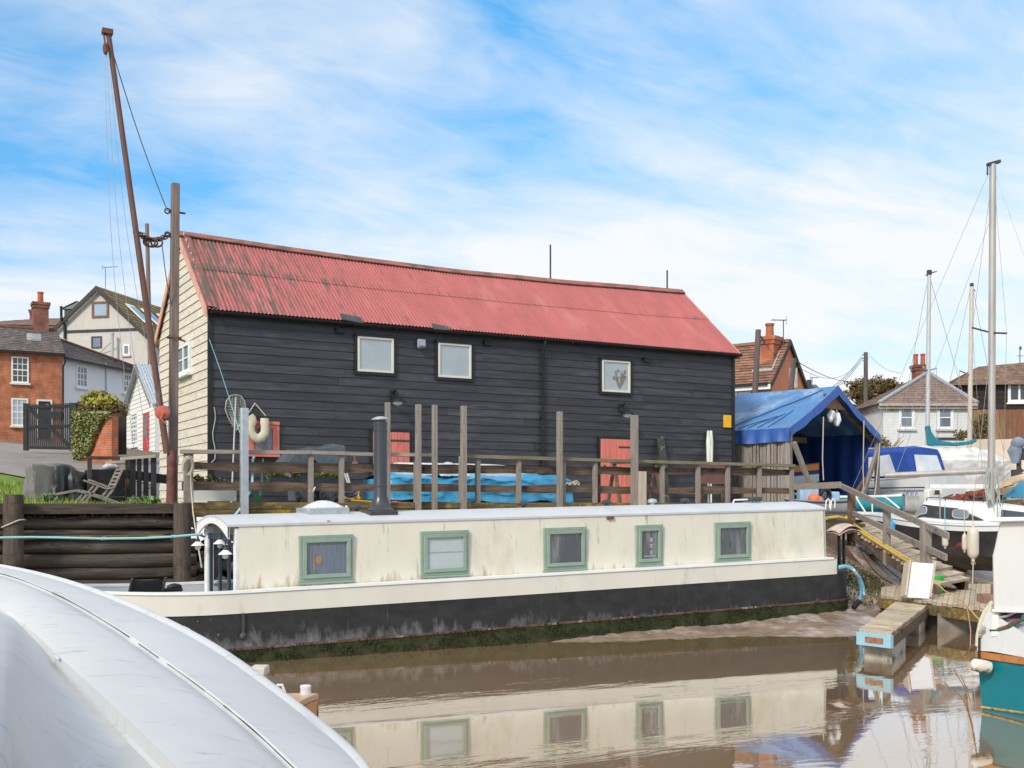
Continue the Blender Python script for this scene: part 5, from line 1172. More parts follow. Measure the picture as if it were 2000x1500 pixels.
# broken steamer lounger
Yl = 20.15
lo = T('steamer_lounger', 'broken weathered grey wooden lounger on the grass', 'lounger', onY(170, 984, Yl))
def lb(name, p0, p1, w, h=.03):
    for dy in (0, .55):
        a_, b_ = onY(*p0, Yl), onY(*p1, Yl); a_.y += dy; b_.y += dy; mb = MB(); mb.beam(a_, b_, h, w, (0, 1, 0)); build(name, mb, wood('x', 'grey'), lo)
lb('back_frame', (243, 909), (220, 957), .065); lb('back_leg', (220, 957), (206, 974), .06); lb('arm', (173, 937), (222, 955), .065); lb('leg', (193, 948), (164, 983), .05); lb('leg', (170, 966), (160, 977), .04)
lb('seat_frame', (159, 958), (202, 971), .05); lb('seat_frame', (202, 971), (238, 984), .05); lb('foot_frame', (107, 966), (157, 957), .04); lb('foot_leg', (112, 970), (102, 982), .045)
mb = MB()
for k in range(7): a_ = onY(lerp(243, 222, k/6), lerp(909, 953, k/6), Yl); mb.box(a_.x-.02, a_.x+.02, Yl+.03, Yl+.53, a_.z-.015, a_.z+.015)
build('back_slats', mb, wood('y', 'grey'), lo)
mb = leafcloud(MB(), [(onY(262+k*9, 980, 20.2), (.14, .12, .09)) for k in range(5)]+[(onY(92+k*6, 972, 20.2), (.12, .1, .07)) for k in range(3)], 800, .035); one('dock_leaves', mb, leafmat('dock_leaves', [(.09, .16, .05), (.16, .26, .09), (.22, .33, .14)]), 'broad green weeds at the foot of the paling fence', 'weeds', kind='stuff')
# ------------------------------------------------------------------ things on the deck
ZD = 2.118
def leaning(p0, p1, Y0, Y1): return onY(*p0, Y0), onY(*p1, Y1)
a, b = onY(452, 972, 23.2), onY(461, 773, YB-.12); a.z = ZD
ln = T('landing_net', 'long landing net with big hoop leaning on the black wall', 'landing net', a)
mb = MB(); mb.tube([a, b], .018, 8); build('handle', mb, M_alu, ln)
hc_, sc = onY(461, 805, YB-.2), (YB/ray(461, 800).y)/F
ring = [(460, 771), (470, 773), (478, 784), (480, 800), (475, 818), (467, 832), (462, 840), (456, 832), (446, 816), (440, 800), (442, 784), (450, 773)]
mb = MB(); pts = [onY(*q, YB-.16) for q in ring]; mb.tube(pts+[pts[0]], .014, 6, caps=False); hp = build('hoop', mb, M_alu, ln)
mb = MB()
for k in range(13):
    for pa, pb in ((lerp(441, 480, k/12), lerp(441, 480, k/12)),):
        x = pa; t = abs((x-460.5)/20); h = 34*sqrt(max(0, 1-t*t)); mb.tube([onY(x, 801-h*.85, YB-.15), onY(lerp(x, 461, .2), 803, YB-.11), onY(lerp(x, 461, .55), 803+h, YB-.14)], .0065, 3, caps=False)
for k in range(11):
    y = lerp(778, 832, k/10); t = (y-800)/(28 if y < 800 else 38); h = 19*sqrt(max(0, 1-t*t)); mb.tube([onY(461-h, y, YB-.15), onY(461, y+2, YB-.11), onY(461+h, y, YB-.15)], .0065, 3, caps=False)
build('mesh', mb, mat('net_cord', (.42, .40, .38), .8), ln)
a, b = onY(473, 970, 23.4), onY(474, 800, YB-.1); a.z = ZD; mb = MB(); mb.tube([a, b], .016, 8); one('boat_pole', mb, M_alu, 'thin silver pole leaning on the wall beside the landing net', 'pole')
# horseshoe lifebuoy
Yl = YB-.18; mb = MB(); U = [(488, 812), (492, 818), (493, 822), (489, 832), (489, 843), (494, 852), (502, 857), (511, 854), (517, 846), (518, 836), (517, 826), (517, 817)]
secs = []
pts = [onY(*q, Yl) for q in U]
mb.tube(pts, [.085, .10, .10, .10, .10, .105, .11, .105, .10, .10, .10, .095], 12); mb.v = [Vector((q.x, Yl+(q.y-Yl)*.75, q.z)) for q in mb.v]
lb_ = T('horseshoe_lifebuoy', 'cream horseshoe lifebuoy hanging by a rope on the black wall', 'lifebuoy', onY(504, 860, Yl))
build('ring', mb, mat('aged_cream_foam', (.66, .58, .43), .75, .14, 5, stain=[((.42, .34, .22), .58, .74, 3, (1, 1, 1))]), lb_)
mb = MB(); mb.tube([onY(486, 806, Yl), onY(497, 789, Yl+.1), onY(499, 789, Yl+.1), onY(519, 812, Yl)], .012, 6); mb.sphere(onY(498, 789, Yl+.1), .025, 8, 6); build('rope', mb, M_rope, lb_)
# blue rope from the corner board down to the quay edge
a, b = onY(409, 663, YB-.1), onY(446, 772, YB-.5); mb = MB(); mb.tube([a, onY(430, 722, YB-.3), b, onY(470, 850, 21.5), onY(480, 880, 20.3)], .008, 5); one('guy_rope', mb, M_ropeb, 'thin blue rope running from the boathouse corner to the steel post', 'rope')
# standpipe and hose
Yh = YQ+.16
mb = MB(); mb.tube([onY(497, 892, Yh), onY(494, 898, Yh), onY(493, 940, Yh), onY(490, 955, Yh), onY(482, 972, Yh-.05), onY(472, 990, YQ-.1), onY(455, 1012, YQ-.25)], .024, 8)
one('water_pipe', mb, mat('pale_blue_pipe', (.36, .60, .72), .5, .1, 6), 'pale blue water pipe rising beside the galvanised steel post', 'pipe')
mb = MB()
for k in range(9):
    pts = []
    for j in range(25):
        t = j/24; y = lerp(896+R.uniform(-1, 1), 966+k*1.6, sin(pi*t)); x = lerp(513-k*.6, 488+k*.9, t)+6*sin(2*pi*t)*.3-12*sin(pi*t)*.1
        if t < .5: x = lerp(514, 512-k, t*2)
        else: x = lerp(512-k, 490+k*.8, (t-.5)*2)
        pts.append(onY(x, y if t < .5 else lerp(966+k*1.6, 952+k*1.2, (t-.5)*2)+10*sin(pi*(t-.5)*2), Yh+.05+.012*k))
    mb.tube(pts, .011, 6)
one('hose_coil', mb, mat('green_hose', (.03, .30, .13), .35, .12, 6, spec=.5), 'bright green garden hose coiled on the railing', 'hose')
mb = MB()
q = onY(367, 910, YQ-.12)
for k in range(8): mb.torus(q+Vector((R.uniform(-.015, .015), -.012*k+.04, R.uniform(-.03, .03))), .145, .010, (0, 1, .05*k), 24, 6, .55)
mb.tube([onY(372, 925, YQ-.14), onY(374, 960, YQ-.14), onY(377, 1000, YQ-.5), onY(386, 1060, YQ-2.4), onY(394, 1108, YQ-3.0)], .012, 6)
one('rope_coil', mb, M_rope, 'coil of pale mooring rope hanging on the left end of the railing', 'rope')
# trough planters
def trough(px0, px1, py0, py1, Y, m, label, seed, cols, name='planter', flower=None):
    x0, x1, z0, z1 = rectY(px0, py0, px1, py1, Y); t = T(name, label, 'planter', ((x0+x1)/2, Y+.1, z0), 'planters along the railing')
    mb = MB(); mb.box(x0, x1, Y, Y+.025, z0, z1); mb.box(x0, x1, Y+.22, Y+.245, z0, z1); mb.box(x0, x0+.025, Y+.026, Y+.22, z0, z1); mb.box(x1-.025, x1, Y+.026, Y+.22, z0, z1); mb.box(x0+.026, x1-.026, Y+.026, Y+.219, z0, z1-.04); build('box', mb, m, t)
    rr = random.Random(seed); bl = [((lerp(x0+.08, x1-.08, k/5)+rr.uniform(-.05, .05), Y+.12, z1+rr.uniform(.0, .07)), (.11, .1, rr.uniform(.06, .11))) for k in range(7)]
    mb = leafcloud(MB(), bl, 420, .032); build('plants', mb, leafmat(cols[0], cols[1]), t)
    if flower:
        mb = MB(); q = onY(*flower, Y); mb.sphere(q, .045, 8, 6); mb.sphere(q+Vector((.04, 0, -.03)), .03, 8, 6); build('flower', mb, mat('pale_pink_flower', (.8, .55, .58), .6), t)
    return t
M_tr = mat('slate_blue_trough', (.075, .085, .115), .6, .15, 5)
lf = ('planter_leaves', [(.12, .20, .04), (.24, .33, .07), (.38, .42, .12), (.16, .22, .06)])
trough(529, 586, 933, 948, YQ+.25, M_tr, 'dark blue trough with a pink geranium behind the railing', 3, lf, flower=(562, 926))
trough(612, 661, 934, 948, YQ+.25, M_tr, 'dark blue trough of pale green bedding plants, right of the geranium trough', 4, lf)
trough(374, 462, 957, 979, YQ+.5, mat('white_trough', (.66, .70, .68), .5, .06, 5), 'long white trough of dark succulents at the boathouse corner', 5, ('succulents', [(.07, .045, .03), (.10, .08, .04), (.06, .09, .03), (.16, .13, .08)]))
mb = leafcloud(MB(), [(onY(385+9*k, 944+R.uniform(-4, 6), YQ+.6), (.12, .1, .14)) for k in range(6)], 900, .035)
one('succulents', mb, leafmat('bronze_succulents', [(.07, .045, .03), (.10, .08, .04), (.06, .09, .03), (.16, .13, .08)]), 'bronze leaved succulents spreading above the white trough', 'plants')
# wheeled bins under a tarpaulin
def bin_(px0, px1, py0, label, Y=21.9):
    x0, x1, z0, z1 = rectY(px0, py0, px1, 984, Y); z0 = ZD
    t = T('wheeled_bin', label, 'wheeled bin', ((x0+x1)/2, Y+.3, z0), 'wheeled bins on the deck')
    mb = MB(); mb.add([(x0+.05, Y+.06, z0+.06), (x1-.05, Y+.06, z0+.06), (x1-.05, Y+.5, z0+.06), (x0+.05, Y+.5, z0+.06), (x0, Y, z1-.1), (x1, Y, z1-.1), (x1, Y+.6, z1-.1), (x0, Y+.6, z1-.1)], [(0, 1, 5, 4), (1, 2, 6, 5), (2, 3, 7, 6), (3, 0, 4, 7), (0, 3, 2, 1), (4, 5, 6, 7)])
    for k in range(4): x = lerp(x0+.1, x1-.1, k/3); mb.add([(x-.02, Y+.05, z0+.1), (x+.02, Y+.05, z0+.1), (x+.02, Y-.012, z1-.14), (x-.02, Y-.012, z1-.14), (x-.02, Y+.08, z0+.1), (x+.02, Y+.08, z0+.1), (x+.02, Y+.02, z1-.14), (x-.02, Y+.02, z1-.14)], [(0, 1, 2, 3), (0, 3, 7, 4), (1, 5, 6, 2), (3, 2, 6, 7)])
    build('body', mb, mat('blue_grey_bin', (.085, .095, .115), .5, .2, 5), t)
    mb = MB(); mb.box(x0-.02, x1+.02, Y-.03, Y+.62, z1-.098, z1-.04); build('lid', mb, M_dark, t, .015)
    for x in (x0+.08, x1-.08):
        mb = MB(); mb.lathe([(.10, -.03), (.11, -.02), (.11, .02), (.10, .03)], (x, Y+.02, z0+.11), (1, 0, 0), 16); wl = build('wheel', mb, M_black, t); mb = MB(); mb.lathe([(.05, -.04), (.05, .04)], (x, Y+.02, z0+.11), (1, 0, 0), 12); build('hub', mb, M_dark, wl)
bin_(574, 620, 884, 'dark grey wheeled bin under the sheet, left of the pair'); bin_(624, 665, 886, 'dark grey wheeled bin under the sheet, right of the pair')
x0, x1, z0, z1 = rectY(552, 871, 672, 955, 21.9)
mb = MB()
def bt(u, v):
    x = lerp(x0, x1, u); top = z1-.06-.05*sin(pi*u*2)+.20*max(0, (u-.72))*1.2-(.35*(.22-u)/.22 if u < .22 else 0)
    if v < .35: y = 21.9-.06-.10*(1-v/.35)*.5; z = lerp(top-.22-.22*abs(sin(u*6.5)), top, v/.35)
    elif v < .7: y = lerp(21.84, 22.6, (v-.35)/.35); z = top+.03
    else: y = 22.6+.06; z = lerp(top, top-.5, (v-.7)/.3)
    f = noise.fractal(Vector((x*3, y*3, z*2)), 1, 2, 4)*.05
    return Vector((x, y+f*.6, z+f))
mb.grid(bt, 50, 26); one('grey_sheet', mb, mat('blue_grey_sheet', (.07, .09, .105), .45, .35, 3, (1, 1, 1), .01, .5, stain=[((.20, .24, .26), .58, .72, 2.2, (1, 1, 2))]), 'wrinkled blue grey plastic sheet thrown over the wheeled bins', 'sheet')
# toy tricycle
t = onY(688, 976, 20.6); tz = ZD
tr = T('toy_tricycle', 'small yellow and blue toy tricycle on the deck', 'tricycle', (t.x, 20.6, ZD))
M_yel = mat('yellow_plastic', (.72, .46, .03), .4, .1, 5); M_blu = mat('dull_blue_plastic', (.10, .13, .28), .5, .2, 5)
for px in (671, 700):
    q = onY(px, 972, 20.6); mb = MB(); mb.torus((q.x, 20.6, ZD+.11), .09, .022, (0, 1, 0), 18, 8); w_ = build('wheel', mb, M_blu, tr); mb = MB(); mb.lathe([(.035, -.03), (.035, .03)], (q.x, 20.6, ZD+.11), (0, 1, 0), 10); build('hub', mb, M_yel, w_)
a, b = onY(671, 970, 20.6).x, onY(700, 970, 20.6).x
mb = MB(); mb.tube([(a, 20.6, ZD+.12), ((a+b)/2, 20.6, ZD+.08), (b, 20.6, ZD+.14), (b+.02, 20.6, ZD+.33)], .022, 8); mb.tube([(b+.02, 20.48, ZD+.34), (b+.02, 20.72, ZD+.34)], .015, 6); mb.tube([((a+b)/2, 20.6, ZD+.06), ((a+b)/2+.45, 20.5, ZD+.03)], .018, 6); build('frame', mb, M_yel, tr)
mb = MB(); mb.box(a-.02, a+.17, 20.5, 20.7, ZD+.19, ZD+.24); mb.box(a-.06, a-.02, 20.5, 20.7, ZD+.2, ZD+.36); build('seat', mb, M_blu, tr, .02)
# little copper cone on the rail and folded chair
q = onY(693, 906, YQ+.11); mb = MB(); mb.lathe([(.055, 0), (.05, .03), (.022, .06), (.012, .15), (0, .16)], q, n=14); one('copper_cone', mb, mat('copper_cone', (.50, .24, .16), .5, .15, 9), 'small copper coloured cone standing on the railing plank', 'cone')
fc = T('folding_chair', 'small white folding chair folded behind the railing', 'folding chair', onY(680, 945, 20.3))
for p0, p1 in (((671, 918), (679, 943)), ((676, 917), (683, 943))):
    mb = MB(); mb.tube([onY(*p0, 20.3), onY(*p1, 20.3)], .016, 6); build('leg', mb, M_white, fc)
for k in range(3):
    mb = MB(); mb.tube([onY(lerp(672, 677, k/2), lerp(922, 938, k/2), 20.3), onY(lerp(677, 682, k/2), lerp(921, 938, k/2), 20.3)], .01, 5); build('slat', mb, M_white, fc)
mb = MB(); mb.tube([onY(610, 962, YQ), onY(616, 951, YQ-.02)], .012, 6); mb.tube([onY(603, 958, YQ), onY(610, 962, YQ)], .010, 6); one('cleat_hook', mb, M_white, 'small white hook on a railing post', 'hook')
# tarpaulin-covered boat on chocks
Ya, Yb_ = 21.0, 22.5
x0, x1, z0, z1 = rectY(764, 934, 1122, 984, Ya)
mb = MB()
def tarp(u, v):
    x = lerp(x0, x1, u); e = sin(pi*min(1, max(0, u)))**.25
    top = lerp(z1-.02, z1-.0, u)+.03*sin(u*17)+.02*sin(u*41); bot = ZD+.03+.05*noise.noise(Vector((x*1.5, 0, 3)))+.06*(u < .12)
    if v < .4: y = Ya+.10*(1-e)-.06*(1-v/.4); z = lerp(bot, top, v/.4)
    elif v < .6: y = lerp(Ya+.02, Yb_, (v-.4)/.2); z = top+.10*sin(pi*(v-.4)/.2)
    else: y = Yb_; z = lerp(top, bot, (v-.6)/.4)
    f = noise.fractal(Vector((x*2.2+z*1.5, y*2, z*5)), 1, 2.1, 5)
    return Vector((x+.04*f, y+.07*f, z+.035*f))
mb.grid(tarp, 180, 36)
mb.grid(lambda a, b: tarp(0, .4*a)*(1-b)+tarp(0, .6+.4*(1-a))*b, 10, 8, True, True); mb.grid(lambda a, b: tarp(1, .4*a)*(1-b)+tarp(1, .6+.4*(1-a))*b, 10, 8)
one('blue_tarpaulin', mb, mat('bright_blue_tarpaulin', (.045, .29, .52), .38, .16, 2.5, (1, 1, 1.5), .006, .5, stain=[((.16, .45, .66), .58, .72, 2.0, (.7, 1, 3))]), 'crumpled bright blue tarpaulin over stored gear on the deck', 'tarpaulin')
mb = MB()
def hullmesh(mb, L, B, D, n=22, m=12, bowx=2.2, sternw=.75, rise=.25, full=1.7, keel=.0):
    secs = []
    for i in range(n+1):
        t = i/n; w = B/2*((1-((t-.0)/1.0)**bowx) if t > .45 else lerp(sternw, 1-.45**bowx, sstep(t/.45))); w = max(w, .004)
        sh = rise*(abs(t-.4)/.6)**2; dep = D*(1-.55*max(0, (t-.6)/.4)**2)-keel*0
        secs.append([Vector((t*L, w*cos(a)*1.0*(abs(cos(a))**(1/full-1) if abs(cos(a)) > 1e-6 else 0), D+sh-(D+sh-(D-dep))*(sin(a)**(1/full*1.2) if sin(a) > 1e-6 else 0))) for a in [pi*j/m for j in range(m+1)]])
    mb.loft(secs, True)
    o = len(mb.v)-(n+1)*(m+1); mb.f.append(tuple(range(o, o+m+1))); mb.s.append(False); return secs
def deckmesh(mb, secs, crown=.05, dz=0.):
    mb.loft([[s[0].lerp(s[-1], k/6)+Vector((0, 0, dz+crown*sin(pi*k/6))) for k in range(7)] for s in secs], True); return mb
def place(o, heading, flip=False, roll=0, pitch=0):
    h = Vector(heading).normalized(); M = Matrix(((h.x, -h.y, 0), (h.y, h.x, 0), (0, 0, 1))).to_4x4(); M.translation = Vector(o)
    if roll: M = M @ Matrix.Rotation(roll, 4, 'X')
    if pitch: M = M @ Matrix.Rotation(pitch, 4, 'Y')
    if flip: M = M @ Matrix.Rotation(pi, 4, 'X')
    return M
M_gel = mat('chalky_white_gelcoat', (.68, .69, .69), .35, .06, 3, spec=.5, stain=[((.50, .50, .48), .58, .76, 2, (1, 1, 1)), ((.25, .24, .22), .72, .78, 6, (1, 1, 1))])
qa, qb = onY(782, 934, 21.5), onY(1060, 938, 21.5)
mb = MB(); hullmesh(mb, (qb.x-qa.x), .75, .27, bowx=2.6, sternw=.45, rise=.02)
one('upturned_canoe', mb, mat('silver_white_canoe', (.62, .65, .66), .35, .10, 4, spec=.5, stain=[((.10, .14, .13), .62, .68, 1.1, (.8, 1, 1))]), 'silver white canoe lying upside down on the blue tarpaulin', 'canoe', mtx=place((qa.x, 21.75, z1+.33), (1, 0, 0), True))
qa, qb = onY(852, 934, 21.3), onY(908, 934, 21.3); mb = MB(); mb.grid(lambda u, v: Vector((lerp(qa.x, qb.x, u), 21.08+v*.5, z1+.04+.30*(sin(pi*min(1, u*1.1+.02))**.6 if u < .9 else .3)*(sin(pi*v)**.5)+.02*noise.noise(Vector((u*9, v*7, 2))))), 26, 14, True, True)
one('silver_cover', mb, mat('silver_cover', (.50, .56, .62), .35, .15, 4, spec=.5, metal=.2), 'lumpy silver cover on top of the blue tarpaulin between two mooring posts', 'cover')
mb = MB(); q = onY(1118, 944, 21.0)
for k in range(7): mb.torus(q+Vector((R.uniform(-.08, .1), R.uniform(-.1, .1), R.uniform(-.04, .05))), .07, .014, (R.uniform(-1, 1), R.uniform(-1, 1), 1), 12, 5)
one('rope_heap', mb, M_rope, 'tangle of pale rope at the right end of the blue tarpaulin', 'rope')
# trestle, boards and oars by the right door
Yt = 21.4
ts = T('trestle', 'old dark wooden trestle in front of the right red door', 'trestle', onY(1240, 985, Yt))
mb = MB(); mb.beam(onY(1195, 904, Yt), onY(1288, 903, Yt), .12, .06); build('top', mb, wood('x', 'brown'), ts)
for px0, px1 in ((1200, 1199), (1280, 1282)):
    for dy in (-.25, .25): p0, p1 = onY(px0, 906, Yt), onY(px1, 984, Yt); p1.z = ZD; p1.y += dy; mb = MB(); mb.beam(p0, p1, .07, .05, (0, 1, 0)); build('leg', mb, wood('z', 'brown'), ts)
mb = MB(); mb.prism([onY(1284, 856, YB-.10), onY(1297, 852, YB-.10), onY(1303, 905, YB-.3), onY(1309, 984, YB-.55), onY(1300, 984, YB-.55), onY(1291, 905, YB-.3)], (0, .04, 0))
one('green_board', mb, mat('mottled_green_board', (.045, .055, .045), .8, .4, 5, stain=[((.22, .24, .20), .56, .64, 6, (1, 1, 1))]), 'narrow dark mottled board leaning on the wall right of the red door', 'board')
for i, px in enumerate((1383, 1389)):
    mb = MB(); a_, b_ = onY(px+(1 if i == 0 else 0), 984, YB-.6), onY(px+(.5 if i == 0 else -.5), 842, YB-.08); a_.z = ZD; mb.tube([a_, a_.lerp(b_, .5), a_.lerp(b_, .56), a_.lerp(b_, .85), b_], [.022, .022, .05, .065, .04], 8)
    one('oar', mb, mat('pale_green_oar', (.58, .62, .54), .6, .14, 6, (1, 1, .4)), 'pale painted oar leaning on the black wall, %s of the pair' % ('left' if i == 0 else 'right'), 'oar', 'pair of oars against the boathouse')
mb = MB(); x0, x1, z0, z1 = rectY(1369, 905, 1419, 945, 20.3); mb.box(x0, x1, 20.3, 20.33, z0, z1); lp = T('red_panel', 'faded red board fixed behind the railing near the slatted fence', 'panel', ((x0+x1)/2, 20.3, z0)); build('board', mb, mat('faded_maroon_board', (.22, .105, .10), .8, .2, 4, (2, 1, 1)), lp)
mb = MB(); mb.box(x0+.03, x0+.09, 20.34, 20.38, ZD, z1); mb.box(x1-.09, x1-.03, 20.34, 20.38, ZD, z1); build('support', mb, wood('z', 'brown'), lp)
q = onY(1384, 984, 20.15); mb = MB(); mb.tube([(q.x, 20.15, ZD), (q.x, 20.15, onY(1384, 944, 20.15).z)], .02, 6); one('white_stake', mb, mat('white_stake', (.66, .66, .64), .6, .3, 9, (1, 1, 2)), 'thin white stake standing below the faded red board', 'stake')
# bow deck chair and teal mooring line
o = onZ(285, 1162, .46); X0 = onY(247, 1160, 15.45).x
dc = T('deck_chair', 'black mesh folding chair in the narrowboat bow', 'chair', (X0+.3, 15.4, .45))
Yd0, Yd1 = 15.2, 15.68
x0, x1 = onY(246, 1140, 15.4).x, onY(317, 1140, 15.4).x; zt, zb = onY(280, 1129, 15.4).z, onY(280, 1160, 15.4).z
M_mesh = mat('black_mesh_fabric', (.028, .028, .03), .6, .25, 14)
mb = MB(); mb.grid(lambda u, v: Vector((lerp(x0+.01, x1-.05, u)+.03*v, lerp(15.35, 15.2, v), lerp(.80, zt-.0, v)-.025*sin(pi*u))), 10, 8, True, True); mb.grid(lambda u, v: Vector((lerp(x0+.01, x1-.05, u)+.03*v, lerp(15.36, 15.215, v), lerp(.80, zt-.0, v)-.025*sin(pi*u))), 10, 8); build('back', mb, M_mesh, dc)
mb = MB(); mb.grid(lambda u, v: Vector((lerp(x0+.02, x1-.03, u), lerp(15.36, 15.8, v), .80-.03*sin(pi*u))), 8, 6); mb.grid(lambda u, v: Vector((lerp(x0+.02, x1-.03, u), lerp(15.36, 15.8, v), .785-.03*sin(pi*u))), 8, 6, True, True); build('seat', mb, M_mesh, dc)
for x in (x0, x1-.04): mb = MB(); mb.tube([(x+.04, 15.19, zt+.01), (x, 15.36, .80), (x-.0, 15.82, .46)], .016, 8); mb.tube([(x, 15.8, .80), (x, 15.3, .46)], .016, 8); build('frame', mb, M_iron, dc)
mb = MB(); mb.box(x1-.02, x1+.25, 15.3, 15.42, zb+.02, zb+.07); mb.sphere((x1+.15, 15.36, zb+.08), (.1, .06, .05)); one('black_bag', mb, M_black, 'small black bag beside the mesh chair in the bow', 'bag', bevel=.015)
Ym = 17.2; pts = [onY(px, py, lerp(18.6, 16.2, (px+100)/495)) for px, py in ((-100, 1052), (0, 1050), (60, 1049), (120, 1050), (200, 1052), (280, 1051), (340, 1048), (395, 1043))]
mb = MB(); mb.tube(pts, .017, 8)
for px, py in ((203, 1052), (338, 1048)): q = onY(px, py, lerp(18.6, 16.2, (px+100)/495)); mb.tube([q-Vector((.03, 0, 0)), q+Vector((.03, 0, 0))], .024, 8)
one('mooring_line', mb, mat('teal_line', (.22, .45, .46), .6, .12, 20), 'teal mooring line from the narrowboat bow past the log wall', 'mooring line')
# ------------------------------------------------------------------ blue tarpaulin shed
ax = cdir(-2058, 2204); gx = cdir(2204, 2058)                    # ridge direction (away), gable direction (to the right)
A0 = P(1541, 985, 31); A0.z = 0; WS = 31*.153; LS = 7.5
S = lambda g, a, z: Vector((A0.x, A0.y, 0))+gx*g+ax*a+Vector((0, 0, z))
zev = 2.1+(985-832)*31/F; dAp = (S(WS/2, 0, 0)).dot(Vector((SA, CA, 0))); zap = 2.1+(985-754)*dAp/F
gzs = ground_z(A0.x+1, A0.y+1)
sh = T('tarpaulin_shed', 'open fronted boat shed roofed with sun bleached blue tarpaulin', 'boat shed', S(WS/2, 3, gzs))
M_tarp = mat('faded_blue_tarpaulin', (.065, .20, .44), .5, .14, 1.6, (1, 1, 1), .008, .4, stain=[((.36, .47, .58), .50, .70, .8, (1, 1, 1)), ((.03, .12, .36), .6, .72, 1.6, (1.2, 1.2, 1))])
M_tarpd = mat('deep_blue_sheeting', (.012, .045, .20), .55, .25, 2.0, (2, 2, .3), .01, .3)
def sroof2(side):
    def fn(u, v):
        g = lerp(-.10, WS/2, v) if side == 0 else lerp(WS+.03, WS/2, v); a = lerp(-.10, LS, u); z = lerp(zev-.05, zap, v)-.04*sin(pi*v)*(.7+.3*cos(u*14))-.012*sin(pi*((u*5) % 1))*v
        q = S(g, a, z); return q+Vector((0, 0, .025*noise.fractal(Vector((q.x*1.2, q.y*1.2, 4)), 1, 2, 3)))
    return fn
mb = MB(); mb.grid(sroof2(0), 50, 16, True, True); mb.grid(sroof2(1), 50, 16)
rf = build('roof_tarpaulin', mb, M_tarp, sh)
mb = MB()          # front band hanging from the gable edge, and pleated skirts at the eaves
for side in (0, 1): mb.grid(lambda u, v: sroof2(side)(0, u)+Vector((0, 0, -.26*v-.0))-ax*.03*v+Vector((0, 0, .02*sin(u*18)*v)), 24, 4, True, side == 1)
for g in (-.10, WS+.03):
    mb.grid(lambda u, v: S(g+(.05*sin(u*95)*v)*(1 if u < .5 else .6)+(-.05 if g < 0 else .05)*v, lerp(-.10, LS, u), lerp(zev-.05, zev-.44+.015*sin(u*30), v)), 160, 5, True, g > 0)
build('skirt', mb, mat('blue_skirt', (.04, .11, .36), .5, .2, 3, (2, 2, .5)), rf)
mb = MB(); fnr = sroof2(0); p = [fnr(lerp(.05, .30, k/10), lerp(.92, .02, k/10))+Vector((0, 0, .025)) for k in range(11)]
mb.tube(p, .014, 5)
for j in range(4): mb.tube([fnr(lerp(.08+.02*j, .10+.045*j, k/6), lerp(.45-.07*j, .02, k/6))+Vector((0, 0, .02)) for k in range(7)], .010, 4)
build('lashing', mb, mat('navy_cord', (.02, .06, .20), .7), rf)
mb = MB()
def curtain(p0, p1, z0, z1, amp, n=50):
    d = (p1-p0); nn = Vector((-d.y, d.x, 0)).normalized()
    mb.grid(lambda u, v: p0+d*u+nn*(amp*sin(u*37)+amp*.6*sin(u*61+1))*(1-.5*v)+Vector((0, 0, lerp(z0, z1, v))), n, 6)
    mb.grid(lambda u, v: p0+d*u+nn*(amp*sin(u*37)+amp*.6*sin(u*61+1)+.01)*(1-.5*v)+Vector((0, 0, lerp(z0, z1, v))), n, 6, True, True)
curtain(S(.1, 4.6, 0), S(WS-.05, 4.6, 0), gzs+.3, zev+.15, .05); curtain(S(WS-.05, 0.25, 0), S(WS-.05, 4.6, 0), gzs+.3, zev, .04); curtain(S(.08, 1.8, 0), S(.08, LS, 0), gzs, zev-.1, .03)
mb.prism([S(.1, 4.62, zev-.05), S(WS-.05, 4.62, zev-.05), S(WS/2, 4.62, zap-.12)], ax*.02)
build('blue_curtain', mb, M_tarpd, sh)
def timber(name, p, q, w=.11, h=.11, tone='grey'):
    mb = MB(); mb.beam(p, q, w, h, ax); return build(name, mb, wood('z', tone), sh, .005)
timber('post', S(.0, 0, gzs-1.0), S(.0, 0, zev), .14, .14); timber('post', S(WS, 0, gzs-1.0), S(WS, 0, zev-.05), .12, .12)
timber('brace', S(.08, -.1, zev-.45), S(1.35, -.3, gzs-.35), .13, .10); timber('brace', S(WS-.12, -.08, zev-.55), S(WS-1.65, -.25, gzs-.1), .14, .10)
timber('post', S(.1, 4.4, gzs), S(.1, 4.4, zev)); timber('post', S(WS-.1, 4.4, gzs), S(WS-.1, 4.4, zev)); timber('brace', S(WS-.2, .25, gzs+1.0), S(WS-1.1, .5, gzs-.1), .16, .1, 'brown')
timber('rafter', S(.1, .12, zev-.22), S(WS/2, .12, zap-.34), .1, .10, 'brown'); timber('rafter', S(WS-.1, .12, zev-.22), S(WS/2, .12, zap-.34), .1, .10, 'brown')
timber('collar', S(1.75, .02, zev+1.0), S(WS-1.75, .02, zev+1.0), .06, .05, 'grey'); timber('tie_beam', S(1.2, 2.4, zev-.18), S(WS-.15, 2.4, zev-.12), .18, .12, 'deck'); timber('rafter', S(.7, 1.6, zev+.25), S(1.7, 2.3, zev-.35), .14, .1, 'deck')
mb = MB(); mb.prism([S(WS/2-.55, .0, zap-.66), S(WS/2+.55, .0, zap-.66), S(WS/2, .0, zap-.32)], ax*.04); build('gable_board', mb, mat('brown_plywood', (.22, .12, .07), .7, .2, 5), sh)
timber('hanger', S(WS*.53, 2.3, zev-.9), S(WS*.53, 2.3, zev+.03), .06, .06, 'pale')
for g, zz in ((1.42, gzs+.9), (WS-1.12, gzs+.6)):
    mb = MB(); mb.tube([S(g, -.2, zap-.95), S(g-.05, -.2, zz+.6), S(g, -.2, zz)], .016, 6); build('hanging_rope', mb, M_rope, sh)
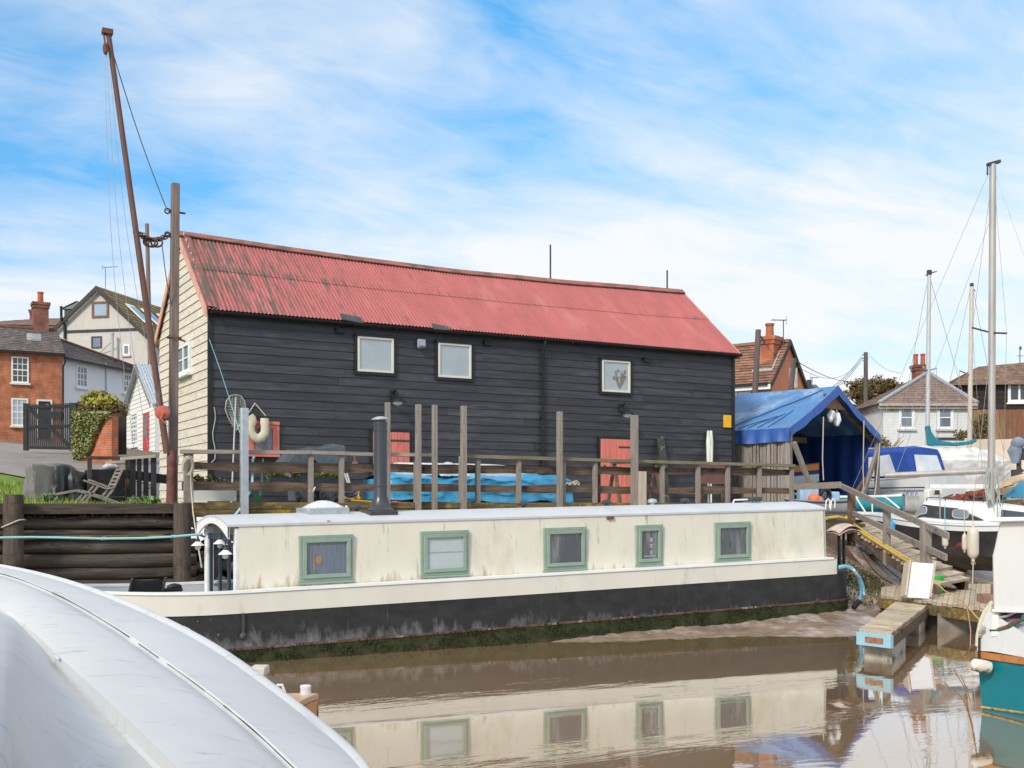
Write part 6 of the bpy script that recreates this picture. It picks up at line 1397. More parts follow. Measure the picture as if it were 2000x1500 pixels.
mb = MB(); mb.tube([S(WS-.1, -.15, zev-.3), S(WS-.8, -.4, gzs+.7), S(WS-1.2, -.5, gzs)], .016, 6); build('hanging_rope', mb, M_rope, sh)
mb = MB()
for k in range(2): q = S(WS/2-.2+.32*k, .02, zap-.88-.08*k); mb.sphere(q, (.12, .1, .2), 10, 8); mb.tube([q, q+Vector((0, 0, .35))], .012, 5)
mb.xf(lambda q: q+Vector((noise.noise(q*7), noise.noise(q*7+Vector((5, 5, 5))), noise.noise(q*7+Vector((9, 1, 4)))))*.05)
one('white_rags', mb, mat('white_cloth', (.70, .70, .70), .8, .15, 8), 'bundle of white rags hanging under the shed gable', 'rags')
# vertical slat screen between boathouse and shed
x0, y0 = S(0, -.12, 0).to_2d(); a0, a1 = S(-.02, -.05, 0), S(-.02, 3.2, 0)
ss = T('slat_screen', 'grey vertical slatted screen between boathouse and blue shed', 'screen', (A0.x, A0.y, gzs))
mb = MB(); s = 0
while s < 3.2:
    w = R.uniform(.045, .11); p = a0.lerp(a1, s/3.2); zt = lerp(zev-.05, zev-.35, min(1, s/1.9))+R.uniform(-.1, .06); t = R.uniform(.015, .035)
    mb.obox(p+Vector((0, 0, gzs-.5)), ax*w, -gx*t, (0, 0, zt-gzs+.5)); s += w+R.uniform(.004, .034)
build('slats', mb, wood('z', 'grey'), ss)
mb = MB()
for z in (gzs+.4, gzs+1.7): mb.beam(a0+gx*.05+Vector((0, 0, z)), a1+gx*.05+Vector((0, 0, z)), .05, .12)
build('batten', mb, wood('x', 'brown'), ss)
# dinghy hung inside the shed
hd = -gx
q = S(2.15, 1.6, 0); zdg = P(1560, 930, 32.5).z
dg = T('stored_dinghy', 'small white dinghy with orange and navy topsides inside the blue shed', 'dinghy', S(1.4, 1.6, zdg-.5))
mb = MB(); secs = hullmesh(mb, 3.2, 1.25, .52, rise=.12, bowx=2.2, sternw=.75); m_ = place(S(1.25, 3.6, zdg-.42), (S(2.9, .9, 0)-S(1.25, 3.6, 0))); build('hull', mb, M_gel, dg, mtx=m_)
for dz0, dz1, mm, o_ in ((.40, .52, mat('navy_topside', (.02, .04, .13), .4), .012), (.52, .70, mat('orange_topside', (.66, .23, .04), .4, .08, 4), .02)):
    mb = MB()
    for k in (0, -1):
        mb.loft([[Vector((s_[k].x, s_[k].y*(1+.02)+(o_ if s_[k].y > 0 else -o_), s_[k].z-.52+dz0)), Vector((s_[k].x, s_[k].y*1.03+(o_ if s_[k].y > 0 else -o_), s_[k].z-.52+dz1))] for s_ in secs], True)
    build('topside', mb, mm, dg, mtx=m_)
mb = MB(); deckmesh(mb, secs, .06, .16); build('deck', mb, mat('varnished_deck', (.30, .16, .07), .4, .2, 5), dg, mtx=m_)
mb = MB(); 
for t in (.35, .7): c = m_ @ Vector((3.2*t, 0, .05)); mb.beam(c-gx*.4, c+gx*.4, .1, .14); mb.beam(c-gx*.35, Vector((c.x, c.y, gzs-.1))-gx*.35, .1, .1, ax); mb.beam(c+gx*.35, Vector((c.x, c.y, gzs-.1))+gx*.35, .1, .1, ax)
one('boat_stand', mb, wood('z', 'brown'), 'timber stand holding the dinghy in the blue shed', 'boat stand')

# ------------------------------------------------------------------ gangway ramp
N0, F0, N1, F1 = P(1660, 1030, 26.2), P(1694, 1019, 27.2), P(1832, 1140, 20.4), P(1888, 1132, 21.4)
rp_ = T('gangway', 'sloping plank gangway with timber handrail leading down to the pontoon', 'gangway', (N0+N1)/2)
mb = MB(); n = 21
for k in range(n):
    a_, b_ = N0.lerp(N1, (k+.5)/n), F0.lerp(F1, (k+.5)/n); e = (b_-a_).normalized()*R.uniform(-.03, .08); mb.beam(a_+Vector((0, 0, R.uniform(-.02, .03))), b_+e+Vector((0, 0, R.uniform(-.02, .03))), .20, .05, (N1-N0).cross(b_-a_)*-1)
build('treads', mb, wood('y', 'pontoon'), rp_)
for a_, b_ in ((N0, N1), (F0, F1)):
    dn = Vector((0, 0, -.14)); mb = MB(); mb.beam(a_+dn, b_+dn, .07, .20); build('side_beam', mb, wood('y', 'brown'), rp_)
def np_(px): 
    best = min(range(201), key=lambda k: abs(1000+F*((N0.lerp(N1, k/200).x*CA-N0.lerp(N1, k/200).y*SA)/(N0.lerp(N1, k/200).x*SA+N0.lerp(N1, k/200).y*CA))-px))
    q = N0.lerp(N1, best/200); return q, q.x*SA+q.y*CA
def railp(px, py): q, d = np_(px); return P(px, py, d-.05)
for px, y0, w, zb_ in ((1663, 955, .15, -1.2), (1732, 990, .13, -.3), (1808, 1023, .17, -.02)):
    q, d = np_(px); t = P(px, y0, d); mb = MB(); mb.beam(Vector((t.x, t.y, q.z+zb_)), t, w, w, cdir(0, 1)); build('post', mb, wood('z', 'brown' if px == 1663 else 'grey'), rp_, .006)
h0 = onY(1548, 951, 19.75); h1 = P(1641, 947, 24.5)
mb = MB(); mb.beam(h0, h1, .06, .14); build('handrail', mb, wood('x', 'grey'), rp_)
for p0, p1 in (((1641, 949), (1852, 1047)), ((1666, 1003), (1848, 1089))):
    mb = MB(); mb.beam(railp(*p0)-cdir(0, 1)*.06, P(*p1, np_(1832)[1]-.4), .05, .115); build('handrail', mb, wood('y', 'grey'), rp_)
for px in (1640, 1690): q, d = np_(max(1662, px)); mb = MB(); t = P(px+22, 1040, d+.6); mb.beam(Vector((t.x, t.y, -.1)), t, .16, .16, cdir(0, 1)); build('pile', mb, wood('z', 'dark'), rp_)
q, d = np_(1662); t0, t1 = P(1598, 1030, 25.4), P(1672, 1032, 26.3); mb = MB(); mb.beam(t0, t1, .5, .22); build('landing', mb, wood('x', 'lichen'), rp_)
mb = MB(); pts = [P(1617, 1019, 24.8), P(1640, 1016, 25), P(1655, 1020, 25.2)]+[railp(px, py) for px, py in ((1668, 1032), (1700, 1056), (1735, 1078), (1770, 1100))]+[P(1790, 1112, 20.6)]
pts = [q+Vector((-.05, 0, .075)) for q in pts]; mb.tube(pts, .035, 8); mb.tube([q+Vector((.02, 0, .045)) for q in pts[2:]], .022, 8)
one('yellow_hose', mb, mat('yellow_hose', (.62, .42, .09), .5, .15, 8), 'thick yellow hose running down the edge of the gangway', 'hose')
# ------------------------------------------------------------------ pontoon, finger and what stands on it
ZPn = .47
pn = T('pontoon', 'low timber pontoon of weathered planks at the gangway foot', 'pontoon', onZ(1830, 1180, ZPn))
c = [onZ(1722, 1146, ZPn), onZ(1960, 1140, ZPn), onZ(1968, 1192, ZPn), onZ(1728, 1168, ZPn)]
c = [P(1720, 1147, 22.3), P(1945, 1139, 23.2), P(1945, 1189, 17.8), P(1826, 1186, 17.9), P(1782, 1163, 20.0), P(1722, 1158, 20.9)]
for q in c: q.z = ZPn
mb = MB(); a0_, a1_, b0_, b1_ = P(1718, 1150, 20.8), P(1830, 1150, 17.7), P(1722, 1150, 22.6), P(1960, 1150, 23.2); 
a0_, a1_, b1_, b0_ = onZ(1720, 1162, ZPn), onZ(1936, 1190, ZPn), onZ(1936, 1140, ZPn), onZ(1722, 1144, ZPn)
n = 22
for k in range(n):
    p, q = b0_.lerp(b1_, k/n), a0_.lerp(a1_, k/n); p2, q2 = b0_.lerp(b1_, (k+.94)/n), a0_.lerp(a1_, (k+.94)/n); dz = Vector((0, 0, R.uniform(-.012, .012)))
    mb.prism([p+dz, q+dz, q2+dz, p2+dz], (0, 0, -.05))
build('deck_boards', mb, wood('y', 'pontoon'), pn)
mb = MB(); dn = Vector((0, 0, -.14)); mb.beam(a0_+dn, a1_+dn, .08, .17); mb.beam(a0_+dn, b0_+dn, .08, .17); mb.beam(b0_+dn, b1_+dn, .08, .17); build('side_beam', mb, wood('x', 'lichen'), pn)
for t in (.50, .80):
    p = a0_.lerp(a1_, t); q = b0_.lerp(b1_, t); mb = MB(); mb.beam(p.lerp(q, .08)-Vector((0, 0, .42)), p.lerp(q, .9)-Vector((0, 0, .42)), .9, .5); build('float', mb, mat('dirty_float', (.20, .17, .14), .8, .4, 4), pn)
fp = T('finger_pontoon', 'narrow slatted finger pontoon with a pale blue end board', 'pontoon', onZ(1720, 1235, .4))
ZF = .40
f0, f1, r0_, r1_ = onZ(1678, 1229, ZF), onZ(1741, 1236, ZF), onZ(1760, 1166, ZF), onZ(1823, 1172, ZF)
n = 30; mb = MB()
for k in range(n):
    p, q, p2, q2 = f0.lerp(r0_, k/n), f1.lerp(r1_, k/n), f0.lerp(r0_, (k+.84)/n), f1.lerp(r1_, (k+.84)/n); dz = Vector((0, 0, R.uniform(-.008, .008))); mb.prism([p+dz, q+dz, q2+dz, p2+dz], (0, 0, -.035))
build('slats', mb, wood('x', 'pontoon'), fp)
dn = Vector((0, 0, -.115))
for p, q in ((f0, r0_), (f1, r1_)): mb = MB(); mb.beam(p+dn, q+dn, .06, .15); build('side_beam', mb, wood('y', 'brown'), fp)
e = (f0-r0_).normalized(); mb = MB(); mb.beam(f0+dn+e*.04-(f1-f0)*.03, f1+dn+e*.04+(f1-f0)*.03, .06, .17); build('end_board', mb, mat('pale_blue_board', (.30, .52, .62), .6, .1, 5, stain=[((.45, .55, .58), .6, .7, 6, (1, 1, 1))]), fp)
mb = MB(); mb.beam(f0.lerp(f1, .22)+dn+e*.08, f0.lerp(f1, .76)+dn+e*.08, .02, .07); build('rust_plate', mb, mat('rust_plate', (.33, .14, .07), .85, .4, 12), fp)
for ta, tb in ((.03, .30), (.62, .92)):
    mb = MB(); p, q = f0.lerp(r0_, ta), f1.lerp(r1_, ta); p2, q2 = f0.lerp(r0_, tb), f1.lerp(r1_, tb); i_ = .1
    mb.prism([p.lerp(q, i_)+Vector((0, 0, -.20)), q.lerp(p, i_*.3)+Vector((0, 0, -.20)), q2.lerp(p2, i_*.3)+Vector((0, 0, -.20)), p2.lerp(q2, i_)+Vector((0, 0, -.20))], (0, 0, -.42))
    build('float', mb, mat('stained_white_float', (.48, .43, .35), .7, .3, 3.5, stain=[((.10, .11, .05), .5, .62, 2.2, (1, 1, 1), axis_add(2, -1.2, -.46)), ((.70, .68, .62), .6, .72, 3, (1, 1, 1))]), fp, .02)
# white service box leaning by the finger
dbx = 19.3; b = [P(1773, 1167, dbx), P(1815, 1170, dbx), P(1825, 1101, dbx+.15), P(1782, 1098, dbx+.15)]
wb_ = T('white_box_lid', 'plain white panel with timber sides leaning where finger meets pontoon', 'panel', b[0])
mb = MB(); mb.prism(b, cdir(0, 1)*.05); build('panel', mb, mat('bright_white_panel', (.68, .68, .70), .4, .05, 3), wb_, .006)
for p, q in ((b[0], b[3]), (b[1], b[2])): mb = MB(); mb.beam(p+cdir(-.1 if p is b[0] else .1, .6)*.16, q+cdir(-.1 if p is b[0] else .1, .6)*.16, .28, .035, cdir(1, 0)); build('timber_side', mb, wood('z', 'pale'), wb_)
q = onZ(1829, 1160, ZPn); mb = MB(); mb.lathe([(.12, 0), (.14, .28), (.15, .30), (.15, .32)], q+cdir(.1, .3)*.3, n=16); one('green_bucket', mb, mat('bright_green_plastic', (.04, .42, .08), .4, .1, 5), 'bright green bucket just right of the white panel', 'bucket')
mb = MB(); pts = [P(1828, 1138, 18.4), P(1845, 1154, 17.9), P(1865, 1164, 17.0), P(1882, 1175, 16.2), P(1896, 1192, 14.8), P(1908, 1206, 13.0), P(1915, 1212, 12.2)]; mb.tube(pts, .009, 8); one('shore_cable', mb, mat('orange_cable', (.68, .36, .10), .45, .12, 9), 'orange yellow shore cable looping from the green bucket to the teal boat', 'cable')
mb = MB(); pts = [P(1880, 1170, 16.3), P(1889, 1185, 15.5), P(1893, 1210, 14.8), P(1896, 1232, 14.3), P(1895, 1262, 14), P(1888, 1278, 14.2), P(1876, 1285, 14.6)]; mb.tube(pts, .006, 6); mb.tube([P(1905, 1258, 12.6), P(1893, 1268, 13.3), P(1884, 1279, 14.2), P(1862, 1285, 14.9)], .007, 6)
one('trailing_line', mb, mat('pinkish_line', (.50, .28, .18), .7), 'thin pinkish line trailing from the pontoon into the water', 'line')
mb = MB(); q = P(1922, 1150, 18.6); q.z = ZPn
mb.obox(q+Vector((0, 0, .0)), cdir(1, 0)*.5, cdir(0, 1)*.3, (0, 0, .14)); mb.obox(q+cdir(1, 0)*.2+Vector((0, 0, .142)), cdir(1, 0)*.3, cdir(0, 1)*.22, (0, 0, .16)); one('wood_blocks', mb, mat('reddish_wood_block', (.26, .16, .12), .8, .3, 6), 'reddish wooden blocks on the pontoon beside the near white boat', 'blocks')
# black cables on the mud
mb = MB(); mb.tube([P(1668, 1050, 24.5), P(1700, 1075, 23), P(1730, 1108, 21.5), P(1760, 1132, 20.6)], .013, 6); mb.tube([P(1680, 1075, 22.5), P(1705, 1112, 21.2), P(1722, 1128, 20.8), P(1742, 1140, 20.6)], .013, 6); one('black_cable', mb, M_black, 'black cables drooping over the mud below the gangway', 'cable')
mb = MB(); pts = [P(1638, 1108, 20.1), P(1650, 1106, 20.1), P(1664, 1110, 20.2), P(1675, 1124, 20.3), P(1682, 1142, 20.4), P(1683, 1158, 20.4), P(1678, 1174, 20.4), P(1667, 1187, 20.3)]
mb.tube(pts[:7], .035, 8); mb.tube([q+Vector((.0, -.05, -.03)) for q in pts[2:6]], .025, 8)
sf_ = T('stern_hose', 'pale blue and white hose curving from the narrowboat stern to the mud', 'hose', pts[-1]); build('blue_hose', mb, mat('sky_blue_hose', (.16, .40, .56), .45, .3, 5, stain=[((.62, .70, .72), .52, .6, 4, (1, 1, 1))]), sf_)
mb = MB(); mb.tube(pts[6:], .05, 8); build('black_end', mb, M_black, sf_)
# ------------------------------------------------------------------ black hulled yacht
def scr(q): d = q.x*SA+q.y*CA; return 1000+F*(q.x*CA-q.y*SA)/d, HY-F*(q.z-CZ)/d
st_, bw_ = P(1636, 1000, 29.2), P(2070, 1030, 25.2); hd = Vector((bw_.x-st_.x, bw_.y-st_.y, 0)); LY = hd.length; hd.normalize(); bd = Vector((-hd.y, hd.x, 0))
yt = T('black_yacht', 'black hulled yacht with white cabin and peeling dark window band aground behind the gangway', 'yacht', (st_+bw_)/2-Vector((0, 0, 1)))
zsh = lambda t: lerp(1.86, 1.62, sstep(t*1.6)) if t < .62 else 1.62+.12*((t-.62)/.38)**2
def yw(t): return 1.02*(lerp(.10, 1, sstep(t/.40)) if t < .4 else 1-.0*(t-.4)-.9*max(0, (t-.68)/.32)**2)
Yv = lambda t, s, z: Vector((st_.x, st_.y, 0))+hd*(t*LY)+bd*(1.0+s)+Vector((0, 0, z))
def yband(f0, f1, k0, k1, n=30):
    mb = MB()
    for sg in (1, -1):
        secs = []
        for i in range(n+1):
            t = i/n; w = yw(t); secs.append([Yv(t, -sg*w*lerp(k0, k1, j/4), lerp(f0(t), f1(t), j/4)) for j in range(5)])
        mb.loft(secs if sg < 0 else secs[::-1], True)
    return mb
zbot = lambda t: .50+.85*max(0, (.30-t)/.30)**1.2+.5*max(0, (t-.8)/.2)
zwl = lambda t: max(zbot(t)+.05, .88)
build('hull', yband(zwl, lambda t: zsh(t)-.16, .93, 1.0), mat('black_yacht_hull', (.022, .021, .024), .3, .4, 3, (1, 1, 1), .002, .5, stain=[((.45, .03, .04), .62, .68, 1.6, (1, 1, 2), axis_add(2, -.25, .13))]), yt)
mb = yband(lambda t: zbot(t), zwl, .25, .93); build('bottom', mb, mat('weedy_grey_bottom', (.12, .105, .08), .8, .4, 3, stain=[((.30, .29, .26), .6, .7, 2, (1, 1, 1))]), yt)
build('topside_band', yband(lambda t: zsh(t)-.158, lambda t: zsh(t), 1.005, 1.005), M_gel, yt)
mb = MB(); mb.loft([[Yv(t, lerp(-1, 1, k/6)*yw(t)*1.0, zsh(t)+.05*sin(pi*k/6)) for k in range(7)] for t in [i/30 for i in range(31)]], True, False); mb.f = [f[::-1] for f in mb.f]; build('deck', mb, M_gel, yt)
t0, t1 = .335, .92
def cab(t, s):      # cabin trunk: side profile
    u = (t-t0)/(t1-t0); h = .50*min(1, sstep(u/.10))*(1-.62*max(0, (u-.45)/.55)**1.5); w = .72*(1-.35*u)
    return h, w
def cabsec(t):
    h, w = cab(t, 0); b0 = zsh(t)-.01; out = []
    for k in range(15):
        a = pi*k/14; out.append(Yv(t, -w*cos(a)*(abs(cos(a))**-.55 if abs(cos(a)) > .02 else 1)*(1-.10*sin(a)), b0+h*(sin(a)**.38 if sin(a) > 0 else 0)+.06*sin(a)*(h > .05)))
    return out
mb = MB(); mb.loft([cabsec(lerp(t0, t1, i/36)) for i in range(37)], True); mb.f = [f[::-1] for f in mb.f]; s_ = cabsec(t0); mb.add(s_, [tuple(range(15))])
build('cabin', mb, M_gel, yt)
def cabpt(t, f):    # on the near cabin side, f 0..1 height
    h, w = cab(t, 0); return Yv(t, -w*1.0-.018+.05*f*f, zsh(t)-.01+h*f)
def px_t(px): return min([k/800 for k in range(801)], key=lambda t: abs(scr(cabpt(t, .5))[0]-px))
ta, tb = px_t(1775), px_t(1921)
mb = MB(); mb.loft([[cabpt(t, .22)-bd*.004, cabpt(t, lerp(.86, .72, i/20) if i < 13 else lerp(.78, .26, (i-13)/7))-bd*.004] for i, t in [(i, lerp(ta, tb, i/20)) for i in range(21)]], True); mb.f = [f[::-1] for f in mb.f]
mb.v += [q+bd*.014 for q in mb.v]
build('window_band', mb, mat('peeling_dark_band', (.035, .037, .045), .5, .3, 6, stain=[((.6, .6, .6), .645, .66, 7, (1, 1, 1))]), yt)
def oval(px0, px1, f0, f1):
    ta_, tb_ = px_t(px0), px_t(px1); tm, tw_ = (ta_+tb_)/2, (tb_-ta_)/2; fm, fw_ = (f0+f1)/2, (f1-f0)/2; pts = []
    for k in range(24):
        a = 2*pi*k/24; ca, sa = cos(a), sin(a); ex = (abs(ca)**.55)*(1 if ca > 0 else -1); ey = (abs(sa)**.55)*(1 if sa > 0 else -1); pts.append(cabpt(tm+tw_*ex, fm+fw_*ey)-bd*.02)
    mb = MB(); mb.tube(pts+[pts[0]], .016, 6, caps=False); p_ = build('porthole', mb, M_alu, yt)
    mb = MB(); mb.prism(pts, bd*.015); build('pane', mb, M_pane_grey, p_)
oval(1784, 1811, .36, .74); oval(1861, 1892, .30, .70)
for px in (1965,):
    ta_ = px_t(1955); mb = MB(); pts = [cabpt(lerp(ta_, ta_+.10, k/6), .85)-bd*.01 for k in range(7)]+[cabpt(lerp(ta_+.10, ta_, k/6), .25)-bd*.01 for k in range(7)]; mb.prism(pts, bd*.02); build('fore_window', mb, M_glass, yt)
mb = MB()      # deck-edge rubbing line, grab rail
mb.tube([Yv(t, -yw(t)*1.01-.01, zsh(t)-.02) for t in [i/30 for i in range(31)]], .02, 6)
build('toe_rail', mb, M_gel, yt)
mb = MB(); mb.tube([cabpt(lerp(t0+.05, t1-.15, k/14), 1.0)+bd*.25+Vector((0, 0, .10)) for k in range(15)], .012, 6)
for k in range(0, 15, 3): q = cabpt(lerp(t0+.05, t1-.15, k/14), 1.0)+bd*.25; mb.tube([q, q+Vector((0, 0, .10))], .012, 6)
build('grab_rail', mb, M_iron, yt)
sg = [P(1700, 969, 28.6), P(1745, 970, 28), P(1768, 992, 27.6)]
mb = MB(); mb.tube([P(1662, 1000, 28.9), P(1668, 968, 28.9), P(1700, 969, 28.6), P(1722, 970, 28.3), P(1730, 971, 28.2), P(1757, 993, 27.9)], .022, 8); mb.tube([P(1672, 972, 28.6), P(1690, 1000, 28.5)], .022, 8); mb.tube([P(1703, 970, 28.4), P(1704, 1002, 28.4)], .018, 6); build('pushpit', mb, M_white, yt)
for px, y0, y1 in ((1836, 962, 1014), (1948, 970, 1016)): mb = MB(); d_ = 26.4; mb.tube([P(px, y1, d_), P(px, y0, d_)], .014, 6); build('stanchion', mb, M_alu, yt)
mm_ = P(1936, 985, 26.9); mt = P(1939, 321, 26.9); mb = MB(); mb.tube([Vector((mm_.x, mm_.y, 1.8)), mm_.lerp(mt, .5), mt], [.086, .084, .078], 14); ms = build('mast', mb, M_alu, yt)
mb = MB(); mb.beam(mt+cdir(-1, .0)*.13+Vector((0, 0, -.01)), mt+cdir(1, 0)*.17+Vector((0, 0, .07)), .12, .07); mb.tube([mt+cdir(-1, 0)*.12, mt+cdir(-1, 0)*.13-Vector((0, 0, .25))], .02, 6); build('masthead', mb, M_iron, ms)
cq = P(1937, 650, 26.9); mb = MB(); mb.tube([P(1899, 640, 27.6), cq, P(1966, 651, 26.4)], .022, 8); build('spreader', mb, M_iron, ms)
bm0, bm1 = P(1728, 929, 27.6), P(1930, 920, 27.0); mb = MB(); mb.tube([bm0, bm1], .07, 12); build('boom', mb, M_alu, yt)
def rig(pairs, r=.010):
    for (p0, d0), (p1, d1) in pairs: mb = MB(); mb.tube([P(*p0, d0), P(*p1, d1)], r*.75, 5); build('stay', mb, M_stay, ms)
rig([(((1931, 338), 26.9), ((1645, 1000), 29)), (((1944, 338), 26.9), ((2070, 700), 25.5)), (((1899, 640), 27.6), ((1925, 1015), 27.6)), (((1966, 651), 26.4), ((1958, 1010), 26.3)), (((1938, 345), 26.9), ((1899, 640), 27.6)), (((1941, 345), 26.9), ((1966, 651), 26.4)), (((1934, 430), 26.9), ((1728, 985), 28)), (((1937, 660), 26.9), ((1898, 1010), 26.5))], .007)
mb = MB()
for k in range(9): a_ = R.uniform(0, 6.28); q = P(1937, 915, 26.8); mb.tube([q+cdir(cos(a_), sin(a_))*.12, q+cdir(cos(a_), sin(a_))*.16-Vector((0, 0, .45)), q+cdir(cos(a_+.7), sin(a_+.7))*.2-Vector((0, 0, R.uniform(.7, 1.0)))], .014, 5)
build('halyard_coil', mb, mat('grey_green_rope', (.36, .42, .38), .8, .3, 20), ms)
# fenders on the yacht
def fender(px, y0, y1, wpx, yr, d, m, label, group='fenders hanging on the black yacht'):
    sc = d/F; t = T('fender', label, 'fender', P(px, y1, d), group); r = wpx*sc/2; top, bot = P(px, y0, d).z, P(px, y1, d).z; h = top-bot; q = P(px, 1000, d); mb = MB()
    mb.lathe([(r*.3, bot), (r*.28, bot+.06*h), (r*.55, bot+.10*h), (r*.93, bot+.17*h), (r, bot+.25*h), (r, bot+.77*h), (r*.93, bot+.84*h), (r*.55, bot+.91*h), (r*.3, bot+.94*h), (r*.28, top)], (q.x, q.y, 0), n=18); build('body', mb, m, t)
    mb = MB(); mb.tube([P(px, y0, d), P(px-1, yr, d+.1)], .010, 5); build('lanyard', mb, M_ropeb if px < 1860 else M_rope, t)
M_fend = mat('grubby_cream_fender', (.62, .55, .45), .55, .12, 5, (2, 2, .5), stain=[((.40, .31, .22), .56, .74, 4, (2, 2, .6))])
dF = 25.2
fender(1846, 1036, 1071, 12, 985, dF, M_fend, 'short cream fender at the end of the gangway handrail'); fender(1884, 1040, 1079, 10, 995, dF, M_fend, 'slim cream fender just left of the largest one'); fender(1900.5, 1026, 1096, 22, 1000, dF-.1, M_fend, 'largest cream fender, fat and stained, on the black yacht')
fender(1741, 1015, 1052, 14, 1005, 26.6, mat('bright_blue_fender', (.05, .33, .66), .45, .1, 4), 'bright blue fender seen behind the gangway rail')
mb = MB(); mb.tube([P(1901, 1094, dF), P(1899, 1150, 22.8)], .012, 5); mb.sphere(P(1901, 1100, dF), .05, 8, 6); one('fender_tail', mb, M_rope, 'thin rope hanging below the largest cream fender', 'rope')
# ------------------------------------------------------------------ small boats and gear behind the yacht
def boat(name, label, cat, p0, p1, L, B, D, zk, mats, deck=None, cover=None, **kw):
    h = Vector((p1.x-p0.x, p1.y-p0.y, 0)).normalized(); t = T(name, label, cat, (p0+p1)/2*1.0); M_ = place((p0.x, p0.y, zk), h); mb = MB(); secs = hullmesh(mb, L, B, D, **kw); build('hull', mb, mats[0], t, mtx=M_)
    mb = MB(); deckmesh(mb, secs, .05); build('deck', mb, mats[1], t, mtx=M_)
    mb = MB()
    for k in (0, -1): mb.tube([s_[k] for s_ in secs], .03, 6)
    build('gunwale', mb, mats[2], t, mtx=M_); return t, M_, secs
M_teal = mat('turquoise_hull', (.03, .30, .36), .35, .12, 3, stain=[((.12, .40, .44), .6, .74, 2, (1, 1, 1))])
p0, p1 = P(1765, 985, 30.3), P(1642, 985, 31.0); boat('turquoise_dinghy', 'turquoise dinghy with white rail lying behind the gangway handrail', 'dinghy', p0, p1, 3.0, 1.1, .40, P(1700, 1000, 30.5).z, (M_teal, M_gel, M_white), rise=.1)
# cruiser with blue canopy
p0, p1 = P(1850, 985, 35.2), P(1690, 985, 38.0); ck = gz_ = ground_z(p0.x, p0.y)
zg_ = P(1780, 936, 36).z
cr, M_, secs = boat('canopy_cruiser', 'white motor cruiser with royal blue canopy and clear windows', 'motor cruiser', p0, p1, 5.4, 2.0, zg_-gz_-.1, gz_+.1, (M_gel, M_gel, M_gel), sternw=.88, bowx=2.6, rise=.25, full=2.2)
hc2 = Vector((p1.x-p0.x, p1.y-p0.y, 0)).normalized(); bc = Vector((-hc2.y, hc2.x, 0)); near = bc if bc.dot(Vector((SA, CA, 0))) < 0 else -bc
Cc = lambda s, w, z: Vector((p0.x, p0.y, 0))+hc2*s+near*w+Vector((0, 0, z))
zt_ = P(1775, 873, 36).z; z0_ = zg_-.02
M_can = mat('royal_blue_canvas', (.02, .065, .30), .7, .15, 4, (1, 1, 1), .006)
prof = [(0.62, z0_), (.92, zt_-.06), (1.25, zt_), (2.7, zt_-.02), (3.4, zt_-.28), (3.8, z0_+.28)]
mb = MB(); secs2 = []
for s_, z_ in prof: secs2.append([Cc(s_, .86, z0_-.0), Cc(s_, .84, lerp(z0_, z_, .85)), Cc(s_, .70, z_), Cc(s_, 0, z_+.05), Cc(s_, -.70, z_), Cc(s_, -.84, lerp(z0_, z_, .85)), Cc(s_, -.86, z0_)])
mb.loft(secs2, True); mb.loft([[q+Vector((0, 0, -.01))*0+near*(-.012 if j < 3 else .012 if j > 3 else 0)-Vector((0, 0, .012)) for j, q in enumerate(c_)] for c_ in secs2][::-1], True)
cn = build('canopy', mb, M_can, cr)
M_clear = mat('clear_canopy_window', (.60, .63, .66), .12, .2, 2, spec=.7)
def cwin(pts): mb = MB(); mb.prism([Cc(s_, .915-.02*((z_-z0_)/(zt_-z0_)), z_) for s_, z_ in pts], -near*.03); build('canopy_window', mb, M_clear, cn)
cwin([(1.2, z0_+.12), (3.3, z0_+.12), (3.0, zt_-.36), (1.5, zt_-.24)])
mb = MB(); sl_ = lambda z: .62+.30*(z-z0_)/(zt_-.06-z0_)
mb.prism([Cc(sl_(z0_+.14)-.03, w_, z0_+.14) for w_ in (.62, -.62)]+[Cc(sl_(zt_-.26)-.03, w_, zt_-.26) for w_ in (-.52, .52)], -hc2*.03); build('canopy_window', mb, M_clear, cn)
mb = MB(); mb.tube([Cc(s_, 1.0, zg_-.28) for s_ in (0.05, 1.5, 3, 4.2)], .025, 6); build('rubbing_strip', mb, M_iron, cr)
mb = MB(); mb.box(-.02, .02, -.02, .02, 0, .01)
q = Cc(.1, 1.0, zg_-.55); mb = MB()
for k in range(6): a_ = Cc(.25+.09*k, 1.045, zg_-.52+.06*(k % 2)); mb.tube([a_, a_+hc2*.05+Vector((0, 0, .12)), a_+hc2*.09], .012, 4)
build('name_script', mb, mat('blue_script', (.10, .16, .42), .5), cr)
q = Cc(-.05, .9, zg_-.6); mb = MB(); mb.box(q.x-.15, q.x+.3, q.y-.1, q.y+.1, gz_+.15, zg_-.35); build('outdrive', mb, M_white, cr, .03)
for s_ in (1.2, 3.2):
    for w_ in (-.5, .5): pass
mb = MB()
for s_ in (1.0, 3.4): mb.beam(Cc(s_, -.9, gz_+.12), Cc(s_, .9, gz_+.12), .2, .26)
one('boat_chocks', mb, wood('x', 'brown'), 'timber chocks under the blue canopied cruiser', 'chocks')
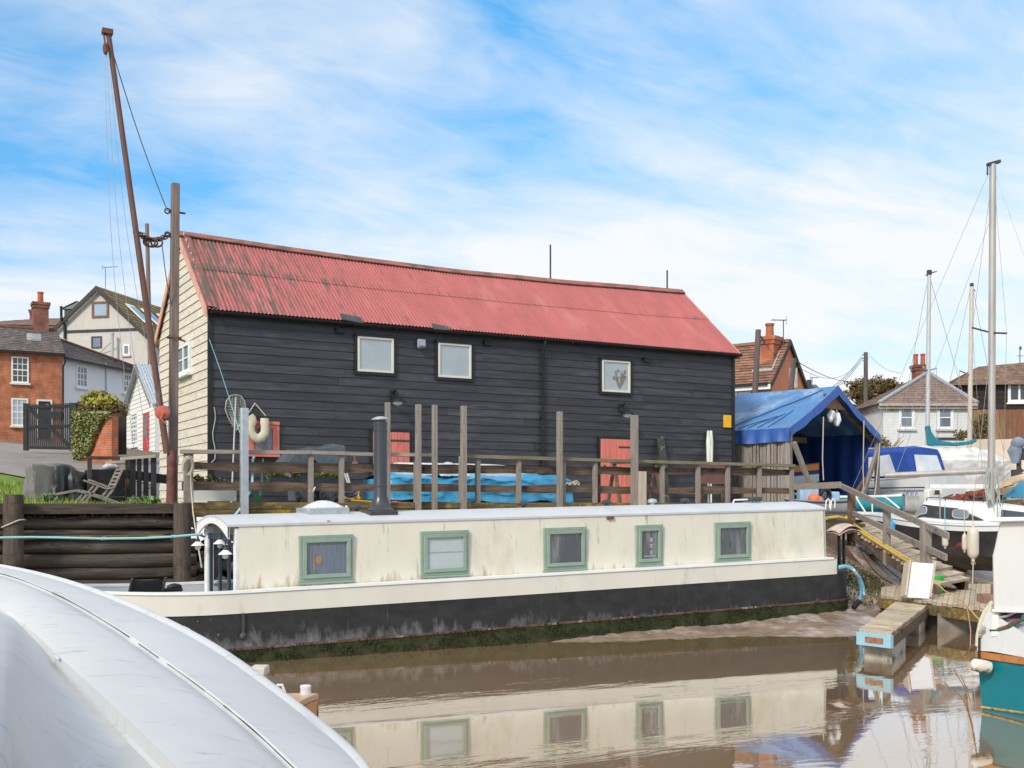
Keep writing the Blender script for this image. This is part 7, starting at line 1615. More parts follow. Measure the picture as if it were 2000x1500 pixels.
# white-sheeted boat with teal sail cover
dW = 37.0; x0, x1 = P(1728, 870, dW), P(1975, 870, dW); hw_ = cdir(1, -.06); Lw = (x1-x0).length
tb_ = T('sheeted_yacht', 'yacht under a white sheet with teal sail cover on its boom', 'yacht', P(1850, 950, dW))
zt_, zm_, zb2 = P(1800, 868, dW).z, P(1850, 899, dW).z, P(1850, 948, dW).z; gw_ = ground_z(P(1850, 950, dW).x, P(1850, 950, dW).y)
away = cdir(.06, 1)
def sheet(u, v):
    p = x0+hw_*(u*Lw); rdg = zt_+(-.22*(max(0, u-.5)/.5)**2)-.25*max(0, (.2-u)/.2); bot = zb2+.14*sin(u*7+.5)+.26*max(0, .18-abs(u-.0))*0-.1*u; m_ = zm_-.02*u
    if u > .93: k = (u-.93)/.07; rdg = lerp(rdg, m_+.1, k); bot = lerp(bot, m_-.5, k)
    if v < .4: w_ = 1.32; z = lerp(bot, m_, v/.4); w_ = 1.28+.10*(v/.4)
    elif v < .5: w_ = lerp(1.38, 0, (v-.4)/.1); z = lerp(m_, rdg, (v-.4)/.1)
    elif v < .6: w_ = lerp(0, -1.38, (v-.5)/.1); z = lerp(rdg, m_, (v-.5)/.1)
    else: w_ = -1.38; z = lerp(m_, bot, (v-.6)/.4)
    f = noise.fractal(Vector((u*11, v*9, 2)), 1, 2, 4)
    q = Vector((p.x, p.y, 0))-away*(w_*(1-.35*max(0, (u-.75)/.25)))+away*1.2; q.z = z+.04*f; return q-away*.05*f
mb = MB(); mb.grid(sheet, 90, 40); build('white_sheet', mb, mat('dirty_white_sheet', (.70, .68, .66), .5, .08, 2, (1, 1, 1), .01, .4, stain=[((.45, .42, .40), .55, .74, 1.6, (1, 1, 1), axis_add(2, -.14, .20)), ((.70, .55, .52), .62, .74, 1.3, (2, 2, .4))]), tb_)
mb = MB(); hullmesh(mb, Lw*.98, 2.5, 1.7, rise=.15); build('hull', mb, mat('grey_blue_antifoul', (.16, .18, .20), .7, .2, 2), tb_, mtx=place(Vector((x0.x, x0.y, zb2-1.45))+away*1.2+hw_*.05, hw_))
mb = MB(); c_ = x0+hw_*Lw*.5+away*1.2; mb.box(c_.x-1.2, c_.x+1.2, c_.y-.12, c_.y+.12, gw_-.1, zb2-1.35); build('keel', mb, M_dark, tb_)
ma, mt_ = P(1811, 880, dW+1.1), P(1815, 537, dW+1.1); mb = MB(); mb.tube([Vector((ma.x, ma.y, zt_-.3)), ma.lerp(mt_, .5), mt_], [.080, .074, .064], 12); m2 = build('mast', mb, mat('pale_mast_alloy', (.52, .51, .50), .4, .1, 4, metal=.25), tb_)
mb = MB(); mb.box(mt_.x-.06, mt_.x+.06, mt_.y-.06, mt_.y+.06, mt_.z, mt_.z+.16); mb.tube([mt_+Vector((0, 0, .05)), mt_+cdir(1, 0)*.25+Vector((0, 0, .12))], .02, 5); mb.tube([mt_+Vector((-.0, 0, -.05)), mt_+cdir(-1, 0)*.12+Vector((0, 0, -.0))], .02, 5); build('masthead', mb, M_iron, m2)
mb = MB(); mb.tube([P(1803, 717, dW+.8), P(1813, 724, dW+1.1), P(1829, 719, dW+1.5)], .025, 6); build('spreader', mb, M_alu, m2)
mb = MB(); pro = [(1809, 832), (1817, 830), (1820, 843), (1828, 855), (1840, 861), (1862, 864), (1890, 862), (1906, 857), (1910, 861), (1900, 867), (1872, 871), (1840, 870), (1811, 870)]
mb.prism([P(*q, dW+.98) for q in pro], away*.22); build('sail_cover', mb, mat('teal_canvas', (.02, .17, .22), .7, .2, 3, (1, 1, 1), .006), tb_, .04)
mb = MB()
for p0_, p1_ in (((1810, 556), (1752, 868)), ((1817, 545), (1905, 855)), ((1806, 718), (1763, 855)), ((1829, 719), (1830, 866))): mb.tube([P(*p0_, dW+1.1), P(*p1_, dW+1.0)], .009, 5)
build('rigging', mb, M_stay, m2)
# third mast
d3 = 44; ma, mt_ = P(1893, 900, d3), P(1898, 560, d3); t3 = T('distant_yacht', 'distant yacht of which mainly the bare pale mast shows beside the bungalow', 'yacht', Vector((ma.x, ma.y, ground_z(ma.x, ma.y))))
gw3 = ground_z(ma.x, ma.y); mb = MB(); mb.tube([Vector((ma.x, ma.y, gw3+1.0)), ma.lerp(mt_, .5), mt_], [.092, .088, .075], 12); m3 = build('mast', mb, mat('cream_mast', (.56, .50, .43), .5, .1, 4), t3)
mb = MB(); hullmesh(mb, 6.0, 2.2, 1.0); build('hull', mb, M_gel, t3, mtx=place(Vector((ma.x, ma.y, gw3+.25))-cdir(1, 0)*2.8, cdir(1, 0))); mb = MB(); mb.box(ma.x-.9, ma.x+.9, ma.y-.1, ma.y+.1, gw3-.1, gw3+.4); build('keel', mb, M_dark, t3)
mb = MB(); mb.box(mt_.x-.05, mt_.x+.05, mt_.y-.05, mt_.y+.05, mt_.z-.02, mt_.z+.14); mb.tube([mt_, mt_+cdir(1, 0)*.13-Vector((0, 0, .18))], .02, 5); build('masthead', mb, M_iron, m3)
mb = MB(); mb.tube([P(1874, 724, d3-.5), P(1894, 732, d3)], .03, 6); build('spreader', mb, M_alu, m3)
mb = MB()
for p0_, p1_ in (((1895, 567), (1830, 860)), ((1900, 562), (1960, 880)), ((1874, 724), (1868, 880))): mb.tube([P(*p0_, d3), P(*p1_, d3)], .010, 5)
build('rigging', mb, M_stay, m3)
# tan boat, outboard, trailer, junk
p0, p1 = P(1948, 970, 29.5), P(2060, 930, 27.5); p0.z = 0
tn = T('tan_boat', 'tan hulled boat with brown slots and blue bottom at the right edge', 'boat', P(1980, 985, 29))
hq = cdir(1, -.10); e0 = P(1950, 935, 29.3)
mb = MB(); sec = []
for px, yt_, yb_ in ((1951, 944, 962), (1962, 937, 968), (1978, 930, 971), (2000, 921, 972), (2040, 908, 973), (2080, 900, 973)):
    d_ = 29.4-(px-1950)*.006; sec.append([P(px, yb_, d_), P(px, lerp(yb_, yt_, .5), d_-.12), P(px, yt_, d_), P(px, yt_, d_+1.6), P(px, yb_, d_+1.6)])
mb.loft(sec, False, True); mb.f.append((0, 1, 2, 3, 4)); mb.s.append(False); build('hull', mb, mat('tan_gelcoat', (.55, .40, .28), .45, .15, 3, stain=[((.42, .24, .13), .56, .74, 2, (1, 1, 1)), ((.68, .58, .45), .64, .75, 2.4, (1, 1, 1))]), tn)
mb = MB(); mb.prism([P(1966, 971, 29.15), P(2070, 974, 28.4), P(2070, 930, 28.4), P(2000, 940, 28.85), P(1984, 952, 28.95)], cdir(0, 1)*.3); build('blue_bottom', mb, mat('blue_antifoul', (.06, .30, .46), .5, .12, 3), tn)
for p, q in (((1960, 952), (1980, 947)), ((1974, 930), (1998, 924))): mb = MB(); mb.beam(P(*p, 28.9), P(*q, 28.8), .04, .03); build('slot', mb, mat('brown_slot', (.10, .045, .03), .8), tn)
mb = MB(); q = P(1990, 980, 28.9)
for k in (-.5, .6): mb.beam(q+cdir(1, 0)*k-cdir(0, 1)*.3-Vector((0, 0, .1)), q+cdir(1, 0)*k+cdir(0, 1)*1.5-Vector((0, 0, .1)), .25, .3)
mb.beam(P(1940, 985, 29.2), P(2080, 986, 28.7), .2, .22); one('timber_baulks', mb, wood('x', 'brown'), 'rough timber baulks under the tan boat', 'timber')
ob = T('outboard_motor', 'outboard motor with blue grey cloth over its head by the cream fence', 'outboard motor', P(1988, 918, 34))
mb = MB(); mb.tube([P(1986, 905, 34), P(1985, 880, 34), P(1984, 862, 34)], [.11, .16, .13], 10); mb.xf(lambda q: q+Vector((noise.noise(q*4), noise.noise(q*4+Vector((3, 3, 3))), 0))*.14); mb.sphere(P(1988, 866, 34), (.22, .2, .2), 12, 8); build('cloth', mb, mat('blue_grey_cloth', (.22, .26, .33), .9, .25, 5), ob)
mb = MB(); mb.obox(P(1992, 898, 34), cdir(1, 0)*.3, cdir(0, 1)*.3, (0, 0, .35)); mb.tube([P(1990, 950, 34), P(1990, 880, 34)], .07, 8); mb.obox(P(1980, 930, 33.8), cdir(1, 0)*.3, cdir(0, 1)*.2, (0, 0, .2)); build('leg', mb, M_dark, ob)
mb = MB(); mb.beam(P(1972, 945, 34.2), P(1995, 915, 34.2), .08, .08); mb.beam(P(2010, 945, 34.2), P(1992, 915, 34.2), .08, .08); mb.beam(P(1970, 948, 34.2), P(1970, 985, 34.2), .1, .1, cdir(0, 1)); mb.beam(P(2000, 930, 34.2), P(2000, 990, 34.2), .1, .1, cdir(0, 1)); one('outboard_stand', mb, M_galv, 'grey metal stand carrying the cloth covered outboard', 'stand')
tl = T('boat_trailer', 'rusty red boat trailer frame lying behind the yacht cabin', 'trailer', P(1890, 985, 31.5))
M_rr = mat('rusty_red_paint', (.32, .085, .05), .75, .35, 8)
for p, q in (((1845, 976), (1925, 958)), ((1858, 980), (1932, 962))): mb = MB(); mb.beam(P(*p, 31.5), P(*q, 31.8), .09, .09); build('frame_rail', mb, M_rr, tl)
for k in range(6): a_ = P(lerp(1850, 1922, k/5), lerp(977, 960, k/5), 31.5); b_ = P(lerp(1860, 1930, k/5), lerp(981, 964, k/5), 31.7); mb = MB(); mb.beam(a_, b_, .05, .06); build('cross_bar', mb, M_rr, tl)
mb = MB(); mb.beam(P(1815, 950, 32), P(1960, 950, 31.6), .12, .12); one('white_spar', mb, M_white, 'white spar laid across behind the mast foot', 'spar')
mb = MB()
for k in range(34):
    px = R.uniform(1835, 1945); py = R.uniform(966, 992); q = P(px, py, R.uniform(30.5, 32.5)); a_ = R.uniform(-.5, .5); mb.beam(q, q+cdir(cos(a_), R.uniform(-.4, .4))*R.uniform(.3, 1.1)+Vector((0, 0, R.uniform(-.1, .1))), R.uniform(.04, .1), R.uniform(.03, .08))
one('driftwood', mb, wood('x', 'brown'), 'heap of brown scrap timber between the boats', 'scrap timber', kind='stuff')
ac = T('plastic_case', 'small white case with a maroon face on the yacht cabin roof', 'case', P(1834, 967, 28)); mb = MB(); mb.obox(P(1825, 967, 28), cdir(1, 0)*.20, cdir(0, 1)*.2, (0, 0, .15)); build('case', mb, M_white, ac, .01); mb = MB(); mb.obox(P(1826, 966, 27.97), cdir(1, 0)*.12, cdir(0, 1)*.02, (0, 0, .11)); build('face', mb, mat('maroon_face', (.14, .05, .05), .6), ac)
mb = MB()
for k, (px, py, r, ) in enumerate(((1590, 975, .16), (1600, 978, .12))): mb.sphere(P(px, py, 29), r, 12, 8)
one('orange_buoy', mb, mat('orange_buoy', (.68, .17, .08), .5, .1, 5), 'orange buoys lying below the shed front', 'buoy')
mb = MB(); mb.obox(P(1563, 985, 29.4), cdir(1, 0)*.5, cdir(0, 1)*.4, (0, 0, .45)); mb.obox(P(1608, 990, 29.6), cdir(1, 0)*.45, cdir(0, 1)*.4, (0, 0, .4)); one('blue_barrels', mb, mat('pale_blue_drum', (.30, .45, .62), .5, .15, 5), 'pale blue plastic boxes under the shed brace', 'boxes', bevel=.05)
ld = T('boarding_ladder', 'small white hooped boarding ladder beside the gangway landing', 'ladder', P(1620, 995, 27))
for px in (1612, 1622): mb = MB(); mb.tube([P(px, 996, 27), P(px+2, 978, 27), P(px+6, 974, 27), P(px+9, 978, 27), P(px+8, 992, 27)], .018, 6); build('hoop', mb, M_white, ld)
mb = MB(); q = P(1611, 968, 29.5); mb.torus(q, .16, .06, (0, 1, .2), 18, 8); one('old_tyre', mb, M_black, 'black tyre lying under the blue shed front', 'tyre')
p0, p1 = P(1570, 985, 29.3), P(1660, 985, 28.9); boat('grey_inflatable', 'grey inflatable dinghy drawn up below the shed', 'dinghy', P(1660, 990, 28.6), P(1565, 990, 28.9), 1.6, .9, .3, P(1610, 1004, 28.8).z, (mat('grey_rubber', (.26, .27, .28), .6, .15, 4), mat('grey_rubber', (.26, .27, .28)), M_dark), rise=.06)
# ------------------------------------------------------------------ houses and trees on the right
# ---- orange rendered house
o = P(1507, 985, 45); o.z = 0; uf = cdir(-.8, .6); ug = cdir(.6, .8)       # uf back along the front, ug along the gable
W_, L_ = 3.3, 9.0; g0 = ground_z(o.x, o.y)-.5; ze = P(1507, 743, 45).z; zr = P(1540, 668, 46.4).z
ho = T('orange_house', 'orange rendered house with brown pantile roof and brick chimney', 'house', o+uf*3+Vector((0, 0, g0)))
H = lambda f, g, z: Vector((o.x, o.y, z))+uf*f+ug*g
mb = MB(); mb.prism([H(0, 0, g0), H(0, W_, g0), H(0, W_, ze), H(0, W_/2, zr-.05), H(0, 0, ze)], uf*L_); build('wall', mb, M_render_o, ho)
mb = MB(); courses(mb, H(-.08, -.25, ze-.15), H(L_, -.25, ze-.15), H(L_, W_/2, zr), H(-.08, W_/2, zr), 15, 30, .05); courses(mb, H(L_, W_+.25, ze-.15), H(-.08, W_+.25, ze-.15), H(-.08, W_/2, zr), H(L_, W_/2, zr), 15, 30, .05)
rf = build('roof', mb, M_tile, ho)
mb = MB(); mb.beam(H(-.08, W_/2, zr+.04), H(L_, W_/2, zr+.04), .26, .12); build('ridge', mb, M_tile, rf)
mb = MB(); mb.beam(H(-.05, -.22, ze-.26), H(L_, -.22, ze-.26), .03, .2); build('fascia', mb, M_white, ho)
mb = MB(); mb.beam(H(.05, -.30, ze-.14), H(L_, -.30, ze-.14), .11, .1); build('gutter', mb, M_black, ho)
mb = MB(); mb.tube([H(.7, -.2, ze-.2), H(.7, -.08, ze-.5), H(.7, -.08, g0)], .05, 8); build('downpipe', mb, M_black, ho)
for g in (-.27, W_+.27): mb = MB(); mb.prism([H(-.10, g, ze-.12), H(-.10, W_/2, zr+.06), H(-.10, W_/2, zr-.14), H(-.10, g, ze-.32)], -uf*.04); build('verge', mb, M_barge, ho)
c = P(1521, 700, 46.0); c = H(.55, W_*.32, 0); chimney(ho, c, .62, .62, ze+.4, P(1520, 657, 46).z, [(0, .55, .17)], M_brick, uf)
q0 = H(.55, W_*.32, lerp(ze, zr, .45)); mb = MB(); mb.obox(H(.1, W_*.10, lerp(ze-.1, zr, .26)), uf*.9, ug*.06, (0, 0, .16)); mb.obox(H(.1, W_*.12, lerp(ze-.1, zr, .3)), uf*.06, ug*.7+Vector((0, 0, .75)), (0, 0, .12)); build('lead_flashing', mb, M_galv, rf)
aerial(ho, H(.1, W_*.42, P(1530, 660, 46).z-.4), P(1530, 624, 46).z-P(1530, 660, 46).z+.4, cdir(1, .1), .5, -1)
wwin(ho, (o.x, o.y), uf, -ug, (1437, 753, 1468, 775), M_white, M_pane_pale, 2, 1, .09)
# ---- white bungalow
dW_ = 60; o = P(1725, 985, dW_); uw = cdir(1, 0.0); aw = cdir(0, 1); o.z = 0; Wb = (1893-1725)*dW_/F
zb = ground_z(o.x, o.y)-.4; ze = P(1800, 786, dW_).z; apx = P(1813, 729, dW_+2.6)
hb2 = T('white_bungalow', 'white painted brick bungalow with hipped brown roof and two sash windows', 'bungalow', P(1810, 985, dW_+2))
Bq = lambda s, a, z: Vector((o.x, o.y, z))+uw*s+aw*a
mb = MB(); mb.obox(Bq(0, 0, zb), uw*Wb, aw*6, (0, 0, ze-zb)); build('wall', mb, brickmat('white_painted_brick', (.76, .76, .75), (.73, .73, .72), (.66, .66, .65), 1.0, .06), hb2)
ov = .32; E = [Bq(-ov, -ov, ze-.08), Bq(Wb+ov, -ov, ze-.08), Bq(Wb+ov, 6+ov, ze-.08), Bq(-ov, 6+ov, ze-.08)]; ap = Bq((apx-Vector((o.x, o.y, apx.z))).dot(uw), 2.6, apx.z); ap2 = ap+aw*1.0
mb = MB(); courses(mb, E[0], E[1], ap, ap, 13, 22); courses(mb, E[1], E[2], ap2, ap, 13, 22); courses(mb, E[2], E[3], ap2, ap2, 13, 22); courses(mb, E[3], E[0], ap, ap2, 13, 22); rf = build('roof', mb, M_tilegrey, hb2)
for e in (E[0], E[1]): mb = MB(); mb.beam(e+Vector((0, 0, .06)), ap+Vector((0, 0, .08)), .22, .10); build('hip_ridge', mb, mat('lead_hip', (.34, .36, .39), .6, .15, 4), rf)
mb = MB(); mb.beam(E[0]+Vector((0, 0, -.06)), E[1]+Vector((0, 0, -.06)), .08, .14); mb.beam(E[0]+aw*.1+Vector((0, 0, -.2)), E[1]+aw*.1+Vector((0, 0, -.2)), .04, .14); build('eave_board', mb, mat('buff_eave', (.42, .36, .30), .7), hb2)
c = ap+uw*(-.32)+aw*.5; chimney(hb2, c, .62, .7, ap.z-1.3, P(1800, 713, dW_+3).z, [(-.20, .62, .13), (.20, .64, .13)], M_brickd, uw)
for px in ((1755, 793, 1786, 838), (1829.5, 793, 1862, 838)):
    w_ = wwin(hb2, (o.x, o.y), uw, -aw, px, M_white, M_pane_grey, 1, 2, .13, .06, mat('grey_sill', (.50, .50, .50), .8))
    s0, s1 = wall_px((o.x, o.y), uw, px[0], 815)[0], wall_px((o.x, o.y), uw, px[2], 815)[0]; z0, z1 = wall_px((o.x, o.y), uw, 1800, px[3])[1], wall_px((o.x, o.y), uw, 1800, px[1])[1]
    mb = MB()
    for t in (.16, .84): s = lerp(s0, s1, t); mb.obox(Bq(s-.02, -.045, z0+.1), uw*.04, aw*.02, (0, 0, z1-z0-.2))
    build('margin_bar', mb, M_white, w_)
mb = MB(); s, z = wall_px((o.x, o.y), uw, 1742, 797); mb.obox(Bq(s-.08, -.1, z-.15), uw*.16, aw*.1, (0, 0, .3)); build('alarm_box', mb, mat('olive_box', (.30, .30, .16), .6), hb2)
mb = MB(); s, z = wall_px((o.x, o.y), uw, 1853, 857); mb.obox(Bq(s-.8, -.05, z-.06), uw*1.6, aw*.05, (0, 0, .13)); build('vent_slot', mb, M_dark, hb2)
# ---- dark boarded house
dD = 66; o = P(1862, 985, dD); o.z = 0; ud = cdir(1, -.12); ad = cdir(.12, 1)
hd_ = T('dark_boarded_house', 'black boarded house with mossy tiled roof behind the brown fence', 'house', P(1930, 985, dD))
ze = P(1905, 752, dD).z; g0 = ground_z(o.x, o.y)-.3; Dq = lambda s, a, z: Vector((o.x, o.y, z))+ud*s+ad*a
mb = MB(); z = g0
while z < ze: mb.obox(Dq(0, 0, z), ud*9, ad*.06, (0, 0, min(.25, ze-z))); mb.obox(Dq(0, -.02, z), ud*9, ad*.02, (0, 0, .03)); z += .262
mb.obox(Dq(.01, .07, g0), ud*8.9, ad*6, (0, 0, ze-g0)); build('wall', mb, mat('black_brown_boards', (.030, .022, .018), .7, .3, 5, island=.3), hd_)
r0 = P(1912, 716, dD+3); r1 = P(2000, 708, dD+2.6); r1 = r1+(r1-r0)*.8
mb = MB(); courses(mb, Dq(-.3, -.4, ze-.05), Dq(9.2, -.4, ze-.05), r1, r0, 14, 34); courses(mb, Dq(-.3, 6.4, ze-.05), Dq(-.3, -.4, ze-.05), r0, r0, 10, 10); courses(mb, Dq(9.2, 6.4, ze-.05), Dq(-.3, 6.4, ze-.05), r0, r1, 14, 30)
build('roof', mb, mat('mossy_brown_tiles', (.20, .13, .095), .9, .3, 2, island=.3, stain=[((.30, .22, .05), .56, .68, .7, (1, 1, 1)), ((.33, .30, .27), .62, .72, 1.5, (1, 1, 1))]), hd_)
wwin(hd_, (o.x, o.y), ud, -ad, (1968, 746, 2030, 786), M_white, M_glass, 3, 1, .16, .12, M_white)
mb = MB(); mb.tube([Dq(-.1, -.1, ze), Dq(-.1, -.1, g0)], .05, 6); build('downpipe', mb, M_dark, hd_)
q = P(1992, 712, dD+2.6); mb = MB(); t = P(1992, 683, dD+2.6); mb.tube([q-Vector((0, 0, .3)), t], .03, 6); mb.tube([P(1986, 695, dD+2.6), P(1999, 695, dD+2.6)], .02, 5); mb.obox(P(1991, 683, dD+2.6), cdir(1, 0)*.14, cdir(0, 1)*.04, (0, 0, .2)); build('weather_vane', mb, M_wire, hd_)
# ---- fences
def fence(name, label, p0, p1, y0, y1, zt, m, wv=.2):
    a_, b_ = Vector(p0), Vector(p1); t = T(name, label, 'fence', (a_+b_)/2); mb = MB(); L_ = (b_-a_).length; n = int(L_/wv)
    for k in range(n):
        p, q = a_.lerp(b_, k/n), a_.lerp(b_, (k+.97)/n); zb_ = min(ground_z(p.x, p.y), a_.z)-.3; zz = lerp(zt[0], zt[1], k/n)+R.uniform(-.02, .02); d = (q-p).normalized(); nn = Vector((-d.y, d.x, 0))*.025
        mb.obox(Vector((p.x, p.y, zb_)), Vector((q.x-p.x, q.y-p.y, 0)), nn, (0, 0, zz-zb_))
    build('boards', mb, m, t); return t
d_ = 58; a_, b_ = P(1893, 985, d_), P(2040, 985, d_-2); a_.z = b_.z = 2.2
fence('brown_fence', 'tall brown board fence below the black boarded house', a_, b_, 0, 0, (P(1893, 801, d_).z, P(2040, 799, d_-2).z), mat('rust_brown_boards', (.21, .095, .055), .85, .3, 3, WZ, island=.15, stain=[((.22, .20, .08), .54, .70, .5, (1, 1, .5), axis_add(0, -.035, .02)), ((.38, .26, .17), .66, .74, 2, (4, 4, .5))]))
d_ = 47; a_, b_ = P(1893, 985, d_), P(2040, 985, d_-2); a_.z = b_.z = 2.2
fence('cream_fence', 'low pale cream panel fence behind the sheeted yacht', a_, b_, 0, 0, (P(1893, 859, d_).z, P(2040, 856, d_-2).z), mat('pale_cream_panels', (.68, .56, .44), .8, .08, 3, island=.06), .9)
mb = leafcloud(MB(), [(P(1870+6*k, 851+R.uniform(-4, 3), 56), (.3, .3, .22)) for k in range(4)]+[(P(1905+7*k, 838-k*3+R.uniform(-9, 9), 57.4), (.35, .2, .7)) for k in range(4)], 900, .07); one('dry_shrubs', mb, leafmat('dry_shrub', [(.14, .07, .04), (.17, .13, .05), (.24, .17, .08), (.13, .14, .04)]), 'dry brown shrubs against the fence beside the bungalow', 'shrubs')
mb = leafcloud(MB(), [(P(1722+k*4, 868+R.uniform(-8, 4), 50), (.25, .25, .35)) for k in range(3)], 260, .07); mb2 = mb
for k in range(12): q = P(1732+R.uniform(-3, 12), 884, 50); mb.tube([q, q+cdir(R.uniform(-.2, .9), 0)*.5+Vector((0, 0, R.uniform(.2, .7)))], .015, 4)
one('dry_grasses', mb, leafmat('dry_grass', [(.30, .24, .13), (.22, .20, .09), (.38, .30, .18)]), 'dry grasses at the foot of the bungalow', 'plants')
# ---- trees
def tree(name, label, base, ztop, rx, n, s, cols, seed, group, dens=1.0, low=.25):
    rr = random.Random(seed); t = T(name, label, 'tree', base, group); h = ztop-base.z; mb = MB()
    mb.tube([base-Vector((0, 0, .3)), base+Vector((.1, 0, h*.25)), base+Vector((-.05, .1, h*.5)), base+Vector((.1, 0, h*.8))], [rx*.085, rx*.06, rx*.045, .04], 10); tips = []
    for k in range(42):
        a = rr.uniform(0, 2*pi); z0 = rr.uniform(.22, .6)*h; r = rx*rr.uniform(.35, .85); z1 = h*(.50+.44*max(0, 1-(r/rx)**2)**.28*rr.uniform(.82 if k % 3 else .3, 1)); z0 = min(z0, z1-.05*h); p = base+Vector((0, 0, z0)); q = base+Vector((cos(a)*r, sin(a)*r, z1)); m_ = p.lerp(q, .5)+Vector((0, 0, -.05*h*rr.random()+.04*h)); mb.tube([p, m_, q], [rx*.03, rx*.018, .02], 6); tips.append(q)
        for j in range(2): e = q+Vector((rr.uniform(-1, 1), rr.uniform(-1, 1), rr.uniform(-.2, .8)))*rx*.25; mb.tube([m_.lerp(q, .6), e], [.05, .015], 5); tips.append(e)
    build('trunk', mb, mat('tree_bark', (.085, .065, .05), .95, .3, 5), t)
    bl = [(q, (rx*.20*rr.uniform(.7, 1.3),)*2+(rx*.13*rr.uniform(.7, 1.3),)) for q in tips]
    st = R.getstate(); R.seed(seed); mb = leafcloud(MB(), bl, n, s); R.setstate(st); build('crown', mb, leafmat(name+'_leaves', cols), t); return t
dt = 105; b = P(1712, 985, dt); b.z = ground_z(b.x, b.y)
tree('autumn_tree', 'spreading tree turning russet behind the telegraph pole', b, P(1705, 730, dt).z, 2.75, 7000, .12, [(.07, .07, .03), (.12, .10, .035), (.17, .09, .035), (.09, .085, .035), (.21, .11, .04)], 12, None)
b2 = P(1711, 985, 80); b2.z = ground_z(b2.x, b2.y)
bu2 = T('golden_bush', 'golden green bush between the blue shed and the bungalow', 'bush', b2)
mb = leafcloud(MB(), [(P(1700+R.uniform(-14, 18), R.uniform(824, 905), 80+R.uniform(-1, 1)), (.55, .55, .5)) for k in range(26)], 3600, .10); build('foliage', mb, leafmat('golden_leaves', [(.12, .12, .03), (.28, .21, .05), (.36, .25, .07), (.14, .15, .04), (.20, .14, .05)]), bu2)
mb = MB(); 
for k in range(6): mb.tube([b2, P(1705+R.uniform(-12, 12), 860, 80)], .05, 5)
build('stems', mb, mat('tree_bark', (.085, .065, .05)), bu2)
b3 = P(1640, 985, 120); b3.z = ground_z(b3.x, b3.y)
# ---- telegraph poles and wires
def tpole(px0, px1, ytop, d, r, label, arms):
    t_ = P(px1, ytop, d); q = P(px0, 760, d); g = ground_z(q.x, q.y); slope = (t_-q)/(t_.z-q.z); b = q+slope*(g-.4-q.z); T_ = T('telegraph_pole', label, 'telegraph pole', Vector((b.x, b.y, g)), 'telegraph poles'); mb = MB(); mb.tube([b, q, t_], [r*1.25, r*1.1, r], 10); build('pole', mb, mat('old_pole', (.13, .105, .09), .9, .3, 5, WZ), T_)
    for (x0, y0, x1, y1) in arms: mb = MB(); mb.tube([P(x0, y0, d), P(x1, y1, d)], .03, 6); build('bracket', mb, M_iron, T_)
    return t_
tpole(1475, 1481, 644, 38.5, .095, 'leaning telegraph pole in front of the orange house roof', [(1481, 652, 1494, 667), (1481, 667, 1487, 668), (1494, 667, 1488, 673)])
tpole(1545, 1551, 700, 42, .09, 'shorter telegraph pole against the orange gable', [])
tp = tpole(1691, 1691, 688, 75, .13, 'telegraph pole rising in front of the autumn tree', [(1684, 693, 1691, 692), (1684, 700, 1696, 699), (1685, 705, 1691, 703)])
mb = MB(); q = P(1543, 757, 43); mb.obox(q, cdir(1, 0)*.28, cdir(0, 1)*.15, (0, 0, .75)); one('junction_box', mb, mat('pale_grey_box', (.42, .40, .38), .6, .2, 8), 'pale grey box on the pole by the orange gable', 'box')
G = 'overhead cables'
def wire(p0, d0, p1, d1, sag, r, label): a_, b_ = P(*p0, d0), P(*p1, d1); mb = MB(); mb.tube([a_.lerp(b_, k/12)-Vector((0, 0, sag*4*(k/12)*(1-k/12))) for k in range(13)], r, 5); return one('overhead_cable', mb, M_wire, label, 'cable', G)
for k in range(3): wire((1684, 694+4*k), 75, (1553, 790+k*5), 44, .5, .016, 'overhead cable sagging from the right pole down towards the shed roof')
wire((1552, 703), 42, (1668, 745), 74, .25, .016, 'overhead cable running down from the shorter pole to the tree')
wire((1552, 712), 42, (1684, 698), 75, .9, .010, 'overhead cable slung between the shorter pole and the pole by the tree'); wire((1697, 692), 75, (1760, 728), 62, .3, .010, 'thin overhead cable running from the pole by the tree to the bungalow')
wire((1483, 655), 38.5, (1552, 704), 42, .3, .010, 'overhead cable between the leaning pole and the shorter pole')
mb = MB(); q = P(1586, 985, 62); zz = ground_z(q.x, q.y); t_ = P(1578, 752, 62); mb.obox(P(1568, 985, 62), cdir(1, 0)*2.0, cdir(0, 1)*3, (0, 0, P(1568, 757, 62).z-2.1)); hz = T('low_house', 'low dark roofed house just showing above the blue shed roof', 'house', P(1590, 985, 62)); mb.v = [Vector((v.x, v.y, max(v.z, 1.5))) for v in mb.v]; build('wall', mb, M_brickd, hz)
mb = MB(); a_ = P(1562, 757, 61.6); e = P(1600, 757, 61.6); mb.prism([a_, e, P(1594, 751, 63), P(1568, 751, 63)], cdir(0, 1)*2.0); build('roof', mb, M_slate, hz); mb = MB(); mb.tube([P(1580, 756, 62), P(1580, 742, 62)], .13, 8); build('chimney_pot', mb, M_dark, hz); aerial(hz, P(1586, 757, 62), .55, cdir(1, 0), .35)

# ------------------------------------------------------------------ near white and teal boat at the right
dn_ = 11.55
nbt = T('teal_boat', 'white and teal motor boat with tall white wheelhouse at the right edge', 'motor boat', P(1975, 1380, dn_))
Q = lambda px, py, dd=0.: P(px, py, dn_-(px-1912)*.0055+dd)
aw2 = cdir(.88, .47)
def solid(name, px_poly, thick, m, dd=0., bevel=.012, parent=nbt):
    mb = MB(); mb.prism([Q(x, y, dd) for x, y in px_poly], aw2*thick); return build(name, mb, m, parent, bevel)
X2 = 2200
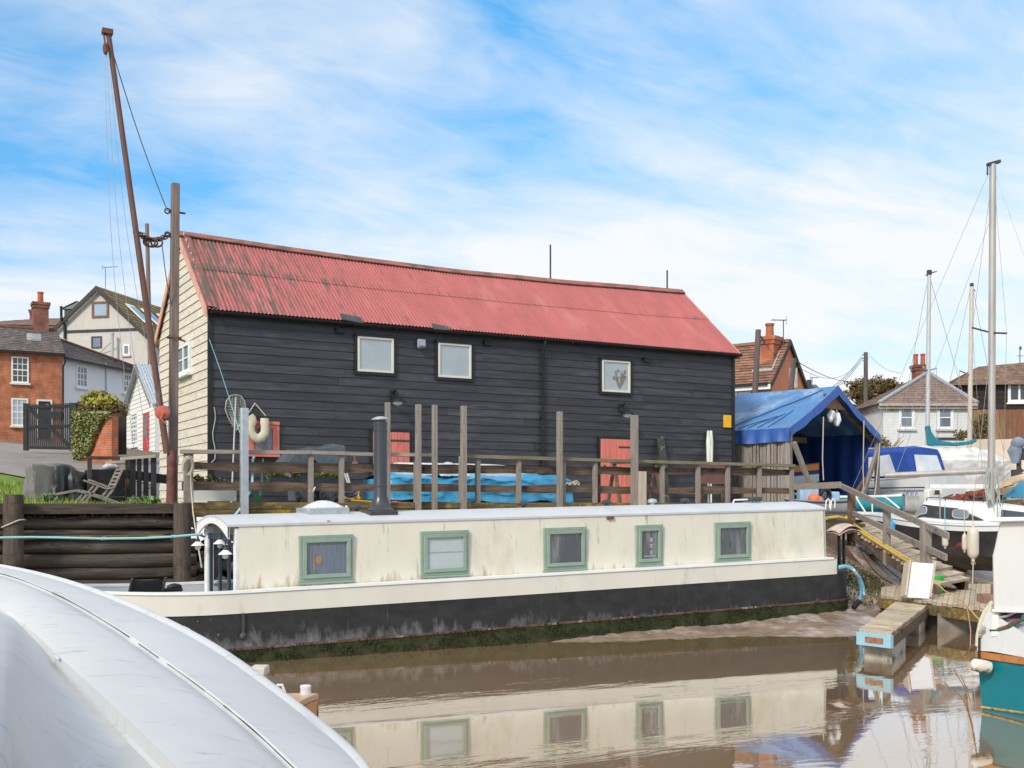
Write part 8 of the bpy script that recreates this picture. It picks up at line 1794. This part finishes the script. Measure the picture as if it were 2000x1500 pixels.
# hull: rounded quarter at the left, transom face towards us
mb = MB(); secs = []
prof = [(1908, 1283, 0), (1911, 1300, 0), (1914, 1340, 0), (1918, 1381, 0), (1920, 1440, 0)]
for k in range(9):
    t = k/8; bk = 2.2*(1-t)**1.0
    secs.append([Q(x+0, y)+aw2*bk*1.0+cdir(1, 0)*(.35*(bk/2.2)**2) for x, y, _ in prof])
front = [[Q(lerp(x, X2, k/6), y+ (lerp(x, X2, k/6)-x)*.14) for x, y, _ in prof] for k in range(1, 7)]
mb.loft(secs+front, True); build('hull', mb, mat('teal_hull_paint', (.006, .175, .215), .28, .08, 3, (1, 1, 1), .0008, .5, stain=[((.02, .23, .26), .58, .74, 2.2, (1, 1, .5)), ((.03, .10, .11), .72, .76, 9, (1, 1, 1))]), nbt)
solid('hull_body', [(1922, 1430), (1914, 1290), (X2, 1331), (X2, 1470)], 2.0, MATS['teal_hull_paint'], .06, .01)
mb = MB(); mb.tube([secs[k][3]-aw2*.0+cdir(-1, -.3)*.006 for k in range(9)]+[f_[3]-aw2*.006 for f_ in front], .013, 6); build('waterline_strip', mb, mat('ochre_strip', (.45, .30, .10), .6, .5, 20, stain=[((.08, .06, .03), .55, .62, 18, (1, 1, 1))]), nbt)
mb = MB(); pts = [Q(1908, 1277)+aw2*b+cdir(1, 0)*.35*(b/2.2)**2 for b in (2.2, 1.2, .6, .25, .05)]+[Q(lerp(1909, X2, k/6), 1278+(lerp(1909, X2, k/6)-1909)*.14) for k in range(0, 7)]
for a_, b_ in zip(pts, pts[1:]): mb.beam(a_, b_+(b_-a_)*.02, .05, .065)
build('rubbing_strake', mb, mat('orange_brown_strake', (.46, .18, .06), .5, .2, 7, (1, 1, 1), .001, stain=[((.25, .10, .04), .58, .70, 4, (1, 1, 1))]), nbt)
mb = MB(); secs = []
tp_ = [(1908, 1271), (1909, 1245), (1913, 1220), (1922, 1195), (1934, 1180)]
for b in (2.4, 1.5, .8, .3, 0): secs.append([Q(x, y)+aw2*b+cdir(1, 0)*(.35*(b/2.2)**2) for x, y in tp_])
secs.append([Q(1937, y) if 0 else Q(max(x, 1936), y+(1936-min(x, 1936))*.05, .0) for x, y in tp_])
secs += [[Q(lerp(1936, X2, k/4), 1275+(lerp(1936, X2, k/4)-1936)*.14), Q(lerp(1936, X2, k/4), 1255), Q(lerp(1936, X2, k/4), 1245), Q(lerp(1936, X2, k/4), 1238), Q(lerp(1936, X2, k/4), 1236, .3)] for k in range(1, 5)]
mb.loft(secs, True); build('topside', mb, M_gel, nbt)
mb = MB(); mb.tube([Q(1909, 1262), Q(1910, 1240), Q(1915, 1216), Q(1924, 1194), Q(1935, 1178)]+[Q(1937, 1177, .6)], .022, 8); build('coaming_rail', mb, mat('cream_coaming', (.66, .60, .46), .5, .1, 5), nbt)
wh = solid('wheelhouse', [(1938, 1194), (1936, 1085), (1941, 1066), (1950, 1021), (1958, 1016), (X2, 1012), (X2, 1200)], 1.9, mat('warm_white_gelcoat', (.74, .73, .71), .32, .03, 1.5, (1, 1, .5), spec=.5, stain=[((.60, .57, .52), .62, .80, 1.2, (1, 1, .5))]), -.02, .03)
mb = MB(); p = [Q(1940, 1020), Q(X2, 1014), Q(X2, 1008), Q(1960, 1010), Q(1948, 1013)]; mb.prism([q-aw2*.08 for q in p], aw2*2.1); build('wheelhouse_roof', mb, M_white, wh, .015)
mb = MB(); mb.prism([Q(1937, 1196, -.05), Q(X2, 1202, -.05), Q(X2, 1194, -.05), Q(1937, 1190, -.05)], aw2*.05); build('ledge', mb, M_white, wh, .006)
solid('wheelhouse_base', [(1936, 1262), (1936, 1196), (X2, 1204), (X2, 1300)], 1.8, M_gel, .16, .01)
solid('side_pillar', [(1934, 1245), (1936, 1196), (1949, 1197), (1949, 1243)], .3, M_white, -.01, .01)
pnl = solid('instrument_panel', [(1950, 1237), (1950, 1199), (X2, 1206), (X2, 1246)], .03, mat('pale_grey_panel', (.46, .47, .50), .5, .1, 5), .10, .004)
for px in (1960, 1975, 1989): mb = MB(); q = Q(px, 1202, .08); mb.lathe([(.036, 0), (.036, .03), (.025, .035)], q, -aw2, 16); build('gauge', mb, mat('dark_blue_gauge', (.02, .06, .18), .3, .2, 5), pnl)
for pts, m in (([(1953, 1206), (1968, 1203), (1985, 1195), (2005, 1188)], mat('pinkish_hose', (.52, .36, .34), .5)), ([(1934, 1231), (1950, 1231), (1970, 1226), (1990, 1214), (2005, 1210)], mat('dark_green_hose', (.02, .13, .08), .5)), ([(1948, 1229), (1968, 1222), (1982, 1212), (1990, 1210)], mat('dull_red_hose', (.40, .07, .06), .5))): mb = MB(); mb.tube([Q(x, y, .0) for x, y in pts], .013, 8); build('hose', mb, m, nbt)
mb = MB(); mb.tube([Q(1914, 1232, -.03), Q(1914, 1242, -.06)], .016, 6); mb.tube([Q(1921, 1222, -.03), Q(1921, 1232, -.06)], .016, 6); mb.tube([Q(1914, 1236, -.06), Q(1922, 1226, -.06)], .014, 6); build('cleat', mb, M_alu, nbt)
t = T('ball_fender', 'stained white sausage fender lying against the teal hull', 'fender', Q(1916, 1312, -.15))
mb = MB(); q = Q(1917, 1301, -.16); e = cdir(1, .1); mb.lathe([(.0, -.11), (.03, -.108), (.06, -.085), (.066, -.04), (.066, .04), (.06, .085), (.03, .108), (0, .11)], q, e+Vector((0, 0, -.18)), 18); build('body', mb, mat('stained_white_fender', (.68, .63, .56), .55, .15, 7, stain=[((.14, .12, .08), .56, .66, 7, (1, 1, 1), axis_add(2, -3.2, .18))]), t)
mb = MB(); mb.tube([q+Vector((0, 0, .06)), Q(1912, 1284, -.08), Q(1913, 1245, -.04)], .012, 6); build('lanyard', mb, M_black, t)
# ------------------------------------------------------------------ the pale hull close to the camera, lower left
def curve(pts, n=48):
    pts = [Vector(p) for p in pts]; out = []
    m = len(pts)-1
    for i in range(n+1):
        t = i/n*m; k = min(int(t), m-1); f = t-k; p0, p1, p2, p3 = pts[max(0, k-1)], pts[k], pts[k+1], pts[min(m, k+2)]
        out.append(.5*((2*p1)+(-p0+p2)*f+(2*p0-5*p1+4*p2-p3)*f*f+(-p0+3*p1-3*p2+p3)*f**3))
    return out
def pc(lst, d0, d1): n = len(lst)-1; return curve([P(x, y, lerp(d0, d1, i/n)) for i, (x, y) in enumerate(lst)])
cA = pc([(-260, 1085), (-120, 1091), (0, 1103), (144, 1136), (288, 1190), (420, 1256), (549, 1345), (660, 1432), (712, 1483), (730, 1520), (745, 1590)], 5.2, 3.1)
cB = pc([(-260, 1090), (-120, 1099), (0, 1117), (110, 1158), (216, 1217), (310, 1281), (396, 1342), (490, 1417), (576, 1497), (630, 1550), (680, 1630)], 4.95, 2.75)
cCc = pc([(-260, 1125), (-120, 1150), (0, 1190), (62, 1232), (118, 1285), (180, 1340), (245, 1400), (310, 1462), (360, 1512), (400, 1556), (450, 1640)], 4.5, 2.35)
cD0 = pc([(-300, 1330), (-150, 1372), (0, 1430), (30, 1448), (60, 1474), (90, 1502), (115, 1528), (140, 1556), (165, 1590), (190, 1620), (215, 1660)], 3.6, 2.05)
cD = []
for c_, q in zip(cCc, cD0):
    px_, py_ = [(1000+F*(q.x*CA-q.y*SA)/(q.x*SA+q.y*CA)), HY-F*(q.z-CZ)/(q.x*SA+q.y*CA)]; z_ = c_.z-.06; cD.append(P(px_, py_, (CZ-z_)*F/(py_-HY)))
nh = T('pale_dinghy', 'pale grey overturned fibreglass boat hull filling the near lower left corner', 'boat', (0.6, 2.6, .6))
M_pale = mat('pale_grey_gelcoat', (.55, .56, .57), .42, .03, 1.5, (1, 1, 1), .0006, .45, stain=[((.45, .47, .50), .44, .74, 1.3, (1, 1, 1)), ((.32, .32, .31), .67, .71, 26, (1, 1, 1)), ((.35, .365, .385), .58, .70, 6, (1, 7, 1)), ((.28, .27, .25), .68, .72, 10, (.5, 4, 1)), ((.60, .61, .62), .66, .74, 15, (1, 6, 1))])
n = len(cA)
def nrm(i, a, b):
    t = (a[min(i+1, n-1)]-a[max(i-1, 0)]).normalized(); u = (b[i]-a[i]).normalized(); w = t.cross(u).normalized()
    return w if w.dot(Vector((0, 0, CZ))-a[i]+Vector((0, 0, 1))) > 0 else -w
secs = []
for i in range(n):
    A_, B_, C_, D_ = cA[i], cB[i], cCc[i], cD[i]; nAB, nBC, nCD = nrm(i, cA, cB), nrm(i, cB, cCc), nrm(i, cCc, cD)
    far = (A_-B_); far = Vector((far.x, far.y, 0)).normalized(); s = min(1, (A_-B_).length/.12)
    rim = .008*s
    secs.append([A_+far*.45+Vector((0, 0, -1.1)), A_+far*.30+Vector((0, 0, -.55)), A_+far*.12+Vector((0, 0, -.16)), A_+far*.03+Vector((0, 0, -.03)), A_, A_.lerp(B_, .03)+nAB*rim*.5, A_.lerp(B_, .08)+nAB*rim*.3, A_.lerp(B_, .13)-nAB*rim*.9, A_.lerp(B_, .19)-nAB*rim*.3, A_.lerp(B_, .3), A_.lerp(B_, .6)+nAB*.008*s, A_.lerp(B_, .9), B_.lerp(A_, .015),
        B_-nBC*.012*s, B_.lerp(C_, .03)-nBC*.015*s, B_.lerp(C_, .07)-nBC*.006*s, B_.lerp(C_, .2), B_.lerp(C_, .5)+nBC*.012*s, B_.lerp(C_, .93)+nBC*.004, C_, C_.lerp(D_, .004)-Vector((0, 0, .045*sstep((i-8)/14))), C_.lerp(D_, .05)-Vector((0, 0, .05*sstep((i-8)/14))), C_.lerp(D_, .5)-Vector((0, 0, .012)), D_, D_+(D_-C_)*.04-Vector((0, 0, .03)), D_+(D_-C_)*.3-Vector((0, 0, .35))])
mb = MB(); mb.loft(secs, True); build('hull', mb, M_pale, nh)
mb = MB(); i0 = 8
while i0 < n-4:
    i1 = min(n-2, i0+R.randint(2, 7)); rr = R.uniform(.0007, .0022)
    pts = [cB[i].lerp(cCc[i], .012)-nrm(i, cB, cCc)*.004*min(1, (cA[i]-cB[i]).length/.12) for i in range(i0, i1+1)]
    if len(pts) > 1: mb.tube(pts, [rr*R.uniform(.5, 1.3) for _ in pts], 5)
    i0 = i1+R.choice((0, 0, 1, 1, 2))
build('seam_sealant', mb, mat('black_sealant', (.06, .06, .062), .7, .5, 30), nh)
for (px, py), dd, cc in (((118, 1287), 0, cCc), ((365, 1232), 0, cA)):
    i = min(range(n), key=lambda i: abs(scr(cc[i])[0]-px)); q = cc[i]; tq = (cc[i+1]-cc[i-1]).normalized(); up = Vector((0, 0, 1)); mb = MB(); mb.obox(q-tq*.018-up*.004, tq*.04, tq.cross(up)*.014, up*.007); build('chipped_edge', mb, M_pale, nh, .003)
# post tops of the near pontoon showing past the hull
q = P(509, 1322, 5.6); mb = MB(); mb.obox(q+cdir(-1, 0)*.06, cdir(1, 0)*.08, cdir(0, 1)*.12, (0, 0, .045)); mb.obox(q+cdir(-1, 0)*.05-Vector((0, 0, 1.4)), cdir(1, 0)*.06, cdir(0, 1)*.10, (0, 0, 1.398)); one('capped_post', mb, mat('pale_post_cap', (.60, .55, .50), .6, .2, 12, stain=[((.15, .12, .1), .6, .68, 14, (1, 1, 1))]), 'pale capped post top peeping over the near pale hull', 'post', bevel=.008)
dB_ = 4.3; t = T('wooden_bow', 'varnished wooden bow tip with white fairlead beyond the pale hull', 'boat', P(600, 1400, dB_))
tip = P(622, 1354, dB_-.02); bl, br = P(560, 1356, dB_+.25), P(575, 1372, dB_-.25)
mb = MB(); top = [tip, P(600, 1353, dB_+.10), P(560, 1354, dB_+.3), P(440, 1356, dB_+.7), P(440, 1420, dB_-.6), P(545, 1392, dB_-.36), P(582, 1371, dB_-.22), P(606, 1359, dB_-.1)]
mb.prism(top, (0, 0, -.025)); build('deck', mb, mat('pale_varnish', (.60, .36, .20), .35, .15, 6, (1, 1, 1)), t, .004)
mb = MB(); low = [P(618, 1400, dB_)+Vector((0, 0, -.25)), ]
sideT = [top[0], top[7], top[6], top[5], top[4]]
mb.loft([[q+Vector((0, 0, -.026)), q+Vector((0, 0, -.15))-cdir(1, 0)*.01, q+Vector((0, 0, -.45))-cdir(1, 0)*.05] for q in sideT], True); mb.loft([[q+Vector((0, 0, -.026)), q+Vector((0, 0, -.15)), q+Vector((0, 0, -.45))] for q in top[:4]][::-1], True)
build('planking', mb, mat('orange_varnished_wood', (.55, .22, .06), .35, .35, 9, (1, 1, 6), .002, .5), t)
mb = MB(); q = P(597, 1352, dB_+.02); mb.lathe([(.022, -.01), (.020, .012), (.022, .024), (.016, .028)], q, n=14); build('fairlead', mb, mat('white_cast_fitting', (.62, .64, .68), .35, .2, 20), t)
mb = MB(); q = P(556, 1352, dB_+.2); mb.tube([q, q+Vector((-.01, 0, .03)), q+cdir(-1, 0)*.03+Vector((0, 0, .028))], .006, 6); build('cleat', mb, M_white, t)
